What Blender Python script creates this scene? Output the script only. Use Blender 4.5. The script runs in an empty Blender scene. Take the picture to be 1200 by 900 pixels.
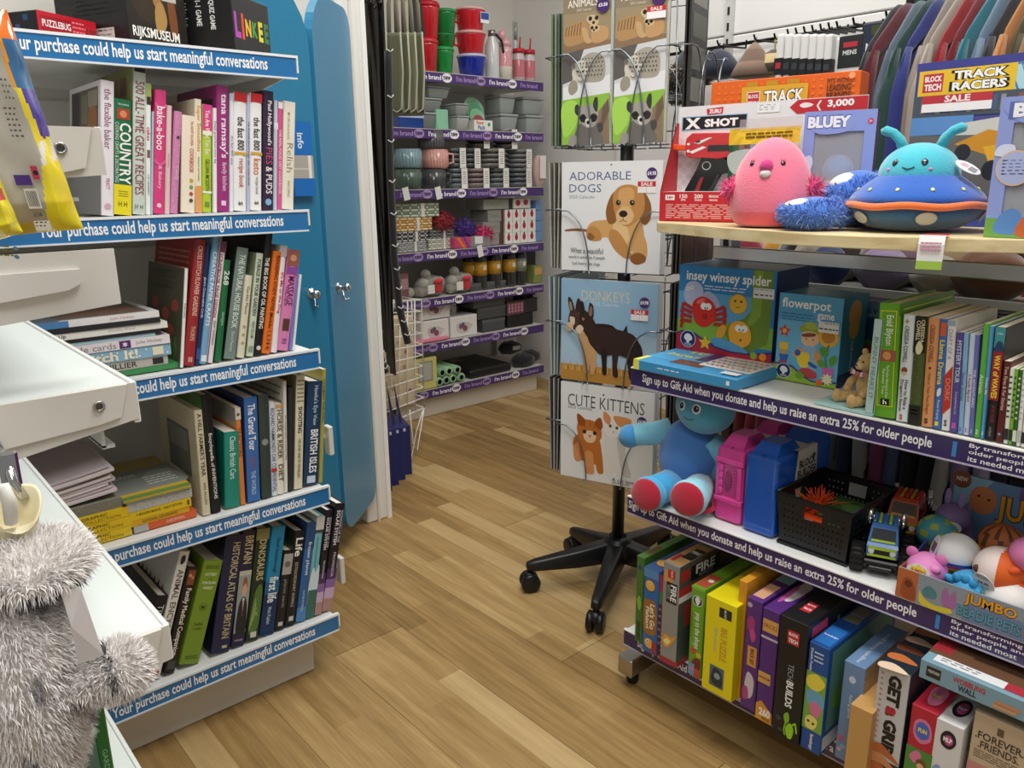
import bpy, bmesh, math, random
from mathutils import Vector as V, Matrix as M
random.seed(7)
S = bpy.context.scene; COL = S.collection; R = math.radians; PI = math.pi
# ---------------------------------------------------------------- camera, world, lights, exposure
CH = 1.1; FPX = 919.89
PIT, YAW, ROL = R(14.632), R(48.609), R(-.692)
_f = V((math.cos(YAW)*math.cos(PIT), math.sin(YAW)*math.cos(PIT), -math.sin(PIT)))
_r = V((math.sin(YAW), -math.cos(YAW), 0)); _u = _r.cross(_f)
CR = _r*math.cos(ROL)+_u*math.sin(ROL); CU = -_r*math.sin(ROL)+_u*math.cos(ROL); CF = _f
cam = bpy.data.objects.new('camera', bpy.data.cameras.new('camera')); COL.objects.link(cam)
cam.data.sensor_width = 36; cam.data.lens = 36*FPX/1200; cam.data.clip_start = .02
cam.matrix_world = M(((CR.x, CU.x, -CF.x, 0), (CR.y, CU.y, -CF.y, 0), (CR.z, CU.z, -CF.z, CH), (0, 0, 0, 1)))
S.camera = cam
S.view_settings.view_transform = 'Standard'; S.view_settings.look = 'None'
S.view_settings.gamma = 1; S.view_settings.use_curve_mapping = False; S.view_settings.exposure = 0.48
w = bpy.data.worlds.new('world'); S.world = w; w.use_nodes = True
w.node_tree.nodes['Background'].inputs[0].default_value = (1, .98, .95, 1); w.node_tree.nodes['Background'].inputs[1].default_value = .22
def area(name, loc, sx, sy, power, rot=(0, 0, 0), col=(1, .985, .955)):
    l = bpy.data.lights.new(name, 'AREA'); l.shape = 'RECTANGLE'; l.size = sx; l.size_y = sy; l.energy = power; l.color = col
    o = bpy.data.objects.new(name, l); COL.objects.link(o); o.location = loc; o.rotation_euler = rot; return o
area('ceiling_light_panel', (.75, .35, 2.55), .6, 1.2, 24)
area('ceiling_light_panel', (1.0, 1.95, 2.55), .6, 1.2, 13)
area('ceiling_light_panel', (2.35, 1.6, 2.55), .6, 1.2, 13)
area('ceiling_light_panel', (-.5, -.5, 2.55), .6, 1.2, 13)
# ---------------------------------------------------------------- photo measurement -> real plane
def ray(u, v): return CR*((u-600)/FPX)-CU*((v-450)/FPX)+CF
def PX(u, v, x): d = ray(u, v); return V((0, 0, CH))+d*(x/d.x)
def PY(u, v, y): d = ray(u, v); return V((0, 0, CH))+d*(y/d.y)
def PZ(u, v, z): d = ray(u, v); return V((0, 0, CH))+d*((z-CH)/d.z)
def XatU(u, y, z):
    k = (u-600)/FPX; a = CR-CF*k; return -(a.y*y+a.z*(z-CH))/a.x
def YatU(u, x, z):
    k = (u-600)/FPX; a = CR-CF*k; return -(a.x*x+a.z*(z-CH))/a.y
# ---------------------------------------------------------------- materials
def lin(h):
    if not isinstance(h, str): return tuple(h)+(1,) if len(h) == 3 else h
    o = []
    for i in (0, 2, 4):
        c = int(h[i:i+2], 16)/255; o.append(c/12.92 if c <= .04045 else ((c+.055)/1.055)**2.4)
    return tuple(o)+(1,)
MATS = {}
def mt(name, rough=.5, metal=0, trans=0, coat=0, bump=0, bscale=200, sheen=0, alpha=1, ior=1.45, spec=.5):
    """coloured surface: colour from the mesh's own colour attribute, plus fine procedural grain"""
    if name in MATS: return MATS[name]
    m = bpy.data.materials.new(name); m.use_nodes = True; nt = m.node_tree; p = nt.nodes['Principled BSDF']
    at = nt.nodes.new('ShaderNodeAttribute'); at.attribute_name = 'Col'
    nt.links.new(at.outputs['Color'], p.inputs['Base Color'])
    tc = nt.nodes.new('ShaderNodeTexCoord'); n = nt.nodes.new('ShaderNodeTexNoise'); n.inputs['Scale'].default_value = bscale
    nt.links.new(tc.outputs['Object'], n.inputs['Vector'])
    mr = nt.nodes.new('ShaderNodeMapRange'); mr.inputs[3].default_value = max(0, rough-.05); mr.inputs[4].default_value = min(1, rough+.05)
    nt.links.new(n.outputs['Fac'], mr.inputs[0]); nt.links.new(mr.outputs[0], p.inputs['Roughness'])
    p.inputs['Metallic'].default_value = metal; p.inputs['Transmission Weight'].default_value = trans
    p.inputs['Coat Weight'].default_value = coat; p.inputs['Coat Roughness'].default_value = .12
    p.inputs['Sheen Weight'].default_value = sheen; p.inputs['Alpha'].default_value = alpha; p.inputs['IOR'].default_value = ior
    p.inputs['Specular IOR Level'].default_value = spec
    if bump:
        b = nt.nodes.new('ShaderNodeBump'); b.inputs['Strength'].default_value = bump; b.inputs['Distance'].default_value = .002
        nt.links.new(n.outputs['Fac'], b.inputs['Height']); nt.links.new(b.outputs[0], p.inputs['Normal'])
    MATS[name] = m; return m
CARD = mt('printed_card', .42, coat=.12); PAPER = mt('paper', .8); PAINT = mt('painted_metal', .38, bump=.02, bscale=90)
PLAST = mt('plastic', .35); GLOSS = mt('glossy_plastic', .15, coat=.5); CHROME = mt('chrome', .12, metal=1); STEEL = mt('brushed_steel', .32, metal=1)
CLOTH = mt('cloth', .9, bump=.35, bscale=260, sheen=.3); PLUSH = mt('plush', .95, bump=.5, bscale=420, sheen=.6); FUR = mt('fur', .85, sheen=.3)
RUBBER = mt('black_rubber', .6); CLEAR = mt('clear_plastic', .12, trans=.9, ior=1.2); FILM = mt('clear_film', .1, alpha=.25)
DOORM = mt('painted_board', .3, coat=.3); WALLM = mt('wall_paint', .75, bump=.05, bscale=60); CERAM = mt('glazed_ceramic', .2, coat=.4)
# ---------------------------------------------------------------- mesh builder
class B:
    def __init__(s): s.v = []; s.f = []; s.c = []; s.mi = []; s.sm = []; s.mats = []; s.T = M()
    def raw(s, vs, fs, col, m=None, smooth=False):
        m = m or CARD
        if m not in s.mats: s.mats.append(m)
        k = s.mats.index(m); n = len(s.v); T = s.T
        s.v += [T @ V(p) for p in vs]
        for i, f in enumerate(fs):
            s.f.append([n+j for j in f]); s.c.append(lin(col[i] if isinstance(col, list) else col)); s.mi.append(k); s.sm.append(smooth)
        return s
    def bm(s, bm, col, m=None, smooth=False):
        bm.verts.index_update(); s.raw([v.co.copy() for v in bm.verts], [[v.index for v in f.verts] for f in bm.faces], col, m, smooth); bm.free(); return s
    def box(s, lo, hi, col, m=None, bev=0, seg=1, smooth=False):
        bm = bmesh.new(); bmesh.ops.create_cube(bm, size=1)
        for v in bm.verts: v.co = V([lo[i] if v.co[i] < 0 else hi[i] for i in range(3)])
        if bev: bmesh.ops.bevel(bm, geom=bm.edges[:], offset=bev, segments=seg, profile=.5, affect='EDGES')
        return s.bm(bm, col, m, smooth)
    def prism(s, pts, z0, z1, col, m=None, bev=0):
        """polygon in xy extruded along z"""
        n = len(pts); vs = [(p[0], p[1], z0) for p in pts]+[(p[0], p[1], z1) for p in pts]
        fs = [list(range(n))[::-1], [n+i for i in range(n)]]+[[i, (i+1) % n, n+(i+1) % n, n+i] for i in range(n)]
        if not bev: return s.raw(vs, fs, col, m)
        bm = bmesh.new(); vv = [bm.verts.new(v) for v in vs]
        for f in fs: bm.faces.new([vv[i] for i in f])
        bmesh.ops.bevel(bm, geom=bm.edges[:], offset=bev, segments=2, profile=.5, affect='EDGES')
        return s.bm(bm, col, m)
    def lathe(s, prof, col, m=None, n=20, c=(0, 0, 0), smooth=True):
        """prof: (r,z) bottom to top"""
        vs = []; fs = []; cols = []
        for r, z in prof:
            for i in range(n): a = 2*PI*i/n; vs.append((c[0]+r*math.cos(a), c[1]+r*math.sin(a), c[2]+z))
        for j in range(len(prof)-1):
            for i in range(n):
                fs.append([j*n+i, j*n+(i+1) % n, (j+1)*n+(i+1) % n, (j+1)*n+i]); cols.append(col[j] if isinstance(col, list) else col)
        if prof[0][0] > 1e-5: fs.append(list(range(n))[::-1]); cols.append(cols[0])
        if prof[-1][0] > 1e-5: fs.append([(len(prof)-1)*n+i for i in range(n)]); cols.append(cols[-2] if len(cols) > 1 else cols[0])
        return s.raw(vs, fs, cols, m, smooth)
    def tube(s, pts, r, col, m=None, n=8, closed=False, smooth=True, cap=True):
        pts = [V(p) for p in pts]; k = len(pts); vs = []; fs = []; prev = None
        rs = r if isinstance(r, (list, tuple)) else [r]*k
        for i, p in enumerate(pts):
            if closed: t = (pts[(i+1) % k]-pts[i-1])
            else: t = pts[min(i+1, k-1)]-pts[max(i-1, 0)]
            t.normalize()
            if prev is None: a = V((0, 0, 1)) if abs(t.z) < .9 else V((1, 0, 0)); u = t.cross(a).normalized()
            else: u = (prev-t*prev.dot(t)).normalized()
            prev = u; w_ = t.cross(u)
            for j in range(n): a = 2*PI*j/n; vs.append(p+(u*math.cos(a)+w_*math.sin(a))*rs[i])
        for i in range(k if closed else k-1):
            for j in range(n): q = (i+1) % k; fs.append([i*n+j, i*n+(j+1) % n, q*n+(j+1) % n, q*n+j])
        if cap and not closed: fs += [list(range(n))[::-1], [(k-1)*n+j for j in range(n)]]
        return s.raw(vs, fs, col, m, smooth)
    def ball(s, c, r, col, m=None, nu=20, nv=12, fn=None, colfn=None):
        """ellipsoid; fn(dir)->radius factor, colfn(dir)->colour"""
        r = (r, r, r) if not hasattr(r, '__len__') else r
        vs = []; fs = []; cs = []; ds = []
        for j in range(nv+1):
            t = PI*j/nv
            for i in range(nu):
                a = 2*PI*i/nu; d = V((math.sin(t)*math.cos(a), math.sin(t)*math.sin(a), -math.cos(t))); q = fn(d) if fn else 1
                ds.append(d); vs.append((c[0]+d.x*r[0]*q, c[1]+d.y*r[1]*q, c[2]+d.z*r[2]*q))
        for j in range(nv):
            for i in range(nu):
                f = [j*nu+i, j*nu+(i+1) % nu, (j+1)*nu+(i+1) % nu, (j+1)*nu+i]
                if j == 0: f = [f[0], f[2], f[3]]
                elif j == nv-1: f = [f[0], f[1], f[2]]
                fs.append(f)
                if colfn: d = sum((ds[q] for q in f), V())/len(f); cs.append(colfn(d))
        return s.raw(vs, fs, cs if colfn else col, m, True)
    def build(s, name, parent=None, sub=0):
        me = bpy.data.meshes.new(name); me.from_pydata([tuple(v) for v in s.v], [], s.f)
        for m in s.mats: me.materials.append(m)
        me.polygons.foreach_set('material_index', s.mi); me.polygons.foreach_set('use_smooth', s.sm)
        ca = me.color_attributes.new('Col', 'FLOAT_COLOR', 'CORNER'); buf = []
        for f, c in zip(s.f, s.c): buf += list(c)*len(f)
        if len(buf) == len(ca.data)*4: ca.data.foreach_set('color', buf)
        me.update(); o = bpy.data.objects.new(name, me); COL.objects.link(o)
        if parent: o.parent = parent
        if sub: d = o.modifiers.new('sub', 'SUBSURF'); d.levels = sub; d.render_levels = sub
        return o
# ---------------------------------------------------------------- printing on faces: lettering and flat pictures
TXT = {}
def glyphs(t, bold=0):
    if (t, bold) in TXT: return TXT[t, bold]
    cu = bpy.data.curves.new('t', 'FONT'); cu.body = t; cu.size = 1; cu.resolution_u = 2; cu.offset = bold; cu.fill_mode = 'FRONT'
    o = bpy.data.objects.new('t', cu); COL.objects.link(o); dg = bpy.context.evaluated_depsgraph_get(); dg.update()
    me = bpy.data.meshes.new_from_object(o.evaluated_get(dg)); vs = [(v.co.x, v.co.y) for v in me.vertices]; fs = [list(p.vertices) for p in me.polygons]
    bpy.data.objects.remove(o); bpy.data.curves.remove(cu); bpy.data.meshes.remove(me)
    if vs:
        x0 = min(v[0] for v in vs); x1 = max(v[0] for v in vs); y0 = min(v[1] for v in vs); y1 = max(v[1] for v in vs)
        vs = [((x-x0)/(x1-x0+1e-9), (y1-y)/(y1-y0+1e-9)) for x, y in vs]; asp = (x1-x0)/(y1-y0+1e-9)
    else: asp = 1
    TXT[t, bold] = (vs, fs, asp); return TXT[t, bold]
class Face:
    """drawing surface: O top-left corner, U to the right, D downward (unit vectors), size w x h; coordinates 0..1"""
    def __init__(s, b, O, U, D, w, h, m=None): s.b = b; s.O = V(O); s.U = V(U); s.D = V(D); s.w = w; s.h = h; s.N = s.D.cross(s.U); s.k = 0; s.m = m or CARD
    def P(s, u, v): return s.O+s.U*(u*s.w)+s.D*(v*s.h)+s.N*(.00025+.00004*s.k)
    def poly(s, pts, col, m=None): s.k += 1; s.b.raw([s.P(*p) for p in pts], [list(range(len(pts)))[::-1]], col, m or s.m); return s
    def rect(s, a, b_, c, d, col, m=None): return s.poly([(a, b_), (c, b_), (c, d), (a, d)], col, m)
    def ell(s, cu, cv, ru, rv, col, n=20, a0=0, a1=360, rot=0, m=None):
        asp = s.w/s.h; q = []; cr, sr = math.cos(R(rot)), math.sin(R(rot))
        for i in range(n+(a1-a0 < 360)):
            a = R(a0+(a1-a0)*i/n); x = ru*math.cos(a); y = rv*math.sin(a)/asp; x, y = x*cr-y*sr, x*sr+y*cr; q.append((cu+x, cv+y*asp))
        return s.poly(q, col, m)
    def circ(s, cu, cv, r, col, n=20): return s.ell(cu, cv, r, r*s.w/s.h, col, n)
    def blob(s, pts, col, n=4, m=None):
        """smooth closed Catmull-Rom outline"""
        o = []; k = len(pts)
        for i in range(k):
            p0, p1, p2, p3 = pts[i-1], pts[i], pts[(i+1) % k], pts[(i+2) % k]
            for j in range(n):
                t = j/n; o.append(tuple(.5*((2*p1[a])+(-p0[a]+p2[a])*t+(2*p0[a]-5*p1[a]+4*p2[a]-p3[a])*t*t+(-p0[a]+3*p1[a]-3*p2[a]+p3[a])*t**3) for a in (0, 1)))
        return s.poly(o, col, m)
    def line(s, pts, wd, col):
        for (a, b_), (c, d) in zip(pts, pts[1:]):
            dx, dy = (c-a)*s.w, (d-b_)*s.h; L = math.hypot(dx, dy) or 1; nx, ny = -dy/L*wd/2/s.w, dx/L*wd/2/s.h
            s.poly([(a+nx, b_+ny), (c+nx, d+ny), (c-nx, d-ny), (a-nx, b_-ny)], col)
        return s
    def text(s, t, a, b_, c, d, col, bold=.012, rot=0, fit=True):
        """lettering filling the box (a,b)-(c,d); rot 90 = reading downward, 270 = reading upward; fit keeps letters from stretching more than 1.5x"""
        vs, fs, asp = glyphs(t, bold)
        if not vs: return s
        if fit:
            W, Hh = (c-a)*s.w, (d-b_)*s.h
            ta = W/Hh if rot in (0, 180) else Hh/W
            if ta > asp*1.35:
                e = asp*1.35/ta
                if rot in (0, 180): mcx = (a+c)/2; a, c = mcx-(mcx-a)*e, mcx+(c-mcx)*e
                else: my = (b_+d)/2; b_, d = my-(my-b_)*e, my+(d-my)*e
            elif ta < asp*.7:
                e = ta/(asp*.7)
                if rot in (0, 180): my = (b_+d)/2; b_, d = my-(my-b_)*e, my+(d-my)*e
                else: mcx = (a+c)/2; a, c = mcx-(mcx-a)*e, mcx+(c-mcx)*e
        s.k += 1; out = []
        for x, y in vs:
            if rot == 0: p = (a+(c-a)*x, b_+(d-b_)*y)
            elif rot == 90: p = (c-(c-a)*y, b_+(d-b_)*x)
            elif rot == 180: p = (c-(c-a)*x, d-(d-b_)*y)
            else: p = (a+(c-a)*y, d-(d-b_)*x)
            out.append(s.P(*p))
        s.b.raw(out, [f[::-1] if False else f for f in fs], col, s.m); return s
    def lines(s, a, b_, c, d, n, col, seed=0, th=.35):
        """small print: rows of short words too small to read"""
        rg = random.Random(seed); hh = (d-b_)/n
        for i in range(n):
            x = a
            while x < c-.02:
                L = rg.uniform(.04, .12)*(c-a)*2; e = min(x+L, c); s.k -= 1; s.rect(x, b_+hh*i, e, b_+hh*(i+th), col); x = e+.015
        s.k += 1; return s
    def star(s, cu, cv, r, col, n=5, q=.45):
        return s.poly([(cu+r*(1 if i % 2 == 0 else q)*math.sin(PI*i/n), cv-r*(1 if i % 2 == 0 else q)*math.cos(PI*i/n)*s.w/s.h) for i in range(2*n)], col)
def boxfaces(b, x0, x1, y0, y1, z0, z1):
    """drawing faces of a box in local coordinates, seen from outside"""
    return dict(front=Face(b, (x0, y0, z1), (1, 0, 0), (0, 0, -1), x1-x0, z1-z0), back=Face(b, (x1, y1, z1), (-1, 0, 0), (0, 0, -1), x1-x0, z1-z0),
                left=Face(b, (x0, y1, z1), (0, -1, 0), (0, 0, -1), y1-y0, z1-z0), right=Face(b, (x1, y0, z1), (0, 1, 0), (0, 0, -1), y1-y0, z1-z0),
                top=Face(b, (x0, y1, z1), (1, 0, 0), (0, -1, 0), x1-x0, y1-y0))
# ---------------------------------------------------------------- things
def tag(o, label, cat, group=None):
    o['label'] = label; o['category'] = cat
    if group: o['group'] = group
    return o
def thing(name, label, cat, loc=(0, 0, 0), rz=0, group=None, rot=None):
    o = bpy.data.objects.new(name, None); COL.objects.link(o); o.empty_display_size = .05
    o.location = loc; o.rotation_euler = rot or (0, 0, rz); return tag(o, label, cat, group)
def struct(b, name): o = b.build(name); o['kind'] = 'structure'; return o
def nodes_mat(name):
    m = bpy.data.materials.new(name); m.use_nodes = True; return m, m.node_tree, m.node_tree.nodes['Principled BSDF']
# ================================================================ room shell
def wood_floor():
    m, nt, p = nodes_mat('oak_plank_floor'); N = nt.nodes.new; L = nt.links.new
    tc = N('ShaderNodeTexCoord'); sp = N('ShaderNodeSeparateXYZ'); L(tc.outputs['Object'], sp.inputs[0])
    def ma(op, a, b=None, c=None):
        n = N('ShaderNodeMath'); n.operation = op
        for i, x in enumerate((a, b, c)):
            if x is None: continue
            if isinstance(x, (int, float)): n.inputs[i].default_value = x
            else: L(x, n.inputs[i])
        return n.outputs[0]
    def wn(a, b=None):
        n = N('ShaderNodeTexWhiteNoise'); n.noise_dimensions = '2D'; c = N('ShaderNodeCombineXYZ'); L(a, c.inputs[0])
        if b is not None: L(b, c.inputs[1])
        L(c.outputs[0], n.inputs['Vector']); return n.outputs['Value']
    xs = ma('MULTIPLY', sp.outputs[0], 1/.192); ix = ma('FLOOR', xs); fx = ma('FRACT', xs)
    ys = ma('ADD', ma('MULTIPLY', sp.outputs[1], 1/1.25), ma('MULTIPLY', wn(ix), 5)); iy = ma('FLOOR', ys); fy = ma('FRACT', ys)
    pl = wn(ix, iy)
    # three narrow staves in each plank, some of them pale
    st = ma('FLOOR', ma('MULTIPLY', xs, 3)); sty = ma('FLOOR', ma('ADD', ma('MULTIPLY', sp.outputs[1], 1/.6), ma('MULTIPLY', wn(st), 7)))
    sv = wn(st, sty)
    ns = N('ShaderNodeTexNoise'); mp = N('ShaderNodeMapping'); mp.inputs['Scale'].default_value = (38, 2.2, 1); L(tc.outputs['Object'], mp.inputs[0]); L(mp.outputs[0], ns.inputs['Vector']); ns.inputs['Detail'].default_value = 6; ns.inputs['Roughness'].default_value = .65; ns.inputs['Scale'].default_value = 1
    n2 = N('ShaderNodeTexNoise'); m2 = N('ShaderNodeMapping'); m2.inputs['Scale'].default_value = (150, 9, 1); L(tc.outputs['Object'], m2.inputs[0]); L(m2.outputs[0], n2.inputs['Vector']); n2.inputs['Detail'].default_value = 4
    n2.inputs['Scale'].default_value = 1
    f = ma('ADD', ma('ADD', ma('MULTIPLY', pl, .18), ma('MULTIPLY', sv, .22)), ma('ADD', ma('MULTIPLY', ns.outputs['Fac'], .62), ma('MULTIPLY', n2.outputs['Fac'], .22)))
    cr = N('ShaderNodeValToRGB'); L(f, cr.inputs[0]); e = cr.color_ramp.elements
    e[0].position = .34; e[0].color = lin('735a33'); e[1].position = .9; e[1].color = lin('ccae7a')
    x = cr.color_ramp.elements.new(.56); x.color = lin('98794a'); x = cr.color_ramp.elements.new(.7); x.color = lin('ad8e5c')
    pale = ma('GREATER_THAN', sv, .86); mx = N('ShaderNodeMixRGB'); L(ma('MULTIPLY', pale, .32), mx.inputs[0]); L(cr.outputs[0], mx.inputs[1]); mx.inputs[2].default_value = lin('d2b888')
    seam = ma('MAXIMUM', ma('LESS_THAN', fx, .008), ma('LESS_THAN', fy, .0018)); mz = N('ShaderNodeMixRGB'); L(ma('MULTIPLY', seam, .75), mz.inputs[0]); L(mx.outputs[0], mz.inputs[1]); mz.inputs[2].default_value = lin('4a3318')
    L(mz.outputs[0], p.inputs['Base Color']); p.inputs['Roughness'].default_value = .42; p.inputs['Specular IOR Level'].default_value = .35
    bp = N('ShaderNodeBump'); bp.inputs['Strength'].default_value = .12; bp.inputs['Distance'].default_value = .002; L(n2.outputs['Fac'], bp.inputs['Height']); L(bp.outputs[0], p.inputs['Normal'])
    return m
b = B(); FM = wood_floor(); b.box((-1.6, -1.6, -.05), (3.3, 3.6, 0), 'a98850', FM); struct(b, 'floor')
b = B(); b.box((-1.6, 3.36, 0), (3.3, 3.6, 2.75), 'd8d4cc', WALLM); struct(b, 'wall_back')
b = B(); b.box((3.0, -1.6, 0), (3.3, 3.36, 2.75), 'e2e0dc', WALLM)
for k in range(14):      # slatwall boards on the right wall
    b.box((2.972, -1.6, .22+k*.18), (3.0, 2.6, .395+k*.18), 'e6e5e2', PAINT, bev=.004)
struct(b, 'wall_right')
b = B(); b.box((-1.6, 2.16, 0), (1.27, 2.26, 2.75), 'd9d6cf', WALLM); struct(b, 'wall_left')
b = B(); b.box((-1.6, -1.6, 2.7), (3.3, 3.6, 2.75), 'efeeea', WALLM); struct(b, 'ceiling')
# ================================================================ shelving
WHT = 'e9ebe8'; NAVYP = '43356b'
def hole(b, c, r, ax):      # dark screw hole: short recessed ring
    p = [(r*math.cos(2*PI*i/10), r*math.sin(2*PI*i/10)) for i in range(10)]
    b.raw([(c[0]+x, c[1], c[2]+y) for x, y in p], [list(range(10))], '6a6a68', STEEL)
    b.tube([(c[0]+x*1.1, c[1]-.0006, c[2]+y*1.1) for x, y in p], .0012, 'bdbdb8', STEEL, n=5, closed=True)
# ---- bookcase on the left: five shelves with blue ticket strips
LY = 1.45; LXR = .745; LXL = -.35
LZ = [1.327, 1.046, .767, .467, .159]
unit = thing('bookshelf_unit', 'white metal shop shelving of books with five blue strip-edged shelves', 'shelving', (LXL, LY, 0))
def U(x, y, z): return (x-LXL, y-LY, z)
b = B(); b.box(U(LXL, LY+.36, .05), U(LXR-.02, LY+.385, 1.75), 'cfccc4', PAINT)
for k in range(6): b.box(U(LXL, LY+.352, .12+k*.29), U(LXR-.05, LY+.36, .39+k*.29), 'd9d6cf', PAINT, bev=.003)
b.build('back_panel', unit)
for x in (LXL+.02, LXR-.05):
    b = B(); b.box(U(x, LY+.33, 0), U(x+.035, LY+.39, 1.75), 'cfcfcb', PAINT, bev=.004)
    for k in range(26): b.box(U(x+.012, LY+.3285, .1+k*.06), U(x+.02, LY+.33, .13+k*.06), '55534f', PAINT)
    b.build('upright', unit)
b = B(); b.box(U(LXL, LY+.06, 0), U(LXR-.035, LY+.09, .115), 'd6d2c9', PAINT, bev=.004); b.build('plinth', unit)
t5a, t5b = PY(131, 836, LY).x, PY(369, 747, LY).x
for i, z in enumerate(LZ):
    b = B(); b.box(U(LXL, LY+.006, z-.028), U(LXR-.004, LY+.355, z-.002), 'e6e7e4', PAINT, bev=.003)
    b.prism([(0, 0), (.33, 0), (.33, .0), (0, 0)][:3], 0, 0, WHT) if 0 else None
    for x in (LXL, LXR-.012):   # tapering side plates
        vs = [U(x+dx, LY+dy, zz) for dx in (0, .003) for dy, zz in ((.01, z-.004), (.34, z-.004), (.34, z-.075), (.01, z-.035))]
        b.raw(vs, [[0, 1, 2, 3], [7, 6, 5, 4], [0, 4, 5, 1], [1, 5, 6, 2], [2, 6, 7, 3], [3, 7, 4, 0]], 'dcdcd8', PAINT)
    sh = b.build('shelf', unit)
    b = B(); h = .04; b.box(U(LXL, LY-.003, z-h), U(LXR, LY+.004, z), '2872ae', GLOSS, bev=.0008)
    b.box(U(LXL, LY-.005, z-.0035), U(LXR, LY+.004, z+.001), 'e9eef2', PLAST); b.box(U(LXL, LY-.005, z-h-.001), U(LXR, LY+.004, z-h+.002), 'dfe6ea', PLAST)
    f = Face(b, U(t5a, LY-.0032, z), (1, 0, 0), (0, 0, -1), t5b-t5a, h)
    x1 = {0: PY(313, 82, LY).x, 1: PY(331, 258, LY).x, 2: PY(346, 424, LY).x, 3: PY(357, 587, LY).x}.get(i, t5b)
    f.O = V(U(x1-(t5b-t5a), LY-.0032, z)); f.text('Your purchase could help us start meaningful conversations', 0, .17, 1, .87, 'f4f8fb', .022, fit=False)
    b.build('ticket_strip', sh)
    b = B(); b.box(U(LXR, LY-.006, z-.03), U(LXR+.003, LY+.004, z+.001), 'f1f1ee', PLAST, bev=.0005); b.build('end_clip', sh)
# small end brackets sticking out at the right
for x, z in ((.825, .5), (.83, .165)):
    b = B(); b.box(U(LXR-.05, LY+.15, z+.02), U(x, LY+.152, z+.03), 'e4e4e0', PAINT); b.box(U(x, LY+.13, z-.02), U(x+.012, LY+.155, z+.05), 'e4e4e0', PAINT, bev=.002); b.build('end_bracket', unit)
# ---- near gondola at far left: empty white shelves seen end-on
GX, GY = .188, .70
gon = thing('empty_gondola', 'white metal gondola shelving at the left edge with mostly empty shelves', 'shelving', (GX, GY, 0))
def G(x, y, z): return (x-GX, y-GY, z)
def end_plate(b, y, z, hr, hl, L=.34, drop=0):
    """side plate: straight top edge, tapering bottom, pressed rib, screw hole"""
    t = .003
    def slab(pts, y0, y1, col):
        n = len(pts); vs = [G(GX-px_, yy, z-pz_) for yy in (y0, y1) for px_, pz_ in pts]
        b.raw(vs, [list(range(n)), [n+i for i in range(n)][::-1]]+[[i, n+i, n+(i+1) % n, (i+1) % n] for i in range(n)], col, PAINT)
    slab([(0, 0), (L, 0), (L, hl), (.0, hr)], y, y+t, 'dcd9d1')
    slab([(.007, .0), (L, 0), (L, hl*.62), (.032, hr*.95), (.015, hr*.85)], y-t, y, 'e0ddd5')
    hole(b, G(GX-.031, y-t-.0004, z-hr*.45), .0035, 1)
SH = [(.936, .032, .085, True), (.703, .035, .06, True), (1.143, .036, .06, True), (.42, .035, .06, True)]
for z, hr, hl, top in SH:
    b = B(); end_plate(b, GY, z, hr, hl); end_plate(b, 1.36, z, hr, hl)
    b.box(G(GX-.36, GY+.003, z-.022), G(GX-.002, 1.36, z-.001), 'e3eae7', PAINT, bev=.002)
    b.box(G(GX-.004, GY+.001, z-.036), G(GX+.0015, 1.36, z+.0005), 'e9ebe8', PAINT, bev=.001)
    o = b.build('shelf', gon)
    b = B(); b.box(G(GX-.03, GY+.01, z-.055), G(GX-.027, 1.355, z-.03), 'd8dcdc', PLAST); b.box(G(GX-.03, GY+.01, z-.056), G(GX-.02, 1.355, z-.053), 'd8dcdc', PLAST); b.build('ticket_rail', o)
b = B(); y = GY; z = 1.049
pts = [(.002, 0), (.34, 0), (.34, .075), (.002, .045)]
for (y0, y1, pp, c) in ((y, y+.003, pts, 'e4e2dc'), (y-.004, y, [(.03, .014), (.33, .014), (.33, .06), (.04, .03), (.03, .025)], 'ebe9e4')):
    n = len(pp); vs = [G(GX-a, yy, z-c_) for yy in (y0, y1) for a, c_ in pp]
    b.raw(vs, [list(range(n)), [n+i for i in range(n)][::-1]]+[[i, n+i, n+(i+1) % n, (i+1) % n] for i in range(n)], c, PAINT)
b.build('bare_bracket', gon)
b = B(); b.box(G(GX-.42, GY-.1, .1), G(GX-.0, 1.36, .16), 'e3e6e3', PAINT, bev=.004); b.box(G(GX-.40, GY-.05, 0), G(GX-.04, 1.36, .1), 'd6d2c9', PAINT); b.build('base_shelf', gon)
b = B(); b.box(G(GX-.43, GY-.05, 0), G(GX-.36, 1.37, 1.6), 'd8d5cd', PAINT, bev=.003); b.build('back_panel', gon)
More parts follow.
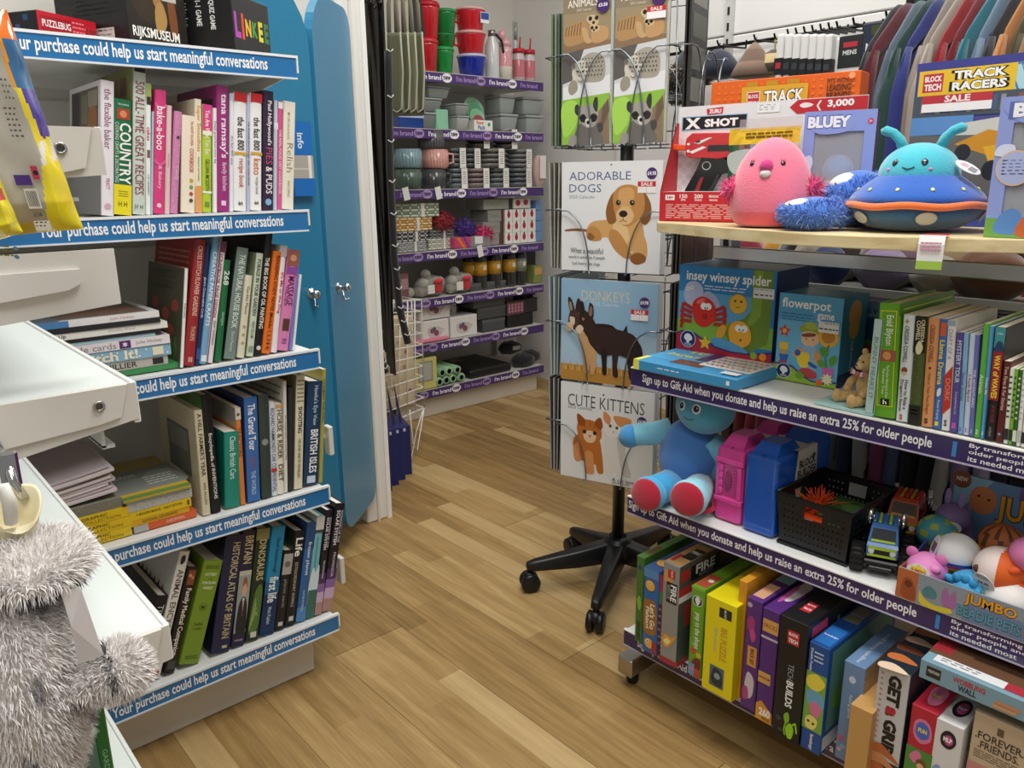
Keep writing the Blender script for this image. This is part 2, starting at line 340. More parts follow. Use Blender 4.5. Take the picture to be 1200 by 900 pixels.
# ---- toy gondola on the right
RX = 1.20; RYL = .995; RYR = -.35; RZ = [.73, .452, .137]
tg = thing('toy_gondola', 'white freestanding shelving of toys with purple strip-edged shelves and wooden top', 'shelving', (RX, RYL, 0))
def T(x, y, z): return (x-RX, y-RYL, z)
STRIP = 'Sign up to Gift Aid when you donate and help us raise an extra 25% for older people'
for i, z in enumerate(RZ):
    b = B(); b.box(T(RX+.005, RYR, z-.026), T(RX+.42, RYL, z-.001), 'eef0ed', PAINT, bev=.003); sh = b.build('shelf', tg)
    h = .036; b = B(); b.box(T(RX-.003, RYR, z-h), T(RX+.004, RYL, z), '37295f', GLOSS, bev=.0008)
    b.box(T(RX-.004, RYR, z-h-.002), T(RX+.004, RYL, z-h+.0005), 'b9b3c9', PLAST); b.box(T(RX-.004, RYR, z-.001), T(RX+.004, RYL, z+.0012), 'f2f2ee', PLAST)
    ya = {0: YatU(754, RX, z-.015), 1: YatU(738, RX, z-.015), 2: YatU(748, RX, z-.015)}[i]; yb = {0: YatU(1093, RX, z-.02), 1: YatU(1075, RX, z-.02), 2: YatU(1085, RX, z-.02)}[i]
    L = ya-yb; f = Face(b, T(RX-.0032, ya, z), (0, -1, 0), (0, 0, -1), L, h)
    f.text(STRIP, 0, .2, 1, .82, 'f2f0f6', .02, fit=False)
    gx = 1+.028/L; f.rect(gx, .18, gx+.006/L, .82, '3c86c8')
    g0 = gx+.022/L
    for k, t in enumerate(('By transforming items into action', 'older people and their families su', 'its needed most')):
        f.text(t, g0, .12+k*.26, g0+(.2 if k < 2 else .09)/L, .34+k*.26, 'f2f0f6', .012, fit=False)
    b.build('ticket_strip', sh)
for y in (RYL+.015, RYR):
    b = B(); b.box(T(RX+.33, y-.016, .04), T(RX+.365, y+.016, 1.02), 'c9cbcb', STEEL, bev=.002)
    for k in range(18): b.box(T(RX+.328, y-.006, .1+k*.05), T(RX+.3302, y+.006, .125+k*.05), '1c1c1c', RUBBER)
    b.build('upright', tg)
b = B(); pl = [(1.225, .925), (1.19, .84), (1.158, .75), (1.134, .66), (1.123, .58), (1.128, .51), (1.146, .446), (1.195, .336), (1.27, .24), (1.33, .1), (1.36, RYR), (1.66, RYR), (1.66, 1.0), (1.27, 1.0), (1.235, .97)]
b.prism([T(x, y, 0)[:2] for x, y in pl], .997, 1.0155, 'd8c69a', DOORM, bev=.0015)
wb = b.build('wooden_shelf', tg)
def wood_mat(name, c0, c1, sc=(40, 3, 40)):
    m, nt, p = nodes_mat(name); N = nt.nodes.new; L = nt.links.new
    tc = N('ShaderNodeTexCoord'); mp = N('ShaderNodeMapping'); mp.inputs['Scale'].default_value = sc; ns = N('ShaderNodeTexNoise'); ns.inputs['Scale'].default_value = 1; ns.inputs['Detail'].default_value = 5
    L(tc.outputs['Object'], mp.inputs[0]); L(mp.outputs[0], ns.inputs['Vector']); cr = N('ShaderNodeValToRGB'); cr.color_ramp.elements[0].position = .35; cr.color_ramp.elements[1].position = .65
    cr.color_ramp.elements[0].color = lin(c0); cr.color_ramp.elements[1].color = lin(c1); L(ns.outputs['Fac'], cr.inputs[0]); L(cr.outputs[0], p.inputs['Base Color']); p.inputs['Roughness'].default_value = .45
    return m
PALEW = wood_mat('pale_beech', 'cbb685', 'e3d4a8', (60, 1.5, 60)); wb.data.materials[0] = PALEW
b = B(); b.box(T(1.40, RYR, .935), T(1.41, .955, .962), 'dcdcdc', CHROME, bev=.002); b.build('chrome_rail', tg)
b = B(); b.box(T(1.65, RYR, .85), T(1.66, .96, .868), 'd9dad6', PAINT); b.box(T(1.65, RYR, .846), T(1.98, .96, .852), '8f8d88', PAINT); b.build('rear_shelf', tg)
for y in (.985, RYR+.05):
    b = B(); b.box(T(RX-.01, y-.02, .028), T(2.0, y+.02, .072), 'b9b9b4', STEEL, bev=.003); o = b.build('foot', tg)
    b = B(); b.lathe([(.012, 0), (.014, .006), (.014, .02), (.01, .028)], '151515', RUBBER, n=14, c=T(RX+.02, y, 0)); b.build('foot_pad', o)
# ---- purple strip bay against the back wall
BX0, BX1, BY = 1.92, 2.825, 2.95
BZ = [1.555, 1.318, 1.06, .785, .572, .361, .141]
bay = thing('homeware_bay', 'white wall bay of household goods with purple strips on seven shelves', 'shelving', (BX0, BY, 0))
def Q(x, y, z): return (x-BX0, y-BY, z)
b = B(); b.box(Q(BX0, BY+.38, .0), Q(BX1, BY+.4, 1.75), 'cfccc4', PAINT); b.build('back_panel', bay)
b = B(); b.box(Q(BX0, BY+.03, 0), Q(BX1-.02, BY+.05, .11), 'cfc6b8', PAINT, bev=.003); b.build('plinth', bay)
for x in (BX0, BX1-.03):
    b = B(); b.box(Q(x, BY+.345, 0), Q(x+.03, BY+.38, 1.75), 'c4c4c0', PAINT); b.build('upright', bay)
for i, z in enumerate(BZ):
    b = B(); b.box(Q(BX0, BY+.005, z-.03), Q(BX1, BY+.38, z-.002), 'd5d3cd', PAINT, bev=.003); sh = b.build('shelf', bay)
    h = .042; b = B(); b.box(Q(BX0, BY-.003, z-h), Q(BX1, BY+.004, z), '4a3370', PLAST, bev=.0008)
    b.box(Q(BX0, BY-.004, z-.002), Q(BX1, BY+.004, z+.001), 'b9b6b4', PLAST)
    f = Face(b, Q(BX0, BY-.0032, z), (1, 0, 0), (0, 0, -1), BX1-BX0, h); n = 6.3; x = -.02+.035*(i % 3)
    k = 0
    while x < .97:
        c = 'a98fc4' if k % 2 == 0 else 'f2eff5'
        if x+.12 < .99: f.text("I'm brand", max(x, .005), .26, x+.122, .76, c, .025, fit=False)
        e = x+.157
        if e < .97: f.ell(e, .5, .03, .46, c); f.text('new', e-.022, .3, e+.022, .7, '2a2038', .035, fit=False)
        x += .213; k += 1
    b.build('ticket_strip', sh)
# ---- fitting room: blue saloon doors and white post
def rdoor(name, w, h, rtl, rtr, rbr, rbl, t=.022):
    def arc(cx, cz, r, a0): return [(cx+r*math.cos(R(a0+90*i/8)), cz+r*math.sin(R(a0+90*i/8))) for i in range(9)]
    p = (arc(w-rtr, h-rtr, rtr, 0)+arc(rtl, h-rtl, rtl, 90)+arc(rbl, rbl, rbl, 180)+arc(w-rbr, rbr, rbr, 270))
    b = B(); n = len(p); vs = [(x, -t/2, z) for x, z in p]+[(x, t/2, z) for x, z in p]
    b.raw(vs, [list(range(n))[::-1], [n+i for i in range(n)]]+[[i, (i+1) % n, n+(i+1) % n, n+i] for i in range(n)], '2f7fa6', DOORM); return b
DH = PY(405, 22, 2.11).z-.1
h0 = V((1.244, 2.105, 0)); s0 = V((1.027, 1.92, 0)); wv = (h0-s0); ang = math.atan2(wv.y, wv.x)
def hook(b, x, z, d=-1):
    b.lathe([(.013, 0), (.013, .003), (.005, .004), (.005, .022), (.011, .024), (.012, .032), (.006, .036), (0, .037)], 'c9ccd0', CHROME, n=14)
def knob(root, x, z, t=.011):
    b = B(); b.T = M.Translation((x, -t, z)) @ M.Rotation(R(90), 4, 'X')
    b.lathe([(.014, 0), (.014, .003), (.005, .004), (.005, .02), (.011, .022), (.0125, .03), (.007, .035), (0, .036)], 'c9ccd0', CHROME, n=14)
    b.T = M.Translation((x, -t, z)); b.tube([(0, -.012, -.004), (0, -.016, -.03), (0, -.024, -.036), (0, -.03, -.03)], .003, 'c9ccd0', CHROME, n=6); b.build('coat_hook', root)
d1 = thing('fitting_room_door', 'blue saloon door with rounded corners hinged on the white post', 'door', (s0.x, s0.y, .1), ang)
b = rdoor('p', wv.length, DH+.02, .12, .05, .05, .06); b.build('door_leaf', d1)
b = B()
for k in range(26): b.lathe([(.006, 0), (.006, .03)], 'cfd6d8' if k % 2 else '7f8a8e', STEEL, n=8, c=(wv.length+.004, 0, .06+k*.054))
b.build('piano_hinge', d1); knob(d1, .06, PY(393, 335, 1.98).z-.1)
d2 = thing('fitting_room_door', 'blue saloon door partly hidden behind the bookshelf end', 'door', (.32, 1.90, .1), R(1.5))
b = rdoor('p', .70, DH+.06, .1, .18, .06, .06); b.build('door_leaf', d2); knob(d2, .655, PY(376, 343, 1.9).z-.1)
b = B(); b.box((1.225, 2.12, 0), (1.315, 2.19, 2.7), 'e8e6e1', PAINT, bev=.004); b.box((1.262, 2.112, 0), (1.27, 2.12, 2.7), 'dad7d0', PAINT); b.box((1.3, 2.112, 0), (1.315, 2.12, 2.7), 'f1efea', PAINT); b.box((1.24, 2.19, 0), (1.29, 2.5, 2.7), 'dcd9d3', PAINT)
struct(b, 'trim_1')
# ================================================================ books
def prints(f, ops):
    for o in ops:
        k = o[0]
        if k == 't': f.text(o[1], *o[2:6], o[6], o[7] if len(o) > 7 else .012, rot=90)
        elif k == 'h': f.text(o[1], *o[2:6], o[6], o[7] if len(o) > 7 else .012)
        elif k == 'v': f.text(o[1], *o[2:6], o[6], o[7] if len(o) > 7 else .012, rot=270)
        elif k == 'r': f.rect(*o[1:6])
        elif k == 'e': f.ell(*o[1:6])
        elif k == 'c': f.circ(*o[1:5])
        elif k == 'p': f.poly(*o[1:])
        elif k == 'b': f.blob(*o[1:])
        elif k == 'l': f.lines(*o[1:])
        elif k == '*': f.star(*o[1:])
        elif k == 'ln': f.line(*o[1:])
def book_parts(root, W, D, H, col, spine=(), left=(), right=(), page='ebe4d2', hard=False, front=None, top=()):
    """cover wraps left, spine and right; pages sit inside"""
    t = min(.0025, W*.2) if hard else min(.0008, W*.12); o = .003 if hard else 0
    b = B(); zs = (0, H); bu = .0012 if W > .012 else 0
    # plan outline of the U-shaped cover
    pl = [(0, D), (0, .002), (.0015, 0), (W/2, -bu), (W-.0015, 0), (W, .002), (W, D), (W-t, D), (W-t, t+.001), (t, t+.001), (t, D)]
    b.prism(pl, 0, H, col, CARD)
    fs = boxfaces(b, 0, W, -bu, D, 0, H)
    prints(fs['front'], spine); prints(fs['left'], left); prints(fs['right'], right); b.build('cover', root)
    b = B(); b.box((t*1.01, t+.0015, o), (W-t*1.01, D-o-.001, H-o), page, PAPER)
    n = max(2, int(W/.004))
    for i in range(n): x = t+(W-2*t)*(i+.5)/n; b.box((x-.0002, t+.002, H-o-.0001), (x+.0002, D-o-.001, H-o+.0001), 'cfc6b2', PAPER)
    b.build('pages', root)
class Row:
    def __init__(s, axis, plane, z, group, cat='book'): s.ax = axis; s.p = plane; s.z = z; s.g = group; s.cat = cat
    def at(s, u, z=None): z = s.z if z is None else z; return XatU(u, s.p, z) if s.ax == 'y' else -YatU(u, s.p, z)
    def loc(s, q, z, dp=0): return V((q, s.p+dp, z)) if s.ax == 'y' else V((s.p+dp, -q, z))
    def top(s, u, v): q = PY(u, v, s.p) if s.ax == 'y' else PX(u, v, s.p); return (q.x if s.ax == 'y' else -q.y), q.z
    def place(s, uL, uR, uT, vT, dp=0):
        p0 = s.p; s.p = p0+dp
        qL, qR = s.at(uL), s.at(uR); qt, zt = s.top(uT, vT); qc = (qL+qR)/2; a = math.atan2(qt-qc, zt-s.z); a = 0 if abs(a) < .012 else a
        W = (qR-qL)*math.cos(a)*.985; H = math.hypot(qt-qc, zt-s.z); s.p = p0
        lift = W*math.sin(a) if a > 0 else 0
        if a < 0: H -= W*math.sin(-a)*.5
        else: H -= W*math.sin(a)*.5
        return qL, lift, a, W, H
    def book(s, name, label, uL, uR, uT, vT, D, col, spine=(), dp=0, cat=None, **kw):
        qL, lift, a, W, H = s.place(uL, uR, uT, vT, dp)
        rt = thing(name, label, cat or s.cat, group=s.g)
        rz = 0 if s.ax == 'y' else -PI/2
        rt.matrix_world = M.Translation(s.loc(qL, s.z+lift+.0006, dp)) @ M.Rotation(rz, 4, 'Z') @ M.Rotation(a, 4, 'Y')
        book_parts(rt, W, D, H, col, spine, **kw); return rt
# ---- second shelf: cookery
r = Row('y', LY+.022, LZ[1], 'cookery books on the second shelf')
k = r.book
k('cookbook', 'white cookbook at the left end with dark kitchen photo on its cover', 118.5, 134.5, 126.5, 95, .20, 'e9e3ea', [('t', 'the flexible baker', .25, .06, .75, .5, '8a4a6e', 0), ('t', 'PRATT', .3, .72, .7, .8, 'c46a8a'), ('c', .5, .93, .25, 'cfa6b8')], left=[('r', .08, .04, .92, .36, '6b5d50'), ('r', .1, .05, .35, .34, '30302f'), ('e', .75, .28, .14, .14, 'a8703f'), ('r', .4, .08, .6, .3, '8b8378'), ('r', .62, .06, .9, .18, 'a39a8c'), ('r', 0, .55, 1, 1, '8f8f90'), ('l', .1, .6, .8, .72, 4, '6d6d70')], page='efe9df', hard=True)
k('cookbook', 'green book with COUNTRY on its spine and a yellow foot', 133.5, 154.5, 145, 117, .19, '1d6b46', [('r', 0, .735, 1, 1, 'e9d922'), ('t', 'COUNTRY', .3, .2, .95, .73, 'f3f4ee', .02), ('t', 'COOKING CRAFTS & DECORATING', .06, .2, .26, .72, 'c8d8c4'), ('r', .15, .08, .85, .17, 'a8432c'), ('c', .5, .125, .2, 'd98a58'), ('h', 'THE COMPLETE', .2, .03, .8, .06, 'dfe8d8'), ('h', 'H H', .25, .87, .75, .94, '5b5418'), ('l', .25, .79, .8, .85, 3, '7b7422')], hard=True)
k('cookbook', 'tall pale grey 500 recipes book with olive cover of small food squares', 155, 171, 164, 80, .23, 'c9d3c9', [('r', .1, 0, .9, .03, '3a2a3c'), ('t', '500 ALL-TIME GREAT RECIPES', .2, .09, .85, .86, '8c3a4e', 0), ('h', 'H H', .2, .92, .8, .97, '6d7f78')], left=[('r', 0, 0, 1, 1, '87894c')]+[('r', .1+.2*i, .06+.16*j, .24+.2*i, .18+.16*j, ['4c3424', '2f2a24', '93582e', '7b3f26'][(i+j) % 4]) for i in range(4) for j in range(5)], hard=True)
k('cookbook', 'white cakes book with green top beside the tall recipe book', 171.2, 177, 174.5, 98, .2, 'eef0ea', [('r', 0, 0, 1, .13, '9fb867'), ('r', .1, .1, .9, .16, '3a2f28'), ('t', 'cakes', .15, .28, .85, .48, 'd13f6e', .02), ('t', 'LIZ HERBERT', .3, .64, .7, .9, '8d8d8a'), ('r', .2, .5, .8, .56, '7d5d40')])
k('cookbook', 'thin pale blue booklet beside the cakes book', 177.2, 179.6, 180, 131, .19, 'b7d5e2')
k('cookbook', 'pink chevron bake book left of the curled cream paperback', 179.8, 193, 189, 106, .19, 'd8417e', [('p', [(0, .1), (.5, .14), (1, .1), (1, .13), (.5, .17), (0, .13)], 'e0609a'), ('p', [(0, .55), (.5, .59), (1, .55), (1, .58), (.5, .62), (0, .58)], 'e0609a'), ('t', 'bake-a-boo', .15, .13, .85, .48, 'fbe9f0', .015), ('t', '& Bakery', .3, .6, .7, .8, 'f3c2d6'), ('c', .5, .93, .2, 'f5d4e0')], hard=True)
k('cookbook', 'pale pink curled paperback between two pink cookery books', 193.2, 199.5, 199, 124, .18, 'e3c3c4', [('t', 'easy baking', .3, .3, .7, .7, 'b89294')])
k('cookbook', 'dusty pink book with white polka dots', 199.7, 209, 209.5, 131, .18, 'cf86b2', [('c', .2+.3*((i*7) % 3), .05+i*.055, .05, 'f1dbe8') for i in range(17)]+[('c', .55, .25, .2, '5a3550'), ('t', 'Candy', .3, .52, .8, .68, 'e7c6dc')])
k('cookbook', 'thin dark plum book behind the dotted pink one', 209.3, 211.4, 212, 136, .18, '47303e')
k('cookbook', 'cream recipe book with orange lettering and small round symbols', 211.6, 229, 222, 136, .17, 'efe3cf', [('t', 'The SAVVY SHOPPER', .45, .05, .95, .3, 'd2763a'), ('t', 'COOKBOOK', .5, .33, .9, .58, 'c9572e')]+[('c', .7, .66+.07*i, .13, ['c9a23a', '7d9c49', 'c0463a', '5a463a'][i]) for i in range(4)], left=[('r', 0, 0, 1, 1, 'cdb99b')])
k('cookbook', 'cream smoothies book with an orange foot', 229.2, 237, 232.5, 116.5, .21, 'efe6cd', [('r', 0, .76, 1, 1, 'e2a060'), ('t', 'Super Smoothies', .15, .05, .85, .46, 'd68a2f', .016), ('t', 'delicious and healthy', .3, .5, .7, .72, '93a05c')])
k('cookbook', 'lime green book with a pink top', 237.2, 248, 243, 123, .19, 'b3cf3c', [('r', 0, 0, 1, .24, 'd9418a'), ('r', 0, .24, 1, .28, 'f2ecd8'), ('t', 'You Are What You Eat', .25, .05, .8, .46, 'f6f1d8'), ('t', 'GILLIAN MCKEITH', .3, .5, .75, .8, '4f5c20'), ('r', 0, .8, 1, .82, 'f0f0e0'), ('r', .25, .9, .75, .95, '7b9230')])
k('cookbook', 'slim white book left of the tall magenta one', 250, 255, 252, 127, .19, 'f0eeec', [('t', 'Simply good food every day', .2, .05, .8, .6, '6b6b6b')])
k('cookbook', 'tall magenta book with white lettering', 255.2, 269, 261, 101, .2, '9c2f79', [('t', "tana ramsay's", .2, .06, .9, .57, 'f3e3ee', .02), ('t', 'family kitchen', .3, .6, .8, .83, 'e9c7de'), ('r', .3, .91, .7, .95, 'e9c7de')], hard=True, left=[('r', .1, .1, .9, .6, '3b2430')])
k('cookbook', 'thin white book with grey lettering right of the magenta one', 269.2, 274, 272, 110, .19, 'e6e9ee', [('t', 'the fast 800 easy', .15, .2, .85, .75, '6d7890'), ('r', 0, .0, 1, .06, 'b8c8d8')])
k('cookbook', 'white diet book with red top and gold band, left one of the pair', 274.4, 289, 282, 109, .19, 'eeeeee', [('r', 0, 0, 1, .075, 'c2252d'), ('t', 'the fast 800', .25, .2, .8, .48, '333333', .016), ('r', 0, .495, 1, .52, 'd3a53e'), ('t', 'recipe book', .25, .55, .8, .8, 'c26a58'), ('t', '$', .3, .91, .7, .96, '555555')])
k('cookbook', 'thin lavender book between the two red-topped white books', 289.2, 293.4, 291.5, 112, .19, 'b9bdd8', [('t', 'the 8-week blood sugar diet recipe book', .15, .1, .85, .9, '555a80')])
k('cookbook', 'white diet book with red top and gold band, right one of the pair', 293.6, 307, 300.5, 110, .19, 'efefee', [('r', 0, 0, 1, .075, 'c2252d'), ('t', 'the fast 800', .25, .2, .8, .48, '333333', .016), ('r', 0, .495, 1, .52, 'd3a53e'), ('t', 'keto', .25, .55, .85, .69, 'd07848'), ('t', 'recipe book', .3, .71, .75, .86, '9a9a9a'), ('t', '$', .3, .91, .7, .96, '555555')])
k('cookbook', 'dark purple pies and puddings book', 308.3, 320.5, 315, 107, .2, '33223f', [('t', "Paul Hollywood's", .3, .08, .8, .45, 'f1ebe6', .016), ('t', 'PIES', .25, .47, .85, .61, 'c7577c', .0), ('t', '& PUDS', .25, .63, .85, .86, 'f1ebe6'), ('c', .5, .93, .3, '7fb0d2')], hard=True)
k('cookbook', 'thin pale blue book with worn spine near the right end', 320.7, 325, 324, 118, .19, 'c2cbdd', [('r', 0, .2, 1, .26, 'dfe4ee')])
k('cookbook', 'narrow pink book second from the right end', 325.2, 330.5, 329, 120, .19, 'd9568f', [('t', 'THE REAL FOOD DIET COOKBOOK', .25, .25, .8, .85, 'f6d3e3'), ('r', 0, 0, 1, .06, 'efe9ee')])
k('cookbook', 'cream book at the right end with thin handwritten lettering', 330.7, 344.5, 340, 119.5, .2, 'e9e4d4', [('t', 'Relish', .3, .38, .8, .65, '9b8f74', -.004), ('t', 'MY LIFE ON A PLATE', .3, .1, .5, .35, 'a79c84'), ('t', 'RECIPES', .4, .72, .6, .9, 'a79c84')], hard=True)
# ---- third shelf: crafts and hobbies
r = Row('y', LY+.022, LZ[2], 'craft and hobby books standing on the third shelf'); k = r.book
TUL = [('r', 0, 0, 1, 1, '5d5a48'), ('l', .1, .06, .8, .25, 5, '8a8872')]
for x, y in ((.25, .42), (.55, .5), (.8, .4), (.4, .62), (.7, .66)): TUL += [('b', [(x, y-.07), (x+.09, y-.02), (x+.06, y+.05), (x-.06, y+.05), (x-.09, y-.02)], 'b8574a'), ('ln', [(x, y+.05), (x+.02, .95)], .004, '55703a'), ('b', [(x+.03, .7), (x+.1, .8), (x+.04, 1.0), (x-.01, .98)], '6f8a48')]
k('craft_book', 'slim white-spined book with red tulips on its cover', 211, 215.5, 219, 315, .2, 'efeeea', [('t', 'Embroidery', .2, .25, .8, .6, '777777')], left=TUL)
k('craft_book', 'tall red cross stitch book', 215.7, 228.5, 236, 281, .21, '9c2a2b', [('t', 'CROSS STITCH FLOWER GARDENS', .3, .05, .75, .6, 'e9c9b4'), ('t', 'THORPE', .3, .68, .75, .8, 'd9b39b'), ('h', 'III', .35, .93, .7, .97, 'e9c9b4')], left=[('l', .1, .1, .9, .4, 7, 'c77a70')], hard=True)
k('craft_book', 'narrow navy cross stitch book', 228.7, 234, 244, 287, .19, '1d2f5a', [('t', "Jane's Cross-stitch Cards", .2, .12, .85, .75, 'd8deea'), ('r', .1, .86, .9, .95, '3c5590')])
k('craft_book', 'light blue slim book with white lettering', 234.2, 242, 254.5, 277, .2, '79a9cf', [('t', 'CREATIVE PAPER CRAFTS', .2, .12, .8, .7, 'eef5fa', .016), ('r', .1, .93, .9, .98, 'dfe9f0')])
k('craft_book', 'white and maroon scrapbook page design book', 242.2, 250, 262.5, 283, .2, 'e9dfe2', [('r', 0, 0, 1, .09, '6d3848'), ('t', 'SCRAPBOOK PAGE DESIGN', .15, .1, .6, .62, '9c2f55', .016), ('t', 'paper techniques', .25, .65, .8, .85, '8a8a8a'), ('r', 0, 0, .15, 1, '6d3848')])
k('craft_book', 'dark green quilting book with big pale letters', 252, 260, 267.5, 305, .2, '1f6a3d', [('t', '268', .1, .05, .9, .3, 'd9ecd8', .02), ('t', 'designs', .25, .45, .75, .7, '9ccaa6')])
k('craft_book', 'thick grey-green natural house book', 262, 276.5, 285.5, 290.5, .2, '76877f', [('t', 'THE NATURAL HOUSE BOOK', .3, .06, .8, .72, 'dfe8e0'), ('t', 'David Pearson', .4, .75, .65, .93, 'c3d0c6')], left=[('r', 0, 0, 1, 1, '2a2e2b')])
k('craft_book', 'small cream book in front of the pale green one', 278, 287, 292.5, 323, .15, 'ddd6bf', [('t', 'Garden Plants', .35, .1, .7, .5, '777260')]+[('c', .5, .62+.1*i, .2, 'b59a6b') for i in range(3)])
k('craft_book', 'pale sage book about foraging in your garden', 288.5, 297.5, 305, 297, .19, 'ccd6c0', [('t', 'FORAGE IN YOUR GARDEN', .25, .06, .75, .6, '3f4c3b', .016), ('t', 'FRED GILLAM', .3, .66, .7, .82, '6c7a66'), ('r', .2, .9, .8, .96, '8a9a80')], left=[('r', 0, 0, 1, 1, '9aa583')])
k('craft_book', 'tall black oil painting book', 297.8, 306.5, 316.5, 273, .21, '1b1a1c', [('t', 'THE BIG BOOK OF OIL PAINTING', .25, .2, .8, .78, 'efebe2', .016), ('c', .5, .94, .3, 'd8d2c4')], left=[('r', .05, .03, .95, .3, '0f0f11')], hard=True)
k('craft_book', 'bright orange beekeeping notes book', 306.8, 317.5, 326.5, 295, .2, 'e2701f', [('t', 'BEEKEEPING STUDY NOTES (Modules 1, 2, 3 & 4)', .25, .04, .75, .96, '3c1e0c')])
k('craft_book', 'white dog training book with pink lettering', 318, 325, 333.5, 288, .19, 'e9e4e4', [('r', 0, 0, 1, .1, 'b8b0aa'), ('t', "It's Me or the Dog", .2, .16, .85, .72, 'c8466f', .02)])
k('craft_book', 'pink massage book with a photo at each end', 325.2, 338.5, 345.5, 293, .2, 'd982b4', [('r', 0, 0, 1, .16, '9a5a4a'), ('c', .5, .08, .28, 'cf9477'), ('r', 0, .17, 1, .24, '8f4aa0'), ('t', 'MASSAGE', .25, .26, .85, .55, '6d2f74', .012), ('t', 'AROMATHERAPY', .1, .26, .22, .66, '8f4a90'), ('r', .2, .68, .8, .8, '5b3a34'), ('t', 'III', .3, .88, .7, .93, '7a4a80')])
k('craft_book', 'thin violet-blue booklet right of the pink massage book', 339, 342.5, 350, 303, .19, '7f7fc0')
k('craft_book', 'thin white booklet at the right end of the third shelf', 343, 346, 353, 322, .19, 'e8ebee')
# ---- fourth shelf
r = Row('y', LY+.022, LZ[3], 'large hardbacks standing on the fourth shelf'); k = r.book
k('hardback_book', 'cream farming book leaning with a small grey picture on its cover', 238, 247.5, 232.5, 481, .21, 'ddd3b4', [('t', "A HILL FARMER'S YEAR", .25, .03, .75, .62, '3d382c', .014), ('t', 'IAN ALLAN', .35, .68, .65, .9, '6c6554')], left=[('r', .22, .22, .8, .68, '6c706b'), ('r', .26, .25, .76, .45, '8b9089')], hard=True)
k('hardback_book', 'black inventions encyclopedia with green cover', 248, 259.5, 241, 463, .21, '17171a', [('t', 'Encyclopedia of INVENTIONS', .3, .32, .75, .88, 'e9e7df', .014)], left=[('r', 0, 0, 1, .35, '4c7a3a'), ('r', 0, .35, 1, 1, '1d2a20')], hard=True)
k('hardback_book', 'teal car book with a barcode on its cover', 264, 282, 272, 506, .16, '1f8a78', [('t', 'Classic British Cars', .3, .06, .75, .62, 'cfe9df')], left=[('r', .2, .82, .6, .94, 'e9e9e4'), ('r', 0, 0, .9, .05, '2f9c8a')])
k('hardback_book', 'narrow orange book with pale top', 282.3, 288.5, 278.5, 478, .2, 'd9803a', [('r', 0, 0, 1, .12, 'd9d3c4'), ('c', .5, .07, .3, '7a5a30'), ('t', 'TRACTORS', .2, .2, .8, .5, '8a3a1a')], left=[('r', 0, 0, 1, .18, 'b4b0a4'), ('r', 0, .2, 1, .35, 'a8602a')])
k('hardback_book', 'bright blue travel book with white lettering', 290, 306, 293.5, 466, .21, '3c6cae', [('t', 'The Grand Tour', .2, .06, .85, .5, 'f1f4f8', .02), ('t', 'GUIDE TO', .3, .56, .7, .68, 'c04848'), ('t', 'THE WORLD', .25, .7, .75, .93, 'bcd3ea')], left=[('r', 0, 0, 1, 1, '27457f')], hard=True)
k('hardback_book', 'dark green-grey book right of the bright blue one', 306.5, 319, 308.5, 463, .21, '37433f', [('c', .5, .45, .3, '8c948c')], hard=True, left=[('r', 0, 0, 1, 1, '2c3330')])
k('hardback_book', 'white book with blue and red lettering', 319.3, 325.5, 319, 472, .19, 'dfe4ea', [('t', "RICHARD HAMMOND'S CAR CONFIDENTIAL", .15, .06, .85, .96, '35508c', .02), ('r', 0, .7, 1, .74, 'c03038')])
k('hardback_book', 'cream horse book with black lettering', 325.7, 333.5, 326.5, 474, .19, 'e9e3d0', [('t', 'HORSE & RIDER', .15, .06, .85, .6, '3f3a30', .01), ('r', 0, 0, 1, .04, 'c9a070'), ('t', 'DIET', .2, .66, .85, .86, '3f3a30')])
k('hardback_book', 'tall white-grey book with fine print spine', 333.8, 337.8, 334, 447, .22, 'e2ded4', [('t', 'the complete guide to country living', .2, .1, .8, .9, '8c857a')], left=[('l', .2, .05, .95, .3, 4, '9b958a')])
k('hardback_book', 'dark grey book left of the cream shooting book', 338, 344, 341.5, 455, .2, '2e2f33', hard=True)
k('hardback_book', 'cream shooting book with black lettering', 344.3, 355, 352.5, 440, .22, 'ddd5b8', [('t', 'SHOOTING', .3, .27, .75, .5, '2e2a22', .02), ('l', .15, .04, .85, .25, 6, '8c8468'), ('t', 'THE SPORT AND ITS TRAVELLERS', .35, .55, .65, .9, '6d664e')], left=[('r', 0, 0, 1, 1, '8b846c')], hard=True)
k('hardback_book', 'navy British Isles book with white lettering', 356, 373.5, 370.5, 447, .23, '1d3c5c', [('t', "Hawke's Eye View", .35, .04, .7, .42, 'bcd0de'), ('t', 'BRITISH ISLES', .3, .46, .8, .88, 'f2f4f5', .02), ('r', .2, .91, .75, .98, 'c9d5dd')], left=[('t', 'S', .1, .1, .9, .3, 'd8e0e6')], hard=True)
k('hardback_book', 'thin yellow-olive book at the right end of the fourth shelf', 374, 378.5, 380.5, 433, .2, 'a8a04c', [('t', 'NORMAN THELWELL', .2, .06, .8, .5, '4c4820')])
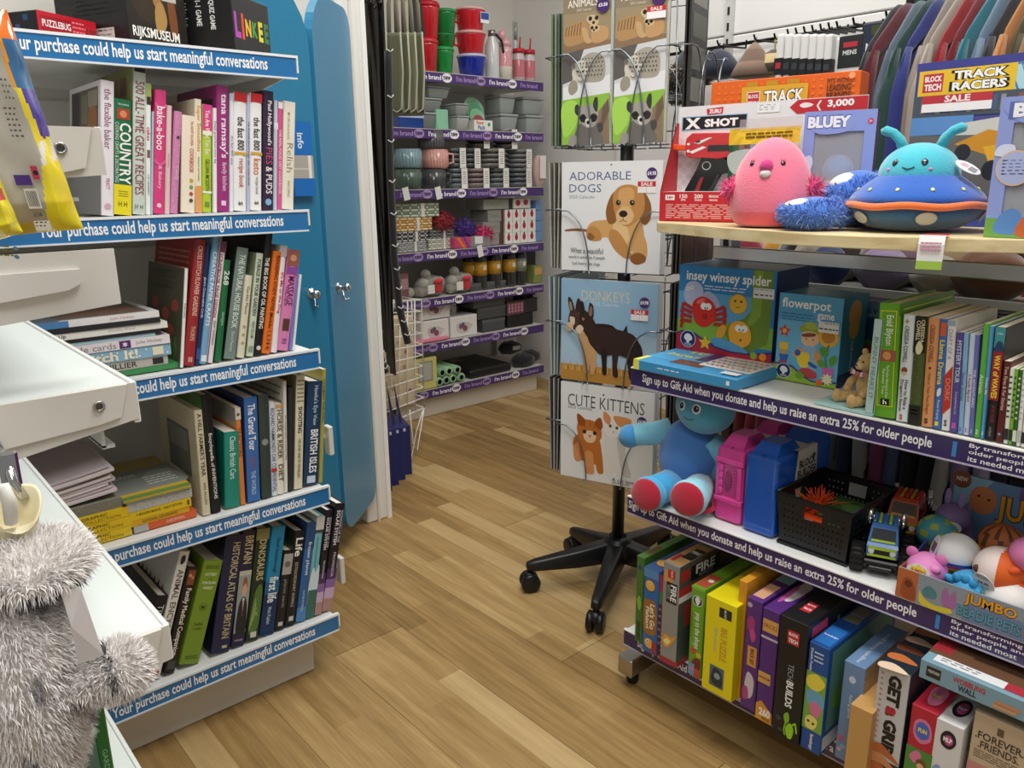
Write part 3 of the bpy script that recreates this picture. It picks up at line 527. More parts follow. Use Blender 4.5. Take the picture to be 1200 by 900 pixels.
# ---- bottom shelf
r = Row('y', LY+.022, LZ[4], 'reference books leaning on the bottom shelf'); k = r.book
k('reference_book', 'black book at the left end showing its dark photographic cover', 157, 172, 193, 698, .22, '141518', [('t', 'TIME', .3, .1, .8, .3, 'd8d8d4', 0), ('l', .3, .45, .7, .7, 5, '8a8a8a'), ('h', 'C', .35, .9, .65, .95, 'f0f0f0')], left=[('r', .06, .04, .94, .96, '232a30'), ('e', .5, .4, .28, .28, '39444c'), ('r', .15, .7, .8, .8, '4c565e')], hard=True)
k('reference_book', 'white animal encyclopedia with gold lettering', 175, 189, 218.5, 646, .24, 'ecebe6', [('t', 'ANIMAL ENCYCLOPEDIA', .25, .14, .8, .86, '6f6148', .012), ('b', [(.3, .04), (.6, .03), (.7, .07), (.5, .1), (.3, .09)], '2a2a2a'), ('r', .25, .93, .75, .97, 'b84a3a')], left=[('r', 0, 0, 1, 1, 'd5d6d4')]+[('p', [(.1+.1*i, .4), (.14+.1*i, .3), (.18+.1*i, .4)], '3c3c3c') for i in range(8)], hard=True)
k('reference_book', 'black family medical book with a couple pictured at the top', 192, 206, 228, 664, .22, '1c1a1a', [('r', .2, .03, .85, .17, '8c4a2c'), ('c', .4, .08, .16, 'd39a72'), ('c', .65, .1, .14, 'c8875f'), ('t', 'Family Medical Companion', .2, .2, .8, .83, 'efe9dd', .018), ('r', .15, .88, .85, .96, '4a4a48')], hard=True)
k('reference_book', 'thick olive green pottery marks book', 211, 236, 254, 656, .2, '7c9a2f', [('l', .15, .05, .85, .09, 2, '39480f'), ('h', 'POTTERY', .2, .12, .8, .15, 'e3ecc0', .02), ('h', 'AND', .45, .17, .6, .185, '39480f'), ('h', 'PORCELAIN', .15, .2, .85, .23, 'e3ecc0', .02), ('h', 'MARKS', .25, .25, .75, .28, 'e3ecc0', .02), ('c', .5, .45, .2, '39480f'), ('c', .5, .45, .18, '7c9a2f'), ('h', 'M', .4, .43, .6, .47, '39480f'), ('h', 'Geoffrey', .25, .6, .7, .63, '39480f'), ('h', 'A Godden', .25, .645, .7, .67, '39480f'), ('l', .2, .92, .85, .96, 2, '39480f')], hard=True)
k('reference_book', 'dark navy historical atlas', 247, 270.5, 277, 627, .24, '1f2447', [('t', 'HISTORICAL ATLAS OF BRITAIN', .45, .06, .85, .88, 'c8b98e', .014), ('r', .55, .94, .8, .965, 'c8b98e')], left=[('r', 0, 0, 1, 1, '14172b')], hard=True)
k('reference_book', 'dark book titled BRITAIN with a suited person on its spine', 271, 287, 293.5, 622, .24, '26213f', [('t', 'BRITAIN', .25, .04, .85, .28, 'cfb98f', .016), ('r', .05, .36, .95, .88, '9aa6a0'), ('r', .05, .34, .95, .38, 'c3bdae'), ('b', [(.2, .88), (.22, .66), (.42, .58), (.7, .58), (.88, .68), (.9, .88)], '23252f'), ('p', [(.48, .58), (.62, .58), (.56, .74)], 'e9e6e0'), ('p', [(.53, .6), (.58, .6), (.57, .72), (.53, .72)], '9c2a30'), ('e', .55, .5, .19, .06, 'd8a98c'), ('b', [(.38, .48), (.42, .41), (.58, .395), (.72, .43), (.73, .49), (.6, .45)], '9a5c34'), ('h', 'DORLING', .2, .93, .8, .96, 'cfc8b8')], hard=True)
k('reference_book', 'dark green dinosaurs book with a fern pattern', 288, 303.5, 309.5, 619, .23, '22301f', [('t', 'DINOSAURS', .3, .1, .85, .46, 'c9b98c', .018), ('r', 0, 0, 1, .1, '8c8450'), ('b', [(.1, .9), (.3, .6), (.6, .5), (.9, .55), (.85, .85), (.5, .95)], '57783a')]+[('ln', [(.15+.1*i, .9-.04*i), (.45+.06*i, .62+.04*i)], .0015, '9db86a') for i in range(5)]+[('r', .3, .92, .75, .97, 'd9d6cc')], hard=True)
k('reference_book', 'thick cyan and blue book titled first life', 304, 321, 328, 617, .23, '1c86b2', [('r', 0, .5, 1, .62, '17608e'), ('r', 0, .62, 1, 1, '14305c'), ('t', 'first life', .2, .46, .95, .7, 'f2f6f8', .02), ('t', 'David Attenborough', .35, .1, .7, .42, '0f3f5c'), ('t', 'Matt Kaplan', .3, .74, .65, .9, 'bcd3e2')], left=[('r', 0, 0, 1, .5, '2a95bd'), ('r', 0, .5, 1, 1, '152c4c')], hard=True)
k('reference_book', 'short black planet book with a grey picture at its top', 321.3, 333.5, 339.5, 645, .2, '161618', [('r', .05, .04, .95, .3, 'a9a9a4'), ('c', .5, .17, .3, '6d6d69'), ('t', 'planet earth', .3, .36, .7, .72, '8b8f92'), ('r', .3, .9, .75, .95, 'c9c9c4')], hard=True)
k('reference_book', 'black book titled Life with a green photo cover', 333.8, 346, 352, 622, .22, '17171a', [('t', 'Life', .2, .06, .9, .28, 'f0efe8', .02), ('t', 'EXTRAORDINARY ANIMALS', .35, .33, .65, .8, 'b4b0a4'), ('r', .3, .9, .75, .95, 'c9c9c4')], left=[('r', 0, 0, 1, 1, '22311f'), ('b', [(.3, .2), (.8, .1), (.9, .5), (.5, .5)], '3f5c30')], hard=True)
k('reference_book', 'blue frozen planet book', 346.3, 357.5, 366, 612.5, .23, '2f65a0', [('r', 0, 0, 1, .25, '2a4c7c'), ('r', 0, .85, 1, 1, '4f86bc'), ('t', 'frozen planet', .3, .12, .75, .6, 'e6eef6', .01), ('t', 'ALASTAIR FOTHERGILL', .4, .68, .65, .9, 'bcd3e8')], left=[('r', 0, 0, 1, 1, '274a78')], hard=True)
k('reference_book', 'teal and white book with snowy mountain and forest spine', 357.8, 367.5, 376.5, 605, .22, '79bcc6', [('r', 0, 0, 1, .13, 'd6d6d0'), ('r', 0, .13, 1, .16, '3c4c50'), ('b', [(0, .6), (.3, .5), (.6, .55), (1, .48), (1, .75), (0, .75)], 'cfe3e8'), ('r', 0, .72, 1, 1, '3c6f60'), ('r', .3, .2, .5, .5, '4f98a6')], left=[('r', 0, 0, 1, 1, 'c3c3bd')], hard=True)
for uL, uR, uT, vT, lb in ((368, 376.5, 387, 598, 'black solar system book with purple glow, left of the matching pair'), (377, 388.5, 400, 590, 'black solar system book with purple glow, at the right end of the bottom shelf')):
    k('reference_book', lb, uL, uR, uT, vT, .22, '1a1620', [('r', 0, .6, 1, .72, '4c3160'), ('r', 0, .7, 1, .8, '8a66a8'), ('r', 0, .78, 1, .88, 'c9aed0'), ('r', 0, .88, 1, 1, 'b08a80'), ('t', 'WONDERS OF THE', .6, .06, .85, .36, 'cfc8d6', .01), ('t', 'SOLAR SYSTEM', .2, .06, .55, .38, 'f0ecf2', .016), ('t', 'PROFESSOR', .4, .45, .65, .68, 'cfc8d6')], hard=True, page='f3f2f0')
# ---- books lying flat on the third shelf and magazine piles on the fourth
def flat_book(name, label, xL, xR, z0, th, y0, D, col, spine=(), top=(), group=None, tw=0, page='ece6d8', cat='book', soft=False):
    rt = thing(name, label, cat, (xL, y0, z0), tw, group); W = xR-xL; t = min(.0016, th*.16); b = B()
    # cover folded round the spine edge (front), pages inside
    pl = [(0, 0), (D, 0), (D, t), (t+.001, t), (t+.001, th-t), (D, th-t), (D, th), (0, th)]
    n = len(pl); vs = [(0, p[0], p[1]) for p in pl]+[(W, p[0], p[1]) for p in pl]
    b.raw(vs, [list(range(n))[::-1], [n+i for i in range(n)]]+[[i, (i+1) % n, n+(i+1) % n, n+i] for i in range(n)], col, CARD)
    fs = boxfaces(b, 0, W, 0, D, 0, th); prints(fs['front'], spine); prints(fs['top'], top); b.build('cover', rt)
    b = B(); b.box((.002, t+.002, t*1.02), (W-.002, D-.002, th-t*1.02), page, PAPER); b.build('pages', rt); return rt
y3 = LY+.03; z = LZ[2]; g3 = 'craft books lying in a pile on the third shelf'
hs = lambda v0, v1, u: abs(PY(u, v0, y3).z-PY(u, v1, y3).z)
pile = [('green book at the bottom of the lying craft book pile', 213, .010, '3f8a52', [('t', '', 0, 0, 1, 1, '000000')], 0), ('grey book titled with black capitals lying second from the bottom', 198, .017, 'b9b4aa', [('h', 'MALCOLM HILLIER', .3, .2, .8, .8, '222222', .01), ('r', .9, .15, .97, .85, '2a2a2a')], .02),
 ('pale blue polka dot book lying in the craft pile', 201, .022, '88b4cc', [('c', .03+.045*i, .25+.5*(i % 2), .006, 'e9f2f6') for i in range(22)]+[('h', 'Stitch It!', .38, .1, .82, .9, 'f1e8cf', .03), ('r', .88, .15, .95, .85, 'e9e0c4')], 0),
 ('white handmade cards book with a purple square on its spine', 199, .016, 'e8dfe2', [('h', 'handmade cards', .22, .15, .66, .85, '8a7c86', 0), ('r', .68, .05, .75, .95, '5a2f6a'), ('*', .715, .5, .02, 'e9dff0', 6), ('h', 'Julie Hickey', .78, .25, .95, .75, '8c8c8c', 0)], -.02), ('pale yellow and blue booklet lying above the handmade cards book', 183, .006, 'a9c9d4', [('r', 0, .2, .5, .8, 'd9d6a0')], .02),
 ('black booklet lying under the white pop up book', 190, .006, '222226', (), 0), ('white pop up book lying near the top of the craft pile', 197, .012, 'eceae4', [('h', 'Paper Pop Up', .18, .2, .38, .85, '3a3a3a', .012), ('h', 'Dorothy Wood', .62, .3, .8, .7, '9a9a9a', 0)], .01), ('thin black booklet lying second from the top of the craft pile', 188, .009, '26262a', (), -.015),
 ('white and blue craft book with a brown cover photo lying on top of the pile', 187.5, .012, 'e9e9e8', [('r', 0, 0, .45, 1, '4f86bc'), ('h', 'Julie Hickey', .68, .25, .85, .75, 'c87a8a', 0)], .02)]
for i, (lb, uR, th, c, sp, tw) in enumerate(pile):
    xR = XatU(uR, y3, z); flat_book('craft_book', lb, xR-.27, xR, z+.0005, th-.0006, y3, .19, c, [o for o in sp if o[1] != ''], [('r', .05, .1, .95, .95, '7d6a60'), ('r', .0, .1, .4, 1, '6b7884'), ('r', .5, .3, .9, .8, '8f6f5e')] if i == 8 else (), g3, tw*.5); z += th
# magazines on the fourth shelf
y4 = LY+.03; z4 = LZ[3]
def mag(label, xL, xR, z, th, y0, D, col, spine, top, curl=0, tw=0, group='magazine piles on the fourth shelf'):
    rt = thing('magazine', label, 'magazine', (xL, y0, z), tw, group); W = xR-xL; b = B(); n = 10; vs = []
    for i in range(n+1):
        x = W*i/n; q = curl*((i/n)**2)
        for yy in (0, D): vs += [(x, yy, q), (x, yy, q+th)]
    fs = []; cs = []
    for i in range(n):
        a = i*4; c = a+4; fs += [[a, c, c+1, a+1], [a+1, c+1, c+3, a+3], [a+2, a+3, c+3, c+2], [a, a+2, c+2, c]]; cs += [col]*4
    fs += [[0, 1, 3, 2], [n*4, n*4+2, n*4+3, n*4+1]]; cs += ['e4e0dc', 'e4e0dc']; b.raw(vs, fs, cs, CARD)
    f = Face(b, (0, 0, th), (1, 0, 0), (0, 0, -1), W, th)
    if not curl: prints(f, spine); prints(Face(b, (0, D, th), (1, 0, 0), (0, -1, 0), W, D), top)
    b.build('cover', rt)
    b = B(); vs = []
    for i in range(n+1):
        x = .003+(W-.002)*i/n; q = curl*((i/n)**2)
        for yy in (.003, D-.002): vs += [(x, yy, q+th*.12), (x, yy, q+th*.88)]
    fs = [[0, 1, 3, 2], [n*4, n*4+2, n*4+3, n*4+1]]
    for i in range(n): a = i*4; c = a+4; fs += [[a, c, c+1, a+1], [a+1, c+1, c+3, a+3], [a+2, a+3, c+3, c+2], [a, a+2, c+2, c]]
    b.raw(vs, fs, 'ded8d2', PAPER); b.build('pages', rt); return rt
xa = XatU(99, y4, z4); xb = XatU(155, y4, z4); xc = XatU(158, y4, z4); xd = XatU(231, y4, z4)
YB = 'e3bf1f'; z = z4+.0005
for i, w_ in enumerate(('lowest', 'middle', 'topmost')):
    mag(w_+' of the three yellow-spined magazines in the left pile', xb-.24, xb+.002*(i % 2), z, .0185, y4, .2, YB, [('h', 'NATIONAL GEOGRAPHIC', .35, .12, .85, .42, '4c3d08', .01), ('h', 'VOL 12 COLLECTION', .5, .55, .95, .85, '7b6610', 0)], ()); z += .0192
mag('grey layered magazine directly on the yellow-spined ones', xb-.26, xb-.008, z, .018, y4+.004, .2, '8f8c7e', [('l', 0, 0, 1, 1, 5, '6d6a5e')], ()); z += .0185
for i in range(8):
    c = ['d9cfd0', 'cfc3c6', 'e0d6d6', 'c6b9be'][i % 4]
    mag(['lowest', 'second lowest', 'third lowest', 'fourth lowest', 'fourth from top', 'third from top', 'second from top', 'topmost dark-edged'][i]+' curled pale pink magazine in the left pile', xb-.25-.002*i, xb-.012-.006*(i % 3), z, .0048, y4+.012+.004*(i % 2), .19, c, (), (), curl=.012+.001*i, tw=R(.6*(i % 3-1))); z += .0056
z = z4+.0005
mag('orange magazine at the bottom of the right pile', xc, xd, z, .0135, y4, .2, 'd9612f', [('r', 0, 0, .22, 1, 'b9b6ae'), ('h', 'GARDENING', .5, .2, .8, .7, 'f2d4c0', .0)], ()); z += .014
mag('thin yellow magazine above the orange one', xc-.006, xd-.012, z, .011, y4, .2, 'd9a81f', [('h', 'NATIONAL GEOGRAPHIC', .2, .2, .8, .8, '5c4708', .01)], (), tw=R(.5)); z += .0115
mag('yellow-spined magazine under the silver-edged stack', xc-.004, xd-.008, z, .0165, y4, .2, YB, [('h', 'A MODERN MARVEL - GREAT ESTATES', .1, .2, .85, .6, '4c3d08', .01), ('r', .93, .2, .97, .8, '6c5810')], (), tw=R(-.4)); z += .017
mag('silver-edged magazine with worn pages in the right pile', xc-.006, xd-.004, z, .021, y4, .2, 'b4b2aa', [('l', 0, .05, 1, .95, 6, '7f7d76'), ('l', 0, .05, 1, .95, 6, 'd4d2cb', 5)], (), tw=R(.3)); z += .0215
mag('landscape-covered magazine on top of the right pile', xc-.012, xd-.006, z, .007, y4-.004, .22, '8aa054', [('r', 0, .3, 1, .7, 'cfa83a')], [('r', 0, 0, 1, .3, 'a89548'), ('r', 0, .3, 1, .88, '7d857c'), ('b', [(0, .6), (.2, .4), (.45, .55), (.7, .4), (1, .5), (1, .88), (0, .88)], '8d948c'), ('h', 'TURNA', .05, .32, .45, .56, 'dfe1d8', 0), ('l', .5, .55, .95, .8, 4, 'e3e3da'), ('r', 0, .88, 1, .94, 'd3aa34'), ('r', 0, .94, 1, 1, '6f9448')], tw=R(-.8))
# ================================================================ boxed games and toys on the right gondola
def carton(name, label, P0, rz, W, D, H, col, front=(), left=(), right=(), top=(), cat='boxed game', group=None, back=(), m=None, sticker=None, bev=.0012):
    b = B(); b.box((0, 0, 0), (W, D, H), col, m or CARD, bev=bev)
    fs = boxfaces(b, 0, W, 0, D, 0, H)
    for k, o in (('front', front), ('left', left), ('right', right), ('top', top)): prints(fs[k], o)
    o = b.build(name); o.location = P0; o.rotation_euler = (0, 0, rz); tag(o, label, cat, group)
    if sticker:   # white price sticker: face, u0,v0,u1,v1
        b = B(); f0 = dict(front=Face(b, (0, -.0022, H), (1, 0, 0), (0, 0, -1), W, H), top=Face(b, (0, D, H+.0022), (1, 0, 0), (0, -1, 0), W, D))[sticker[0]]
        u0, v0, u1, v1 = sticker[1:5]; f0.rect(u0, v0, u1, v1, 'f0efec'); f0.h = f0.h
        prints(f0, sticker[5] if len(sticker) > 5 else [('l', u0+.01, v0+.01, u1-.01, v0+(v1-v0)*.4, 1, '9a9a9a'), ('l', u0+.01, v0+(v1-v0)*.6, u1-.01, v1-.005, 1, '3c3c3c')]); b.build('price_sticker', o)
    return o
def span(uL, vL, uR, vR, z):
    a, c = PZ(uL, vL, z), PZ(uR, vR, z); d = c-a; return a, math.atan2(d.y, d.x), d.length
ORCH = lambda cu, cv, r, h: [('c', cu, cv, r, 'f4f4f4'), ('c', cu, cv, r*.94, '1f2a6a'), ('b', [(cu-r*.5, cv-r*.05*h), (cu-r*.35, cv-r*.5*h), (cu+r*.1, cv-r*.6*h), (cu+r*.5, cv-r*.3*h), (cu+r*.5, cv+r*.1*h), (cu-r*.1, cv+r*.25*h)], 'f4f4f4'), ('b', [(cu-r*.12, cv+r*.15*h), (cu+r*.12, cv+r*.15*h), (cu+r*.16, cv+r*.45*h), (cu-r*.16, cv+r*.45*h)], 'f4f4f4'), ('h', 'TOYS', cu-r*.45, cv+r*.52*h, cu+r*.45, cv+r*.8*h, 'f4f4f4', .02)]
# ---- upper white shelf
zA = RZ[0]+.001
P0 = V((1.19, .983, zA)); W = .238
carton('puzzle_book', 'flat blue boxed book lying at the left end of the upper white shelf', P0, -PI/2, W, .27, .02, '3f95c8', front=[('r', 0, 0, .06, 1, 'e6df5a'), ('l', .25, .4, .5, .7, 1, 'e8f1f6'), ('r', .9, .3, .93, .7, 'eef3f6')],
       top=[('r', 0, .2, .5, .85, '4aa0d4'), ('r', .0, .84, .05, 1, 'e8e15e'), ('h', '101', .2, .42, .4, .56, 'e9df4c', .03), ('h', 'DALMATIANS', .08, .58, .52, .74, 'e9df4c', .03), ('r', .38, .34, .55, .72, '4b3f78'), ('r', .28, .76, .58, .9, '6e4638'), ('r', .5, .28, .97, .82, 'ece7e4')]+[('c', .54+.047*(i % 9), .36+.08*(i//9), .016, ['c96a52', 'd9b28c', '8a9ab8', 'b8c08a', 'c98aa0', 'e0c25a'][(i*5) % 6]) for i in range(54)]+[('r', .8, .88, .95, .95, 'e9eef0')], cat='book')
z = zA+.0205; a, rz, W = span(793, 408, 903.5, 425.6, z); H = PX(798, 310, a.x).z-z
SP = [('r', 0, 0, 1, 1, '2b83c3'), ('r', 0, .3, .8, .85, '5fa8d6'), ('r', 0, .62, 1, .86, '84b53c'), ('p', [(.77, 0), (.97, 0), (.97, .55), (.95, .8), (.78, .92), (.6, .9), (.52, .75), (.56, .62), (.7, .55), (.77, .45)], '6f8f2a'), ('p', [(.79, 0), (.87, 0), (.87, .5), (.8, .6), (.72, .65), (.77, .5)], '85a636'),
      ('h', 'insey winsey spider', .08, .055, .95, .2, 'fbfbf6', .02), ('l', .28, .215, .72, .28, 2, 'dfeaf2')]
SP += [('b', [(.06+.0, .3), (.1, .2), (.19, .18), (.26, .24), (.27, .36), (.24, .46), (.14, .47), (.07, .4)], 'b9bfdd'), ('b', [(.27, .32), (.33, .28), (.41, .34), (.46, .46), (.42, .52), (.3, .44)], 'b3b9d8'), ('c', .1, .27, .018, 'f3f3f3'), ('c', .145, .255, .018, 'f3f3f3'), ('c', .1, .27, .007, '30304a'), ('c', .145, .255, .007, '30304a'),
       ('c', .64, .39, .095, 'b78d1c'), ('c', .64, .39, .088, 'f0b92e'), ('c', .61, .36, .012, '5a4210'), ('c', .67, .36, .012, '5a4210'), ('ln', [(.62, .42), (.64, .435), (.66, .42)], .0015, '7a5a18')]
for sx in (-1, 1):
    for i in range(4):
        x0 = .28+sx*.12; SP.append(('ln', [(x0, .5+.05*i), (x0+sx*.1, .44+.07*i), (x0+sx*.12, .56+.06*i)], .007, 'b0281f'))
SP += [('b', [(.16, .5), (.18, .4), (.27, .345), (.37, .39), (.42, .5), (.4, .62), (.3, .7), (.2, .65)], 'd8281f'), ('b', [(.2, .42), (.25, .37), (.3, .38), (.25, .43)], 'ee6a58'), ('c', .285, .455, .034, 'f8f5f0'), ('c', .335, .455, .034, 'f8f5f0'), ('c', .3, .475, .008, '3a1a10'), ('c', .325, .475, .008, '3a1a10'), ('c', .3, .575, .03, 'b01f18'),
       ('b', [(.44, .72), (.5, .64), (.54, .68), (.5, .8), (.45, .84)], 'e8a62c'), ('b', [(.56, .7), (.6, .6), (.7, .58), (.78, .66), (.79, .8), (.7, .88), (.6, .86)], 'f0ae2b'), ('c', .66, .66, .034, 'f8f5f0'), ('c', .72, .66, .034, 'f8f5f0'), ('c', .67, .675, .008, '3a2a10'), ('c', .71, .675, .008, '3a2a10'), ('c', .69, .79, .012, '8a4a10'), ('b', [(.38, .83), (.5, .8), (.72, .88), (.76, .93), (.6, .95), (.45, .92)], '5aa0d0'),
       ('p', [(0, .8), (.05, .77), (.12, .76), (.2, .78), (.3, .84), (.42, .9), (.6, .935), (.8, .93), (1, .88), (1, 1), (0, 1)], '1d2f7a'), ('p', [(0, .815), (.05, .785), (.12, .775), (.2, .8), (.3, .86), (.42, .92), (.6, .95), (.8, .945), (1, .9), (1, 1), (0, 1)], 'b4203a'), ('*', .32, .88, .075, 'f1c232'), ('c', .83, .945, .035, '8fb43a'), ('c', .92, .945, .035, 'f09a2c')]+ORCH(.13, .86, .085, W/H)
carton('game_box', 'blue game box with a red spider and green drainpipe, standing on the flat blue book', a, rz, W, .14, H, '1f5f9e', front=SP, right=[('r', 0, 0, 1, 1, '1a3f78'), ('v', 'insey winsey spider', .08, .35, .28, .75, 'cfd8e8'), ('r', 0, .85, 1, 1, '1d2048')], top=[('r', 0, 0, 1, 1, '2a5578')], sticker=('front', .79, .19, .99, .3))
a, rz, W = span(907, 442.5, 979.5, 456, zA); H = PX(914.5, 342.5, a.x).z-zA
FL = [('r', 0, 0, 1, 1, '6db6dc'), ('r', 0, 0, 1, .3, '57a5d2'), ('h', 'flowerpot', .05, .05, .82, .19, 'fafaf5', .02), ('h', 'game', .62, .19, .88, .28, 'fafaf5', .02), ('l', .06, .22, .58, .32, 3, '2f6a9c'), ('*', .12, .43, .11, 'cf3a4c', 5, .5), ('c', .12, .43, .035, 'e8c23c'),
      ('b', [(.36, .4), (.42, .33), (.55, .31), (.68, .36), (.72, .42), (.55, .44)], '9cab3a'), ('b', [(.44, .37), (.48, .3), (.58, .3), (.63, .37)], 'b4c04a'), ('b', [(.4, .5), (.42, .42), (.55, .4), (.66, .43), (.67, .52), (.55, .58), (.45, .56)], 'efc09a'), ('c', .48, .49, .012, '4a2a1a'), ('c', .59, .49, .012, '4a2a1a'), ('b', [(.4, .45), (.5, .42), (.62, .42), (.6, .45), (.45, .47)], '8a4a20'),
      ('b', [(.4, .6), (.5, .57), (.64, .58), (.68, .72), (.65, .84), (.42, .84)], '8fb6d4'), ('b', [(.28, .68), (.38, .6), (.44, .62), (.38, .72)], 'e9953f'), ('b', [(.64, .6), (.72, .66), (.72, .76), (.64, .72)], 'e9953f'), ('b', [(.42, .84), (.55, .82), (.68, .86), (.66, .93), (.42, .92)], 'c3434a'),
      ('b', [(.36, .68), (.5, .64), (.56, .7), (.53, .81), (.4, .8)], 'f2cf2e'), ('b', [(.55, .74), (.68, .78), (.66, .81), (.55, .78)], '2e5fa8'), ('c', .36, .66, .05, '2f62b0'), ('r', .06, .56, .2, .64, 'edc33a'), ('p', [(.08, .64), (.18, .64), (.17, .7), (.1, .7)], 'd9a62e'), ('p', [(.06, .7), (.22, .7), (.19, .79), (.09, .79)], '3566b0'), ('p', [(.06, .78), (.2, .78), (.18, .84), (.08, .84)], 'c2455a')]
for i in range(14): t = 2*PI*i/14; FL.append(('c', .82+.13*math.cos(t), .43+.13*math.sin(t)*W/H, .035, 'f0b32c'))
FL += [('c', .82, .43, .09, 'c47f1e'), ('ln', [(.84, .52), (.8, .66), (.84, .8)], .0025, '4f8a2c'), ('b', [(.7, .57), (.79, .56), (.84, .64), (.76, .66)], '5d9c34'), ('b', [(.86, .68), (.95, .63), (.97, .7), (.9, .76)], '5d9c34'), ('b', [(.68, .72), (.76, .7), (.82, .77), (.74, .78)], '5d9c34'), ('p', [(.76, .78), (.95, .78), (.92, .9), (.79, .9)], 'd36bb0'),
       ('p', [(0, .81), (.12, .8), (.3, .82), (.45, .9), (.6, .95), (.8, .96), (1, .92), (1, 1), (0, 1)], '2c3a86'), ('p', [(0, .83), (.12, .815), (.3, .84), (.45, .92), (.6, .965), (.8, .975), (1, .94), (1, 1), (0, 1)], '9cc33c'), ('b', [(.36, .9), (.42, .87), (.5, .9), (.48, .95), (.38, .95)], '6fa42c'), ('c', .74, .96, .05, 'e86a2c'), ('*', .86, .91, .1, 'f3eab8', 9, .6)]+ORCH(.16, .89, .12, W/H)
carton('game_box', 'light blue game box with a child in a green hat watering flowers', a, rz, W, .10, H, '3d86b4', front=FL, right=[('r', 0, 0, 1, 1, '3f86ad'), ('c', .5, .2, .25, 'e0a05a'), ('c', .5, .36, .2, 'd8a25e'), ('v', 'flowerpot game', .35, .5, .6, .85, 'cfe2ee'), ('r', 0, .85, 1, 1, '2b3560')], top=[('r', .05, .1, .95, .9, '4c8aa8')], sticker=('front', .66, .27, .97, .39))
a = PX(998, 437, 1.44); a.z = zA
carton('puzzle_box', 'dark blue puzzle box with green hills standing behind the pale teddy', V((1.44, a.y, zA)), -PI/2, .14, .05, PX(1010, 352, 1.44).z-zA, '2b4a78', front=[('r', 0, 0, 1, .2, '6c87a8'), ('h', 'Ravensburger', -.25+.28, .05, .97, .19, '24406e', .0), ('r', 0, .2, 1, .5, '27406a'), ('b', [(0, .55), (.3, .48), (.6, .52), (1, .46), (1, .8), (0, .8)], '3f6c34'), ('r', .0, .72, 1, 1, '3c3a2c'), ('b', [(.05, .62), (.3, .55), (.55, .6), (.5, .78), (.1, .8)], '8c2a22'), ('r', .1, .8, .5, .95, '2a5fa0'), ('r', .55, .36, .62, .48, 'c8ccd0')], cat='boxed puzzle')
# pale blue gift set: base and card with a teddy sitting on it
p = V((1.205, YatU(1022, 1.205, zA), zA))
s = thing('bear_gift_box', 'open pale teal gift pack with spaced lettering, holding the teddy', 'gift box', p, -PI/2)
b = B(); b.box((-.098, 0, 0), (0, .16, .006), 'a9d0cc', CARD, bev=.001); b.build('base', s)
b = B(); b.box((-.004, .0, .006), (0, .16, .155), 'a9ccc8', CARD); f = Face(b, (-.0042, .16, .155), (0, -1, 0), (0, 0, -1), .16, .149)
b.box((-.012, -.001, .006), (0, .003, .155), 'b6d3cf', CARD, bev=.0005); Face(b, (-.012, -.0012, .155), (1, 0, 0), (0, 0, -1), .012, .149).text('BUNNY HEARS IT', .25, .08, .8, .95, '6d8f90', 0, rot=90); b.build('side_card', s)
TEDDY = 'd0aa6c'
tb = thing('teddy_bear', 'small honey teddy with a checked bow sitting in the pale teal gift pack', 'soft toy', p+V((.05, .034, .0065)), -PI/2-.5); tb.scale = (.8,)*3
b = B(); b.ball((0, .0, .034), (.024, .021, .034), TEDDY, PLUSH); b.build('body', tb)
b = B(); b.ball((0, -.004, .084), (.021, .02, .02), TEDDY, PLUSH); b.ball((0, -.022, .079), (.0105, .009, .008), 'dcbf8a', PLUSH); b.build('head', tb)
for sx in (-1, 1):
    b = B(); b.ball((sx*.017, .0, .103), (.008, .005, .008), TEDDY, PLUSH, 12, 8); b.build('ear', tb)
    b = B(); b.tube([(sx*.02, -.004, .055), (sx*.03, -.016, .04), (sx*.026, -.028, .026)], [.009, .009, .008], TEDDY, PLUSH, n=10); b.ball((sx*.026, -.028, .026), .0085, TEDDY, PLUSH, 10, 8); b.build('arm', tb)
    b = B(); b.tube([(sx*.014, -.006, .012), (sx*.022, -.034, .011), (sx*.024, -.05, .011)], [.012, .011, .01], TEDDY, PLUSH, n=10); b.ball((sx*.024, -.052, .014), (.0105, .009, .014), TEDDY, PLUSH, 12, 8); b.build('leg', tb)
    b = B(); b.ball((sx*.0085, -.0225, .089), .002, '1c120a', GLOSS, 8, 6); b.build('eye', tb)
b = B(); b.ball((0, -.031, .0815), (.003, .002, .002), '2c1a10', PLAST, 8, 6); b.build('nose', tb)
b = B()
for sx in (-1, 1): b.raw([(0, -.023, .062), (sx*.022, -.025, .072), (sx*.024, -.026, .058), (sx*.004, -.027, .06)], [[0, 1, 2, 3]], 'c9707a', CLOTH); b.raw([(sx*.008, -.0255, .068), (sx*.016, -.0265, .07), (sx*.016, -.027, .06), (sx*.008, -.027, .0605)], [[0, 1, 2, 3]], 'ecd9d6', CLOTH)
b.ball((0, -.026, .063), .005, 'c9707a', CLOTH, 8, 6); b.build('bow', tb)
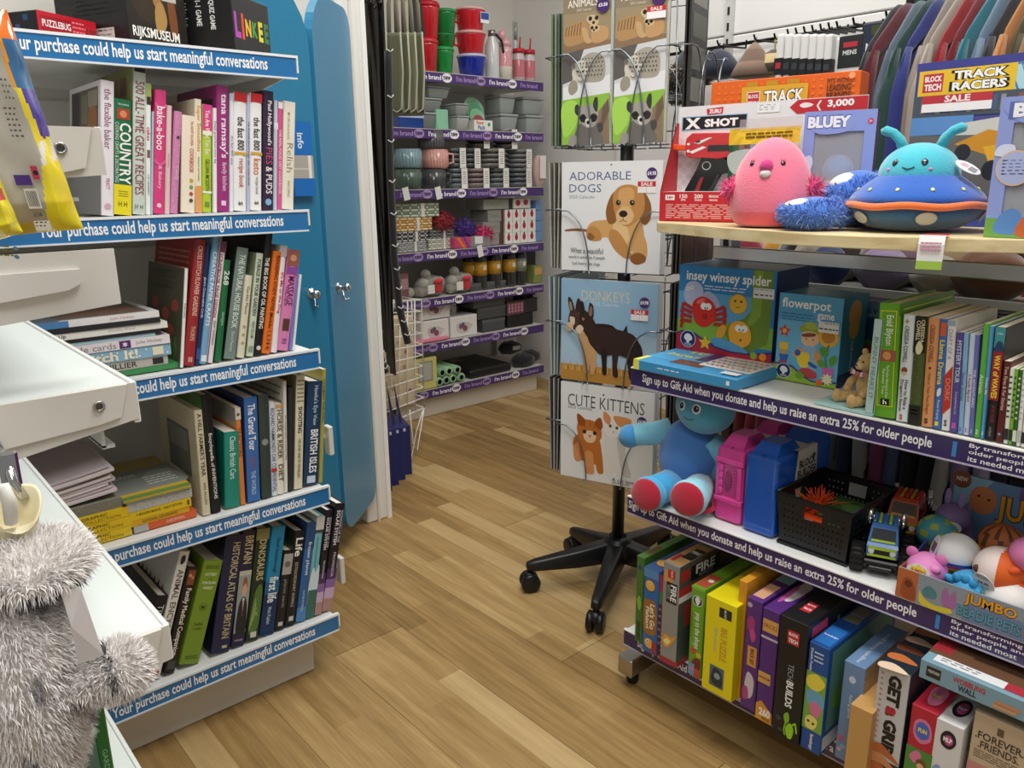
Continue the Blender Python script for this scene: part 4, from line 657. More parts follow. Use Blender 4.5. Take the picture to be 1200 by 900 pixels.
# ---- books on the upper white shelf
r = Row('x', RX+.012, zA, 'children\'s books on the upper white shelf'); k = r.book
k('storybook', 'tall thick bright green storybook with a yellow frame', 1024, 1048.5, 1043, 356, .21, '66a822', [('r', .12, .06, .88, .9, 'e0da3a'), ('r', .16, .068, .84, .893, '66a822'), ('t', 'Enid Blyton', .3, .1, .75, .36, 'f6f6ea', .008), ('r', .15, .4, .9, .5, 'a85a4a'), ('c', .5, .45, .2, 'd9a05a'), ('t', 'The Further Adventures of the', .5, .53, .66, .82, 'e8f0d0'), ('t', 'Faraway Tree', .3, .56, .46, .8, 'e8f0d0'), ('r', .3, .83, .72, .89, '16200c'), ('h', 'h', .42, .84, .6, .88, 'f6f6ea', .02)], right=[('r', 0, 0, 1, .1, '4f8c1a'), ('r', .06, .05, .95, .06, 'd0d82e')], hard=True)
k('storybook', 'white and ice blue storybook about riding dragons', 1049.3, 1063.5, 1066, 369.5, .17, 'dfe8ea', [('*', .4, .06, .2, 'a89a5a', 4, .6), ('t', 'CRESSIDA COWELL', .25, .1, .6, .44, '3f4a58', .012), ('c', .45, .51, .25, '8a4a38'), ('c', .45, .54, .16, 'e0b898'), ('t', 'How to Ride a', .55, .6, .85, .88, '2a3038', .014), ('t', "Dragon's Storm", .15, .6, .48, .9, '2a3038', .014), ('h', 'S', .3, .93, .6, .98, 'c02a3c', .03)])
k('storybook', 'black and olive patterned storybook', 1064.3, 1078, 1080.5, 371, .17, '4b5a28', [('r', 0, 0, 1, .33, '17160f'), ('t', 'COWELL', .15, .04, .5, .22, 'e6ddb2', .02), ('t', 'CRESSIDA', .55, .03, .85, .24, 'e6ddb2', .02), ('b', [(.2, .28), (.5, .22), (.8, .28), (.6, .34), (.3, .34)], 'e6ddb2')]+[('c', .2+.3*(i % 3), .4+.04*i, .06, '6c7c3c') for i in range(11)]+[('r', 0, .82, 1, 1, '1c1c16'), ('l', .2, .86, .8, .93, 2, 'b0a878')])
k('storybook', 'peach orange storybook beside the black and olive one', 1078.8, 1092, 1094.5, 373.5, .17, 'dd9a62', [('t', 'CRESSIDA COWELL', .3, .06, .7, .4, '7c3f22', .01), ('t', "How to Train Your Dragon", .3, .5, .65, .88, '8c4a28', .008), ('c', .5, .45, .12, '5c2c14'), ('h', 'S', .3, .92, .65, .97, '3c2010', .03)])
k('storybook', 'blue llama storybook with yellow letters', 1092.5, 1102, 1106.5, 374.5, .17, '3f6fb4', [('r', .2, .03, .85, .15, 'd8622c'), ('t', 'Llama Drama', .2, .18, .8, .6, 'f0dc4a', .02), ('b', [(.3, .64), (.7, .62), (.7, .68), (.3, .7)], 'e9ecf0'), ('t', 'Rose Impey', .3, .73, .7, .92, 'cfdaf0'), ('r', .25, .93, .7, .97, 'e8d84a')])
k('storybook', 'red and white paperback between the blue and purple storybooks', 1102.5, 1112, 1115.5, 376, .17, 'e6e3e0', [('r', 0, .0, 1, .05, '9ab0c0'), ('t', 'DIARY OF A', .25, .08, .75, .35, '8fa2b8', .01), ('p', [(0, .5), (1, .4), (1, .78), (0, .86)], 'c0392c'), ('t', 'DORK', .2, .5, .8, .75, 'e88a78'), ('h', 'S', .3, .9, .7, .96, '3a3a3a', .03)])
k('storybook', 'purple Mystery Tour paperback', 1112.5, 1121.5, 1125.5, 390, .15, '5a4a94', [('t', 'MYSTERY TOUR', .2, .08, .8, .5, 'c9e0e8', .016), ('t', 'Compiled by Liz', .35, .54, .7, .86, 'cfc4e0'), ('r', .25, .9, .75, .96, 'c05aa0')])
k('storybook', 'large blue MAMMOTH book standing behind the thin paperbacks', 1112.5, 1116, 1124, 379, .05, '3f4f9c', [], dp=.07, right=[('h', 'MAMMOTH', .05, .04, .95, .14, 'cfd8ea', .03), ('r', .1, .2, .9, .8, '5a6ab4')])
for (uL, uR, uT, vT, c, tx, tc, lb) in ((1121.8, 1127.5, 1132, 391, '8ab4d4', 'Starter Stories', '35608c', 'light blue thin paperback right of the purple one'), (1128, 1134.5, 1139.5, 392, 'c3d0e4', 'A Really Big Kid', 'b04a5c', 'pale grey-blue thin paperback with red lettering'), (1135, 1140, 1145, 393, '6a6eb4', 'THE ADVENTURERS', 'e0e2f2', 'violet thin paperback left of the green one'), (1140.5, 1147.5, 1156, 380, '5cae44', 'Animals', 'dcefd4', 'bright green slim paperback in the middle of the row'), (1148, 1153, 1162, 383, '5a9ccc', 'Ocean life', 'e4f0f8', 'sky blue slim paperback right of the green one')):
    k('storybook', lb, uL, uR, uT, vT, .16, c, [('t', tx, .2, .3, .8, .75, tc, .012), ('h', '2', .3, .93, .7, .97, tc, .02)])
k('storybook', 'maroon and teal book titled WAY of WAVES', 1153.5, 1165, 1173.5, 384, .17, '201a1c', [('r', 0, 0, 1, .18, '3f8f92'), ('h', 'A Story', .2, .04, .8, .07, 'e0ece8'), ('b', [(.1, .18), (.4, .12), (.9, .14), (.9, .22), (.1, .22)], '1f3c5c'), ('r', 0, .21, 1, .64, '8c2327'), ('t', 'WAY of WAVES', .2, .24, .8, .62, 'f0cf3c', .03), ('t', 'JACK RIDER', .3, .68, .75, .84, '8c3234', .012), ('t', 'orchard', .4, .88, .7, .96, '9a9a9a')], left=[('r', 0, 0, 1, 1, '3a7f84')])
k('storybook', 'dark red-brown book right of WAY of WAVES', 1165.5, 1174.5, 1180.5, 424, .15, '5a2220', [('t', 'Two Fires & Fur Stories', .3, .06, .75, .6, 'd8b8a4', .012), ('c', .5, .9, .2, '7a9ab0')])
for (uL, uR, uT, vT, c, c2, lb) in ((1175, 1180.5, 1186, 432, 'e4e8dc', '2a2a2a', 'narrow white and black striped paperback by the dark red-brown one'), (1181, 1185, 1191, 433, '7fb83c', '24341a', 'narrow lime paperback with dark foot'), (1185.5, 1189.5, 1196, 434, '35662c', 'd8e0c8', 'narrow dark green paperback with pale band'), (1190, 1195, 1201, 433, 'e9e9e6', 'b8b8b4', 'narrow white paperback near the right edge'), (1195.5, 1201, 1208, 436, 'ece4cf', '2c2a26', 'narrow cream paperback with black band near the right edge'), (1201.5, 1207, 1214, 434, 'e6e4de', '3a3a3a', 'off-white paperback at the right edge of the picture')):
    k('storybook', lb, uL, uR, uT, vT, .15, c, [('r', 0, .8, 1, .95, c2), ('l', .2, .1, .8, .7, 8, c2)])
o = k('storybook', 'pale aqua hardback with a green plant on its cover behind the narrow paperbacks', 1180, 1190, 1197, 381, .14, 'b9dcd8', [('c', .5, .1, .2, '3a6a6c'), ('r', .2, .2, .8, .6, 'd4ece8')], dp=.09, right=[('b', [(.2, .2), (.6, .1), (.9, .3), (.6, .6), (.3, .5)], '2f8a5c')])
# ---- middle shelf: cases, basket, trucks, squashy pets
zB = RZ[1]+.001
def build_case(label, P0, col, dk, W, D, H, grip, wrap):
    s = thing('brick_case', label, 'toy case', P0, -PI/2)
    b = B(); b.box((0, 0, 0), (W, D, H), col, GLOSS, bev=.008, seg=3)
    b.box((W*.46, .002, .004), (W*.54, D-.002, H+.0008), dk, GLOSS); b.build('body', s)
    if grip:
        b = B(); b.box((-.001, -.004, H*.78), (W+.001, .01, H*.86), col, GLOSS, bev=.003); b.box((-.001, -.004, H*.26), (W+.001, .01, H*.34), col, GLOSS, bev=.003)
        b.box((.002, -.003, H*.34), (W*.2, .008, H*.78), col, GLOSS, bev=.002); b.box((W*.8, -.003, H*.34), (W-.002, .008, H*.78), col, GLOSS, bev=.002)
        b.box((W*.2, -.0003, H*.36), (W*.8, .004, H*.76), dk, GLOSS)
        for i in range(4): b.ball((W*.24, -.002, H*(.42+.1*i)), (.005, .003, .008), col, GLOSS, 10, 8)
        for i in range(8): b.box((W*.66, -.002, H*(.38+.045*i)), (W*.8, .001, H*(.4+.045*i)), dk, GLOSS)
        b.ball((W*.5, -.001, H*.56), (W*.13, .004, H*.15), '8f2a66', GLOSS, 14, 10); b.build('carry_grip', s)
    for y in (.035, D*.72):
        b = B(); vs = []
        for x0, x1, yy0, yy1, zz in ((W*.1, W*.9, y-.03, y+.06, H-.004), (W*.2, W*.8, y-.005, y+.04, H+.02)): vs += [(x0, yy0, zz), (x1, yy0, zz), (x1, yy1, zz), (x0, yy1, zz)]
        b.raw(vs, [[0, 1, 5, 4], [1, 2, 6, 5], [2, 3, 7, 6], [3, 0, 4, 7], [4, 5, 6, 7]], col, GLOSS); b.build('latch', s)
    b = B(); y0, y1 = D*.28, D*.75
    for vs in ([(W+.001, y0, H*.12), (W+.001, y1, H*.12), (W+.001, y1-.012, H+.002), (W+.001, y0+.012, H+.002)], [(W+.001, y0+.012, H+.002), (W+.001, y1-.012, H+.002), (-.001, y1-.012, H+.002), (-.001, y0+.012, H+.002)]): b.raw(vs, [[0, 1, 2, 3]], 'd6d0c6', CARD)
    f = Face(b, (W+.0012, y0, H*.98), (0, 1, 0), (0, 0, -1), y1-y0, H*.86)
    if wrap: f.text('BLOCK', .2, .12, .85, .24, '22242a', .03); f.text('BUILDER', .16, .26, .9, .38, '22242a', .03); f.blob([(.3, .7), (.4, .5), (.6, .5), (.75, .6), (.7, .8), (.5, .85)], '22432f'); f.rect(.2, .42, .7, .44, '8a4a3a'); f.circ(.75, .12, .06, '3a3f50')
    b.build('paper_sleeve', s); return s
pp = V((1.235, YatU(835.5, 1.235, zB), zB)); w1 = pp.y-YatU(867, 1.235, zB); H1 = PX(836, 520, 1.235).z-zB
build_case('bright pink plastic brick case with a carry grip', pp, 'e0479e', 'c43a86', w1-.001, .2, H1, True, False)
p2 = V((1.23, YatU(868, 1.23, zB), zB)); w2 = p2.y-YatU(905, 1.23, zB); H2 = PX(868, 528, 1.23).z-zB
build_case('blue plastic brick case with a printed paper sleeve', p2, '1656b8', '1149a0', w2, .2, H2, False, True)
# black basket
def basket():
    y0 = YatU(906, 1.225, zB); L = y0-YatU(996, 1.235, zB); D = .17; H = .098
    s = thing('plastic_basket', 'black perforated plastic basket on the middle shelf', 'basket', (1.225, y0, zB), -PI/2)
    K = '17171a'; b = B(); e = .01
    b.box((.004, .004, 0), (L-.004, D-.004, .004), K, PLAST)
    def wall(p00, p10, p01, p11, nx):
        nz = 8; hole_ = nx >= 9
        def pt(u, v): a = V(p00).lerp(V(p10), u); c = V(p01).lerp(V(p11), u); return a.lerp(c, v)
        for i in range(nx):
            for j in range(nz):
                u0, u1, v0, v1 = i/nx, (i+1)/nx, j/nz, (j+1)/nz
                solid = j in (0, nz-1) or i in (0, nx-1)
                grip = hole_ and nx*.34 <= i+.5 <= nx*.66 and j in (nz-3, nz-2)
                if grip and (nx*.36 <= i+.5 <= nx*.64): continue
                if solid or grip: b.raw([pt(u0, v0), pt(u1, v0), pt(u1, v1), pt(u0, v1)], [[0, 1, 2, 3]], K, PLAST); continue
                q = .3; mid = [((u0+u1)/2, v0+(v1-v0)*q), (u1-(u1-u0)*q, (v0+v1)/2), ((u0+u1)/2, v1-(v1-v0)*q), (u0+(u1-u0)*q, (v0+v1)/2)]; co = [(u0, v0), (u1, v0), (u1, v1), (u0, v1)]
                vs = [pt(*c) for c in co]+[pt(*m) for m in mid]; b.raw(vs, [[0, 1, 5, 4], [1, 2, 6, 5], [2, 3, 7, 6], [3, 0, 4, 7]], K, PLAST)
    a0, a1, c0, c1 = (.008, .008, 0), (L-.008, .008, 0), (0, 0, H), (L, 0, H); b0, b1, d0, d1 = (.008, D-.008, 0), (L-.008, D-.008, 0), (0, D, H), (L, D, H)
    wall(a0, a1, c0, c1, 16); wall(b0, b1, d0, d1, 16); wall(b0, a0, d0, c0, 14); wall(a1, b1, c1, d1, 14)
    o = b.build('body', s); m = o.modifiers.new('thick', 'SOLIDIFY'); m.thickness = .0016
    b = B(); b.tube([(0, 0, H), (L, 0, H), (L, D, H), (0, D, H)], .0035, K, PLAST, n=8, closed=True); b.build('rim', s)
    return s, L, D, H
bsk, bL, bD, bH = basket()
bp = bsk.location
def bl(x, y, z): return (bp.x+y, bp.y-x, bp.z+z)     # basket-local to world
o = thing('spiky_ball', 'orange rubber string ball in the black basket', 'toy', bl(.04, .075, .056)); rg = random.Random(3)
b = B(); b.ball((0, 0, 0), .018, 'd8481a', RUBBER, 12, 8); b.build('core', o)
b = B()
for i in range(230):
    d = V((rg.gauss(0, 1), rg.gauss(0, 1), rg.gauss(0, 1))).normalized(); q = V((rg.gauss(0, 1), rg.gauss(0, 1), rg.gauss(0, 1)))*.006
    b.tube([d*.016, d*.027+q*.4, d*rg.uniform(.036, .044)+q-V((0, 0, .003))], [.0011, .001, .0008], 'e8541c' if i % 3 else 'f06a28', RUBBER, n=4, cap=False)
b.build('strings', o)
o = carton('picture_book', 'green picture book lying in the black basket', bl(.062, .03, .062), -PI/2+.12, .075, .11, .006, '2d4f22', top=[('r', .02, .02, .98, .98, '3a6028'), ('b', [(.2, .3), (.7, .2), (.9, .5), (.5, .6)], '55803a'), ('h', 'Doggy', .15, .66, .75, .86, 'c8c84a', .02)], cat='book'); o.rotation_euler.y = .12
o = tag(B().box((0, 0, 0), (.05, .02, .012), 'd8481a', PLAST, bev=.002).box((.05, 0, 0), (.075, .02, .012), '58b83a', PLAST, bev=.002).box((-.001, .005, .004), (.03, -.0005, .009), 'ece8e4', PLAST).build('toy_block'), 'orange, white and green toy seen through the grip hole of the basket', 'toy'); o.location = bl(.035, .012, .05); o.rotation_euler.z = -PI/2
o = tag(B().box((0, 0, 0), (bL*.8, bD*.8, .045), '2a2a2c', CARD, bev=.003).build('toy_carton'), 'dark box filling the bottom of the black basket', 'box'); o.location = bl(.016, .014, .0045); o.rotation_euler.z = -PI/2
# toy trucks
def truck(label, P, rz, body, trim, dark, sc=1):
    s = thing('toy_truck', label, 'toy truck', P, rz); s.scale = (sc,)*3
    # local: front faces -y; width x
    b = B(); b.box((-.026, -.03, .028), (.026, .055, .036), '161616', PLAST, bev=.002); b.box((-.03, -.05, .018), (.03, -.036, .03), '121212', PLAST, bev=.003); b.box((-.02, -.054, .012), (.02, -.046, .02), '1c1c1c', PLAST, bev=.002)
    for y in (-.026, .038): b.tube([(-.034, y, .024), (.034, y, .024)], .005, '222222', PLAST)
    b.build('chassis', s)
    for sx in (-1, 1):
        for y in (-.03, .042):
            b = B(); b.T = M.Translation((sx*.04, y, .025)) @ M.Rotation(PI/2, 4, 'Y')
            b.lathe([(.012, -.012), (.022, -.011), (.025, -.006), (.025, .006), (.022, .011), (.012, .012)], '141414', RUBBER, n=22)
            for i in range(16): a = 2*PI*i/16; b.box((.0235*math.cos(a)-.003, .0235*math.sin(a)-.003, -.011), (.0235*math.cos(a)+.003, .0235*math.sin(a)+.003, .011), '141414', RUBBER)
            b.lathe([(.0, .0125), (.011, .0122)], '8c8c8c', CHROME, n=12); b.build('wheel', s)
    def loft(secs, col, m=GLOSS, cols=None):
        vs = []; fs = []
        for z, x, y0, y1 in secs: vs += [(-x, y0, z), (x, y0, z), (x, y1, z), (-x, y1, z)]
        for i in range(len(secs)-1):
            for j in range(4): fs.append([i*4+j, i*4+(j+1) % 4, (i+1)*4+(j+1) % 4, (i+1)*4+j])
        fs += [[3, 2, 1, 0], [len(vs)-4+q for q in range(4)]]; bb.raw(vs, fs, col, m)
    bb = B(); loft([(.036, .025, -.046, .03), (.056, .026, -.048, .03), (.062, .025, -.044, .03), (.088, .022, -.03, .028), (.092, .02, -.024, .024)], body)
    f = Face(bb, (-.024, -.0487, .057), (1, 0, 0), (0, 0, -1), .048, .02); f.rect(.02, .0, .98, .3, trim); f.rect(.25, .3, .75, .95, '1c1c22'); f.rect(.02, .75, .98, .98, trim); f.blob([(.04, .3), (.22, .3), (.2, .7), (.06, .66)], 'd4dce0'); f.blob([(.96, .3), (.78, .3), (.8, .7), (.94, .66)], 'd4dce0')
    bb.build('cab', s)
    b = B(); b.raw([(-.021, -.0435, .0645), (.021, -.0435, .0645), (.0185, -.0315, .0855), (-.0185, -.0315, .0855)], [[0, 1, 2, 3]], dark, GLOSS)
    b.raw([(-.02, -.0436, .0645), (.02, -.0436, .0645), (.0195, -.0415, .068), (-.0195, -.0415, .068)], [[0, 1, 2, 3]], trim, GLOSS)
    for sx in (-1, 1): b.raw([(sx*.0252, -.03, .064), (sx*.0252, .015, .064), (sx*.0226, .01, .085), (sx*.0226, -.024, .085)], [[0, 1, 2, 3]], dark, GLOSS)
    b.build('windows', s)
    b = B()
    for i in range(5): b.box((-.02+.0085*i, -.022, .092), (-.015+.0085*i, .022, .096), trim if i % 2 else body, GLOSS, bev=.001)
    b.build('roof_rack', s)
    for sx in (-1, 1): b = B(); b.tube([(sx*.028, .036, .036), (sx*.028, .036, .095)], .004, 'b9b9b9', CHROME); b.tube([(sx*.028, .036, .05), (sx*.028, .036, .08)], .006, '8d8d8d', CHROME); b.build('exhaust_stack', s)
    b = B(); b.box((-.022, .032, .036), (.022, .062, .052), dark, PLAST, bev=.003); b.build('rear_bed', s); return s
p = PZ(1017, 672, zB)
truck('blue and lime toy monster truck on big black wheels', V((p.x+.045, p.y-.002, zB)), -PI/2+.35, '3f78bc', 'a8c832', '2a3038', .92)
truck('orange and yellow toy truck behind the blue one', V((1.40, YatU(1062, 1.40, zB+.04), zB)), -PI/2+.2, 'c0421c', 'cf9c1e', '4a2a14', 1.0)
# squashy pets display tray
yb0 = YatU(1049, 1.195, zB); yb1 = YatU(1216, 1.195, zB+.02)
s = thing('display_tray', 'printed cardboard display tray with raised header full of squashy toy balls', 'display box', (1.195, yb0, zB), -PI/2); L = yb0-yb1; D = .2; H = .05
b = B(); b.box((0, 0, 0), (L, .003, H), '8f9aa4', CARD); f = Face(b, (0, -.0001, H), (1, 0, 0), (0, 0, -1), L, H)
f.rect(0, 0, .16, 1, 'b8673a'); f.rect(.16, 0, 1, 1, '8c96a0'); f.rect(.5, .4, 1, 1, '6c7fa0'); f.blob([(.04, .9), (.05, .35), (.1, .25), (.14, .5), (.15, .95)], '9c4f28'); f.circ(.09, .45, .03, '6c3418'); f.blob([(.18, .55), (.22, .75), (.3, .85), (.42, .8), (.4, .98), (.2, .98)], 'd8c53a'); f.blob([(.2, .5), (.24, .3), (.3, .4), (.3, .65), (.22, .68)], '4f8088')
f.blob([(.34, .4), (.37, .15), (.4, .4), (.43, .15), (.45, .45), (.44, .75), (.36, .75)], 'a86aa0'); f.text('JUMBO', .5, .08, .86, .5, '5a3a14', .06); f.text('JUMBO', .503, .09, .857, .48, 'e8a22c', .02); f.text('BEADIE PETS', .46, .5, .9, .9, '2a4654', .05); f.text('BEADIE PETS', .463, .51, .897, .88, '5a9cae', .015); f.circ(.96, .7, .05, 'a87a4a')
b.box((0, .003, 0), (.003, D, H), '9a5434', CARD); f = Face(b, (-.0001, D, H), (0, -1, 0), (0, 0, -1), D, H); f.rect(0, 0, 1, 1, '8f4c86'); f.rect(.3, 0, .6, 1, '3a9ac0'); b.raw([(.0, D, H), (.003, D, H), (.003, .03, H), (0, .03, H), (0, D, H+.03), (.003, D, H+.03)], [[0, 3, 4], [1, 5, 2], [3, 2, 5, 4]], '45509c', CARD)
b.box((L-.003, .003, 0), (L, D, H), '9a5434', CARD); b.box((0, 0, 0), (L, D, .003), 'a8a49c', CARD); b.build('tray', s)
b = B(); hz = .155; b.box((0, D, 0), (L, D+.004, hz), '5a7aa8', CARD); f = Face(b, (0, D-.0001, hz), (1, 0, 0), (0, 0, -1), L, hz)
f.rect(0, 0, 1, 1, '5f86b4'); f.poly([(0, 0), (.3, 0), (.1, .35), (0, .45)], '7fb6cc'); f.rect(.5, 0, 1, .15, '6a4a94'); f.circ(.05, .06, .08, '7a3f24'); f.text('NEW', .01, .02, .1, .09, 'e8dcc8', .02); f.blob([(.13, .25), (.16, .12), (.25, .08), (.33, .15), (.33, .32), (.24, .4), (.15, .36)], 'c07a48'); f.circ(.2, .2, .012, '1c120a'); f.circ(.28, .22, .012, '1c120a')
f.text('JUMBO', .34, .12, .98, .48, '4c3212', .06); f.text('JUMBO', .346, .13, .974, .47, 'd89a24', .02); f.text('BEADIE PETS', .26, .5, .99, .78, '23384c', .05); f.text('BEADIE PETS', .266, .51, .985, .77, '4f9ab4', .015); f.blob([(.02, .8), (.03, .4), (.07, .3), (.1, .5), (.14, .32), (.17, .5), (.2, .8)], '9a86c0')
b.build('header_card', s)
def pet(label, u, v, r, x, col, fn=None, colfn=None, extra=None, tagp=None):
    c = PX(u, v, x); o = thing('squashy_pet', label, 'squashy toy', c, -PI/2, 'squashy animal balls in the display tray')
    b = B(); b.ball((0, 0, 0), (r, r, r*.94), col, RUBBER, 26, 18, fn, colfn); b.build('body', o)
    if extra: extra(o, r)
    if tagp:    # paper tag facing outward
        d = V(tagp[0]).normalized(); b = B(); b.T = M.Translation(d*(r*1.02)) @ d.to_track_quat('Z', 'Y').to_matrix().to_4x4(); w_, h_ = tagp[1], tagp[2]
        pts = [(w_*math.cos(2*PI*i/20), h_*math.sin(2*PI*i/20)) for i in range(20)]; b.prism(pts, 0, .0008, 'e9e6e2', CARD)
        f = Face(b, (-w_, h_, .0009), (1, 0, 0), (0, -1, 0), 2*w_, 2*h_); prints(f, tagp[3]); b.build('paper_tag', o)
    return o
def part(o, nm, c, r, col, m=RUBBER, rot=None):
    b = B(); b.T = M.Translation(c) @ (rot or M()); b.ball((0, 0, 0), r, col, m, 14, 10); return b.build(nm, o)
def beak(o, nm, c, d, L, r, col): b = B(); d = V(d).normalized(); b.tube([V(c), V(c)+d*L*.6, V(c)+d*L], [r, r*.6, r*.1], col, RUBBER, n=10); return b.build(nm, o)
def ex_pig(o, r):
    for sx in (-1, 1): part(o, 'ear', (sx*r*.7-.002, -r*.1, r*.8), (r*.32, r*.15, r*.3), 'd978b8')
    part(o, 'snout', (r*.55, -r*.55, r*.45), (r*.32, r*.25, r*.25), 'e58cc6')
pet('pink squashy ball animal with a round colourful tag, left end of the tray', 1086, 668, .0305, 1.232, 'e28cc8', extra=ex_pig, tagp=((-.05, -1, .1), .019, .017, [('*', .5, .5, .45, 'f0d24a', 8, .7), ('h', 'JUMBO', .2, .25, .8, .45, 'd0502c', .03), ('h', 'BEADIE PETS', .15, .48, .85, .62, '6a3a94', .02), ('c', .4, .75, .1, 'c05a8a'), ('c', .62, .75, .1, '4a9ac0')]))
pet('teal-green squashy ball with olive patches', 1098, 624, .032, 1.33, '3f8a96', colfn=lambda d: '8f9a3c' if math.sin(d.x*7+1)*math.sin(d.z*6+d.y*3) > .35 else '3c8796')
def bird_col(d): return 'f0c23c' if d.z < -.55 else ('c8406a' if d.z < -.38 else ('2a5cb0' if d.z < -.12 and d.x > -.2 else 'e9e9ea'))
pet('white squashy bird with blue, pink and yellow bands', 1121, 648, .033, 1.268, 'ececec', colfn=bird_col, extra=lambda o, r: beak(o, 'beak', (r*.85, -r*.35, 0), (1, -.3, 0), .02, .007, 'ecc93c'), tagp=((-.8, -.6, .25), .012, .02, [('r', .2, .3, .8, .7, '7a6a8a'), ('l', .2, .35, .8, .6, 3, 'd8503c')]))
def ex_fox(o, r):
    part(o, 'ear', (r*.55, -r*.5, r*.35), (r*.38, r*.3, r*.22), 'd9571f', rot=M.Rotation(-.4, 4, 'Y')); part(o, 'ear', (r*.85, -r*.3, -r*.35), (r*.3, r*.3, r*.25), 'd9571f'); part(o, 'eye', (-r*.62, -r*.72, r*.05), (r*.18, r*.1, r*.18), '5a3a30')
pet('orange and white squashy fox with a white price tag', 1172, 667, .036, 1.245, 'e0631f', colfn=lambda d: 'e9d8d4' if d.x < .1 and d.z > -.4 else 'e0631f', extra=ex_fox, tagp=((-.3, -1, -.45), .017, .018, [('l', .2, .1, .8, .3, 3, '3c3c3c'), ('h', '£4.49', .25, .42, .75, .58, '2c2c2c', .02), ('l', .3, .7, .7, .8, 1, '8c8c8c')]))
def ex_blue(o, r):
    for i in range(6): a = i*PI/6-.2; beak(o, 'spine', (-r*.2+r*.8*math.cos(a)*.8, -r*.5, r*.75*math.sin(a)*.6+r*.1), (math.cos(a)*.4-.1, -.6, math.sin(a)), .018, .009, '3f9ad0')
pet('light blue squashy ball with a jagged fringe', 1137, 691, .032, 1.232, '4aa6da', colfn=lambda d: 'e6e6e2' if d.z < -.45 else ('7fae9a' if d.x > .7 else '4aa6da'), extra=ex_blue)
pet('plain white squashy ball at the front right of the tray', 1184, 704, .036, 1.234, 'e6e3e0')
pet('brown tiger-striped squashy ball with yellow feet', 1173, 637, .034, 1.315, '9c5a2a', colfn=lambda d: '4a2a14' if math.sin(math.atan2(d.y, d.x)*9+d.z*4) > .45 else '9c5426', extra=lambda o, r: [part(o, 'foot', (sx*r*.75, -r*.6, -r*.25), (r*.3, r*.25, r*.16), 'e0b42c') and None for sx in (-1, 1)])
pet('dusky purple squashy rabbit with a grey tag, against the header card', 1116, 606, .026, 1.36, '7c6a9c', extra=lambda o, r: [part(o, 'ear', (sx*r*.4, 0, r*1.3), (r*.22, r*.15, r*.6), '8c7ab0') and None for sx in (-1, 1)], tagp=((.3, -1, -.35), .016, .012, [('e', .5, .5, .3, .3, '9a948c'), ('l', .3, .45, .7, .6, 1, '5a5650')]))
pet('pink squashy ball at the right edge of the tray', 1207, 650, .027, 1.245, 'd97fb4')
# ---- bottom shelf boxes
zC = RZ[2]+.001
def cbox(label, uL, vL, uR, vR, D, col, xp=1.172, name='game_box', cat='boxed game', W=None, hmin=0, **kw):
    a, c = PX(uL, vL, xp), PX(uR, vR, xp); H = a.z-zC if not hmin else hmin; w_ = W or (a.y-c.y)*.985
    return carton(name, label, V((xp, a.y, zC)), -PI/2, w_, D, H, col, cat=cat, group='boxed games on the bottom toy shelf', **kw)
cbox('slim green dinosaur game box, leftmost on the bottom toy shelf', 746.5, 651, 755.2, 655, .24, '4c7a34', front=[('c', .5, .12, .3, '3a4a7a'), ('b', [(.2, .5), (.6, .45), (.8, .55), (.5, .62)], '8cc04a'), ('t', 'DINO EGG', .2, .75, .8, .97, '2a3a1c', .03)], top=[('r', 0, 0, 1, 1, '5a8a3c'), ('v', 'DINO EGG', .25, .1, .8, .4, '2a2a20', .03), ('r', .2, .72, .8, .9, '7a4a2c')], xp=1.18)
cbox("blue fishing game box with round orange fish", 755.4, 664, 772.3, 671, .2, '2f68ac', xp=1.165, front=[('r', 0, 0, 1, .1, '5a8cc0'), ('c', .45, .19, .36, '2a2a20'), ('c', .45, .19, .33, 'e8b04a'), ('c', .4, .17, .1, 'f2f0ea'), ('c', .4, .17, .05, '1c1c1c'), ('b', [(.05, .4), (.3, .36), (.9, .38), (.95, .72), (.4, .78), (.05, .72)], '9c6a34'), ('t', "Let's Go", .5, .4, .85, .7, 'f2ead0', .03), ('t', 'Fishing!', .12, .42, .47, .74, 'f2ead0', .03), ('c', .5, .88, .32, 'e8b04a'), ('c', .4, .86, .1, 'f2f0ea'), ('c', .4, .86, .05, '1c1c1c'), ('r', .7, .84, 1, .98, 'a8323c')], top=[('r', 0, 0, 1, 1, '3a5a8c'), ('c', .5, .8, .4, 'e8b04a'), ('r', .1, .2, .8, .5, '2c3c5c')])
cbox('very thin red and green box beside the grey fire box', 772.8, 673, 777.3, 675, .2, '6a2a2c', xp=1.17, front=[('r', 0, 0, 1, .2, 'b83a44'), ('r', 0, .2, 1, .35, '5c8a3c'), ('l', .1, .4, .9, .9, 6, '9a8a7c')])
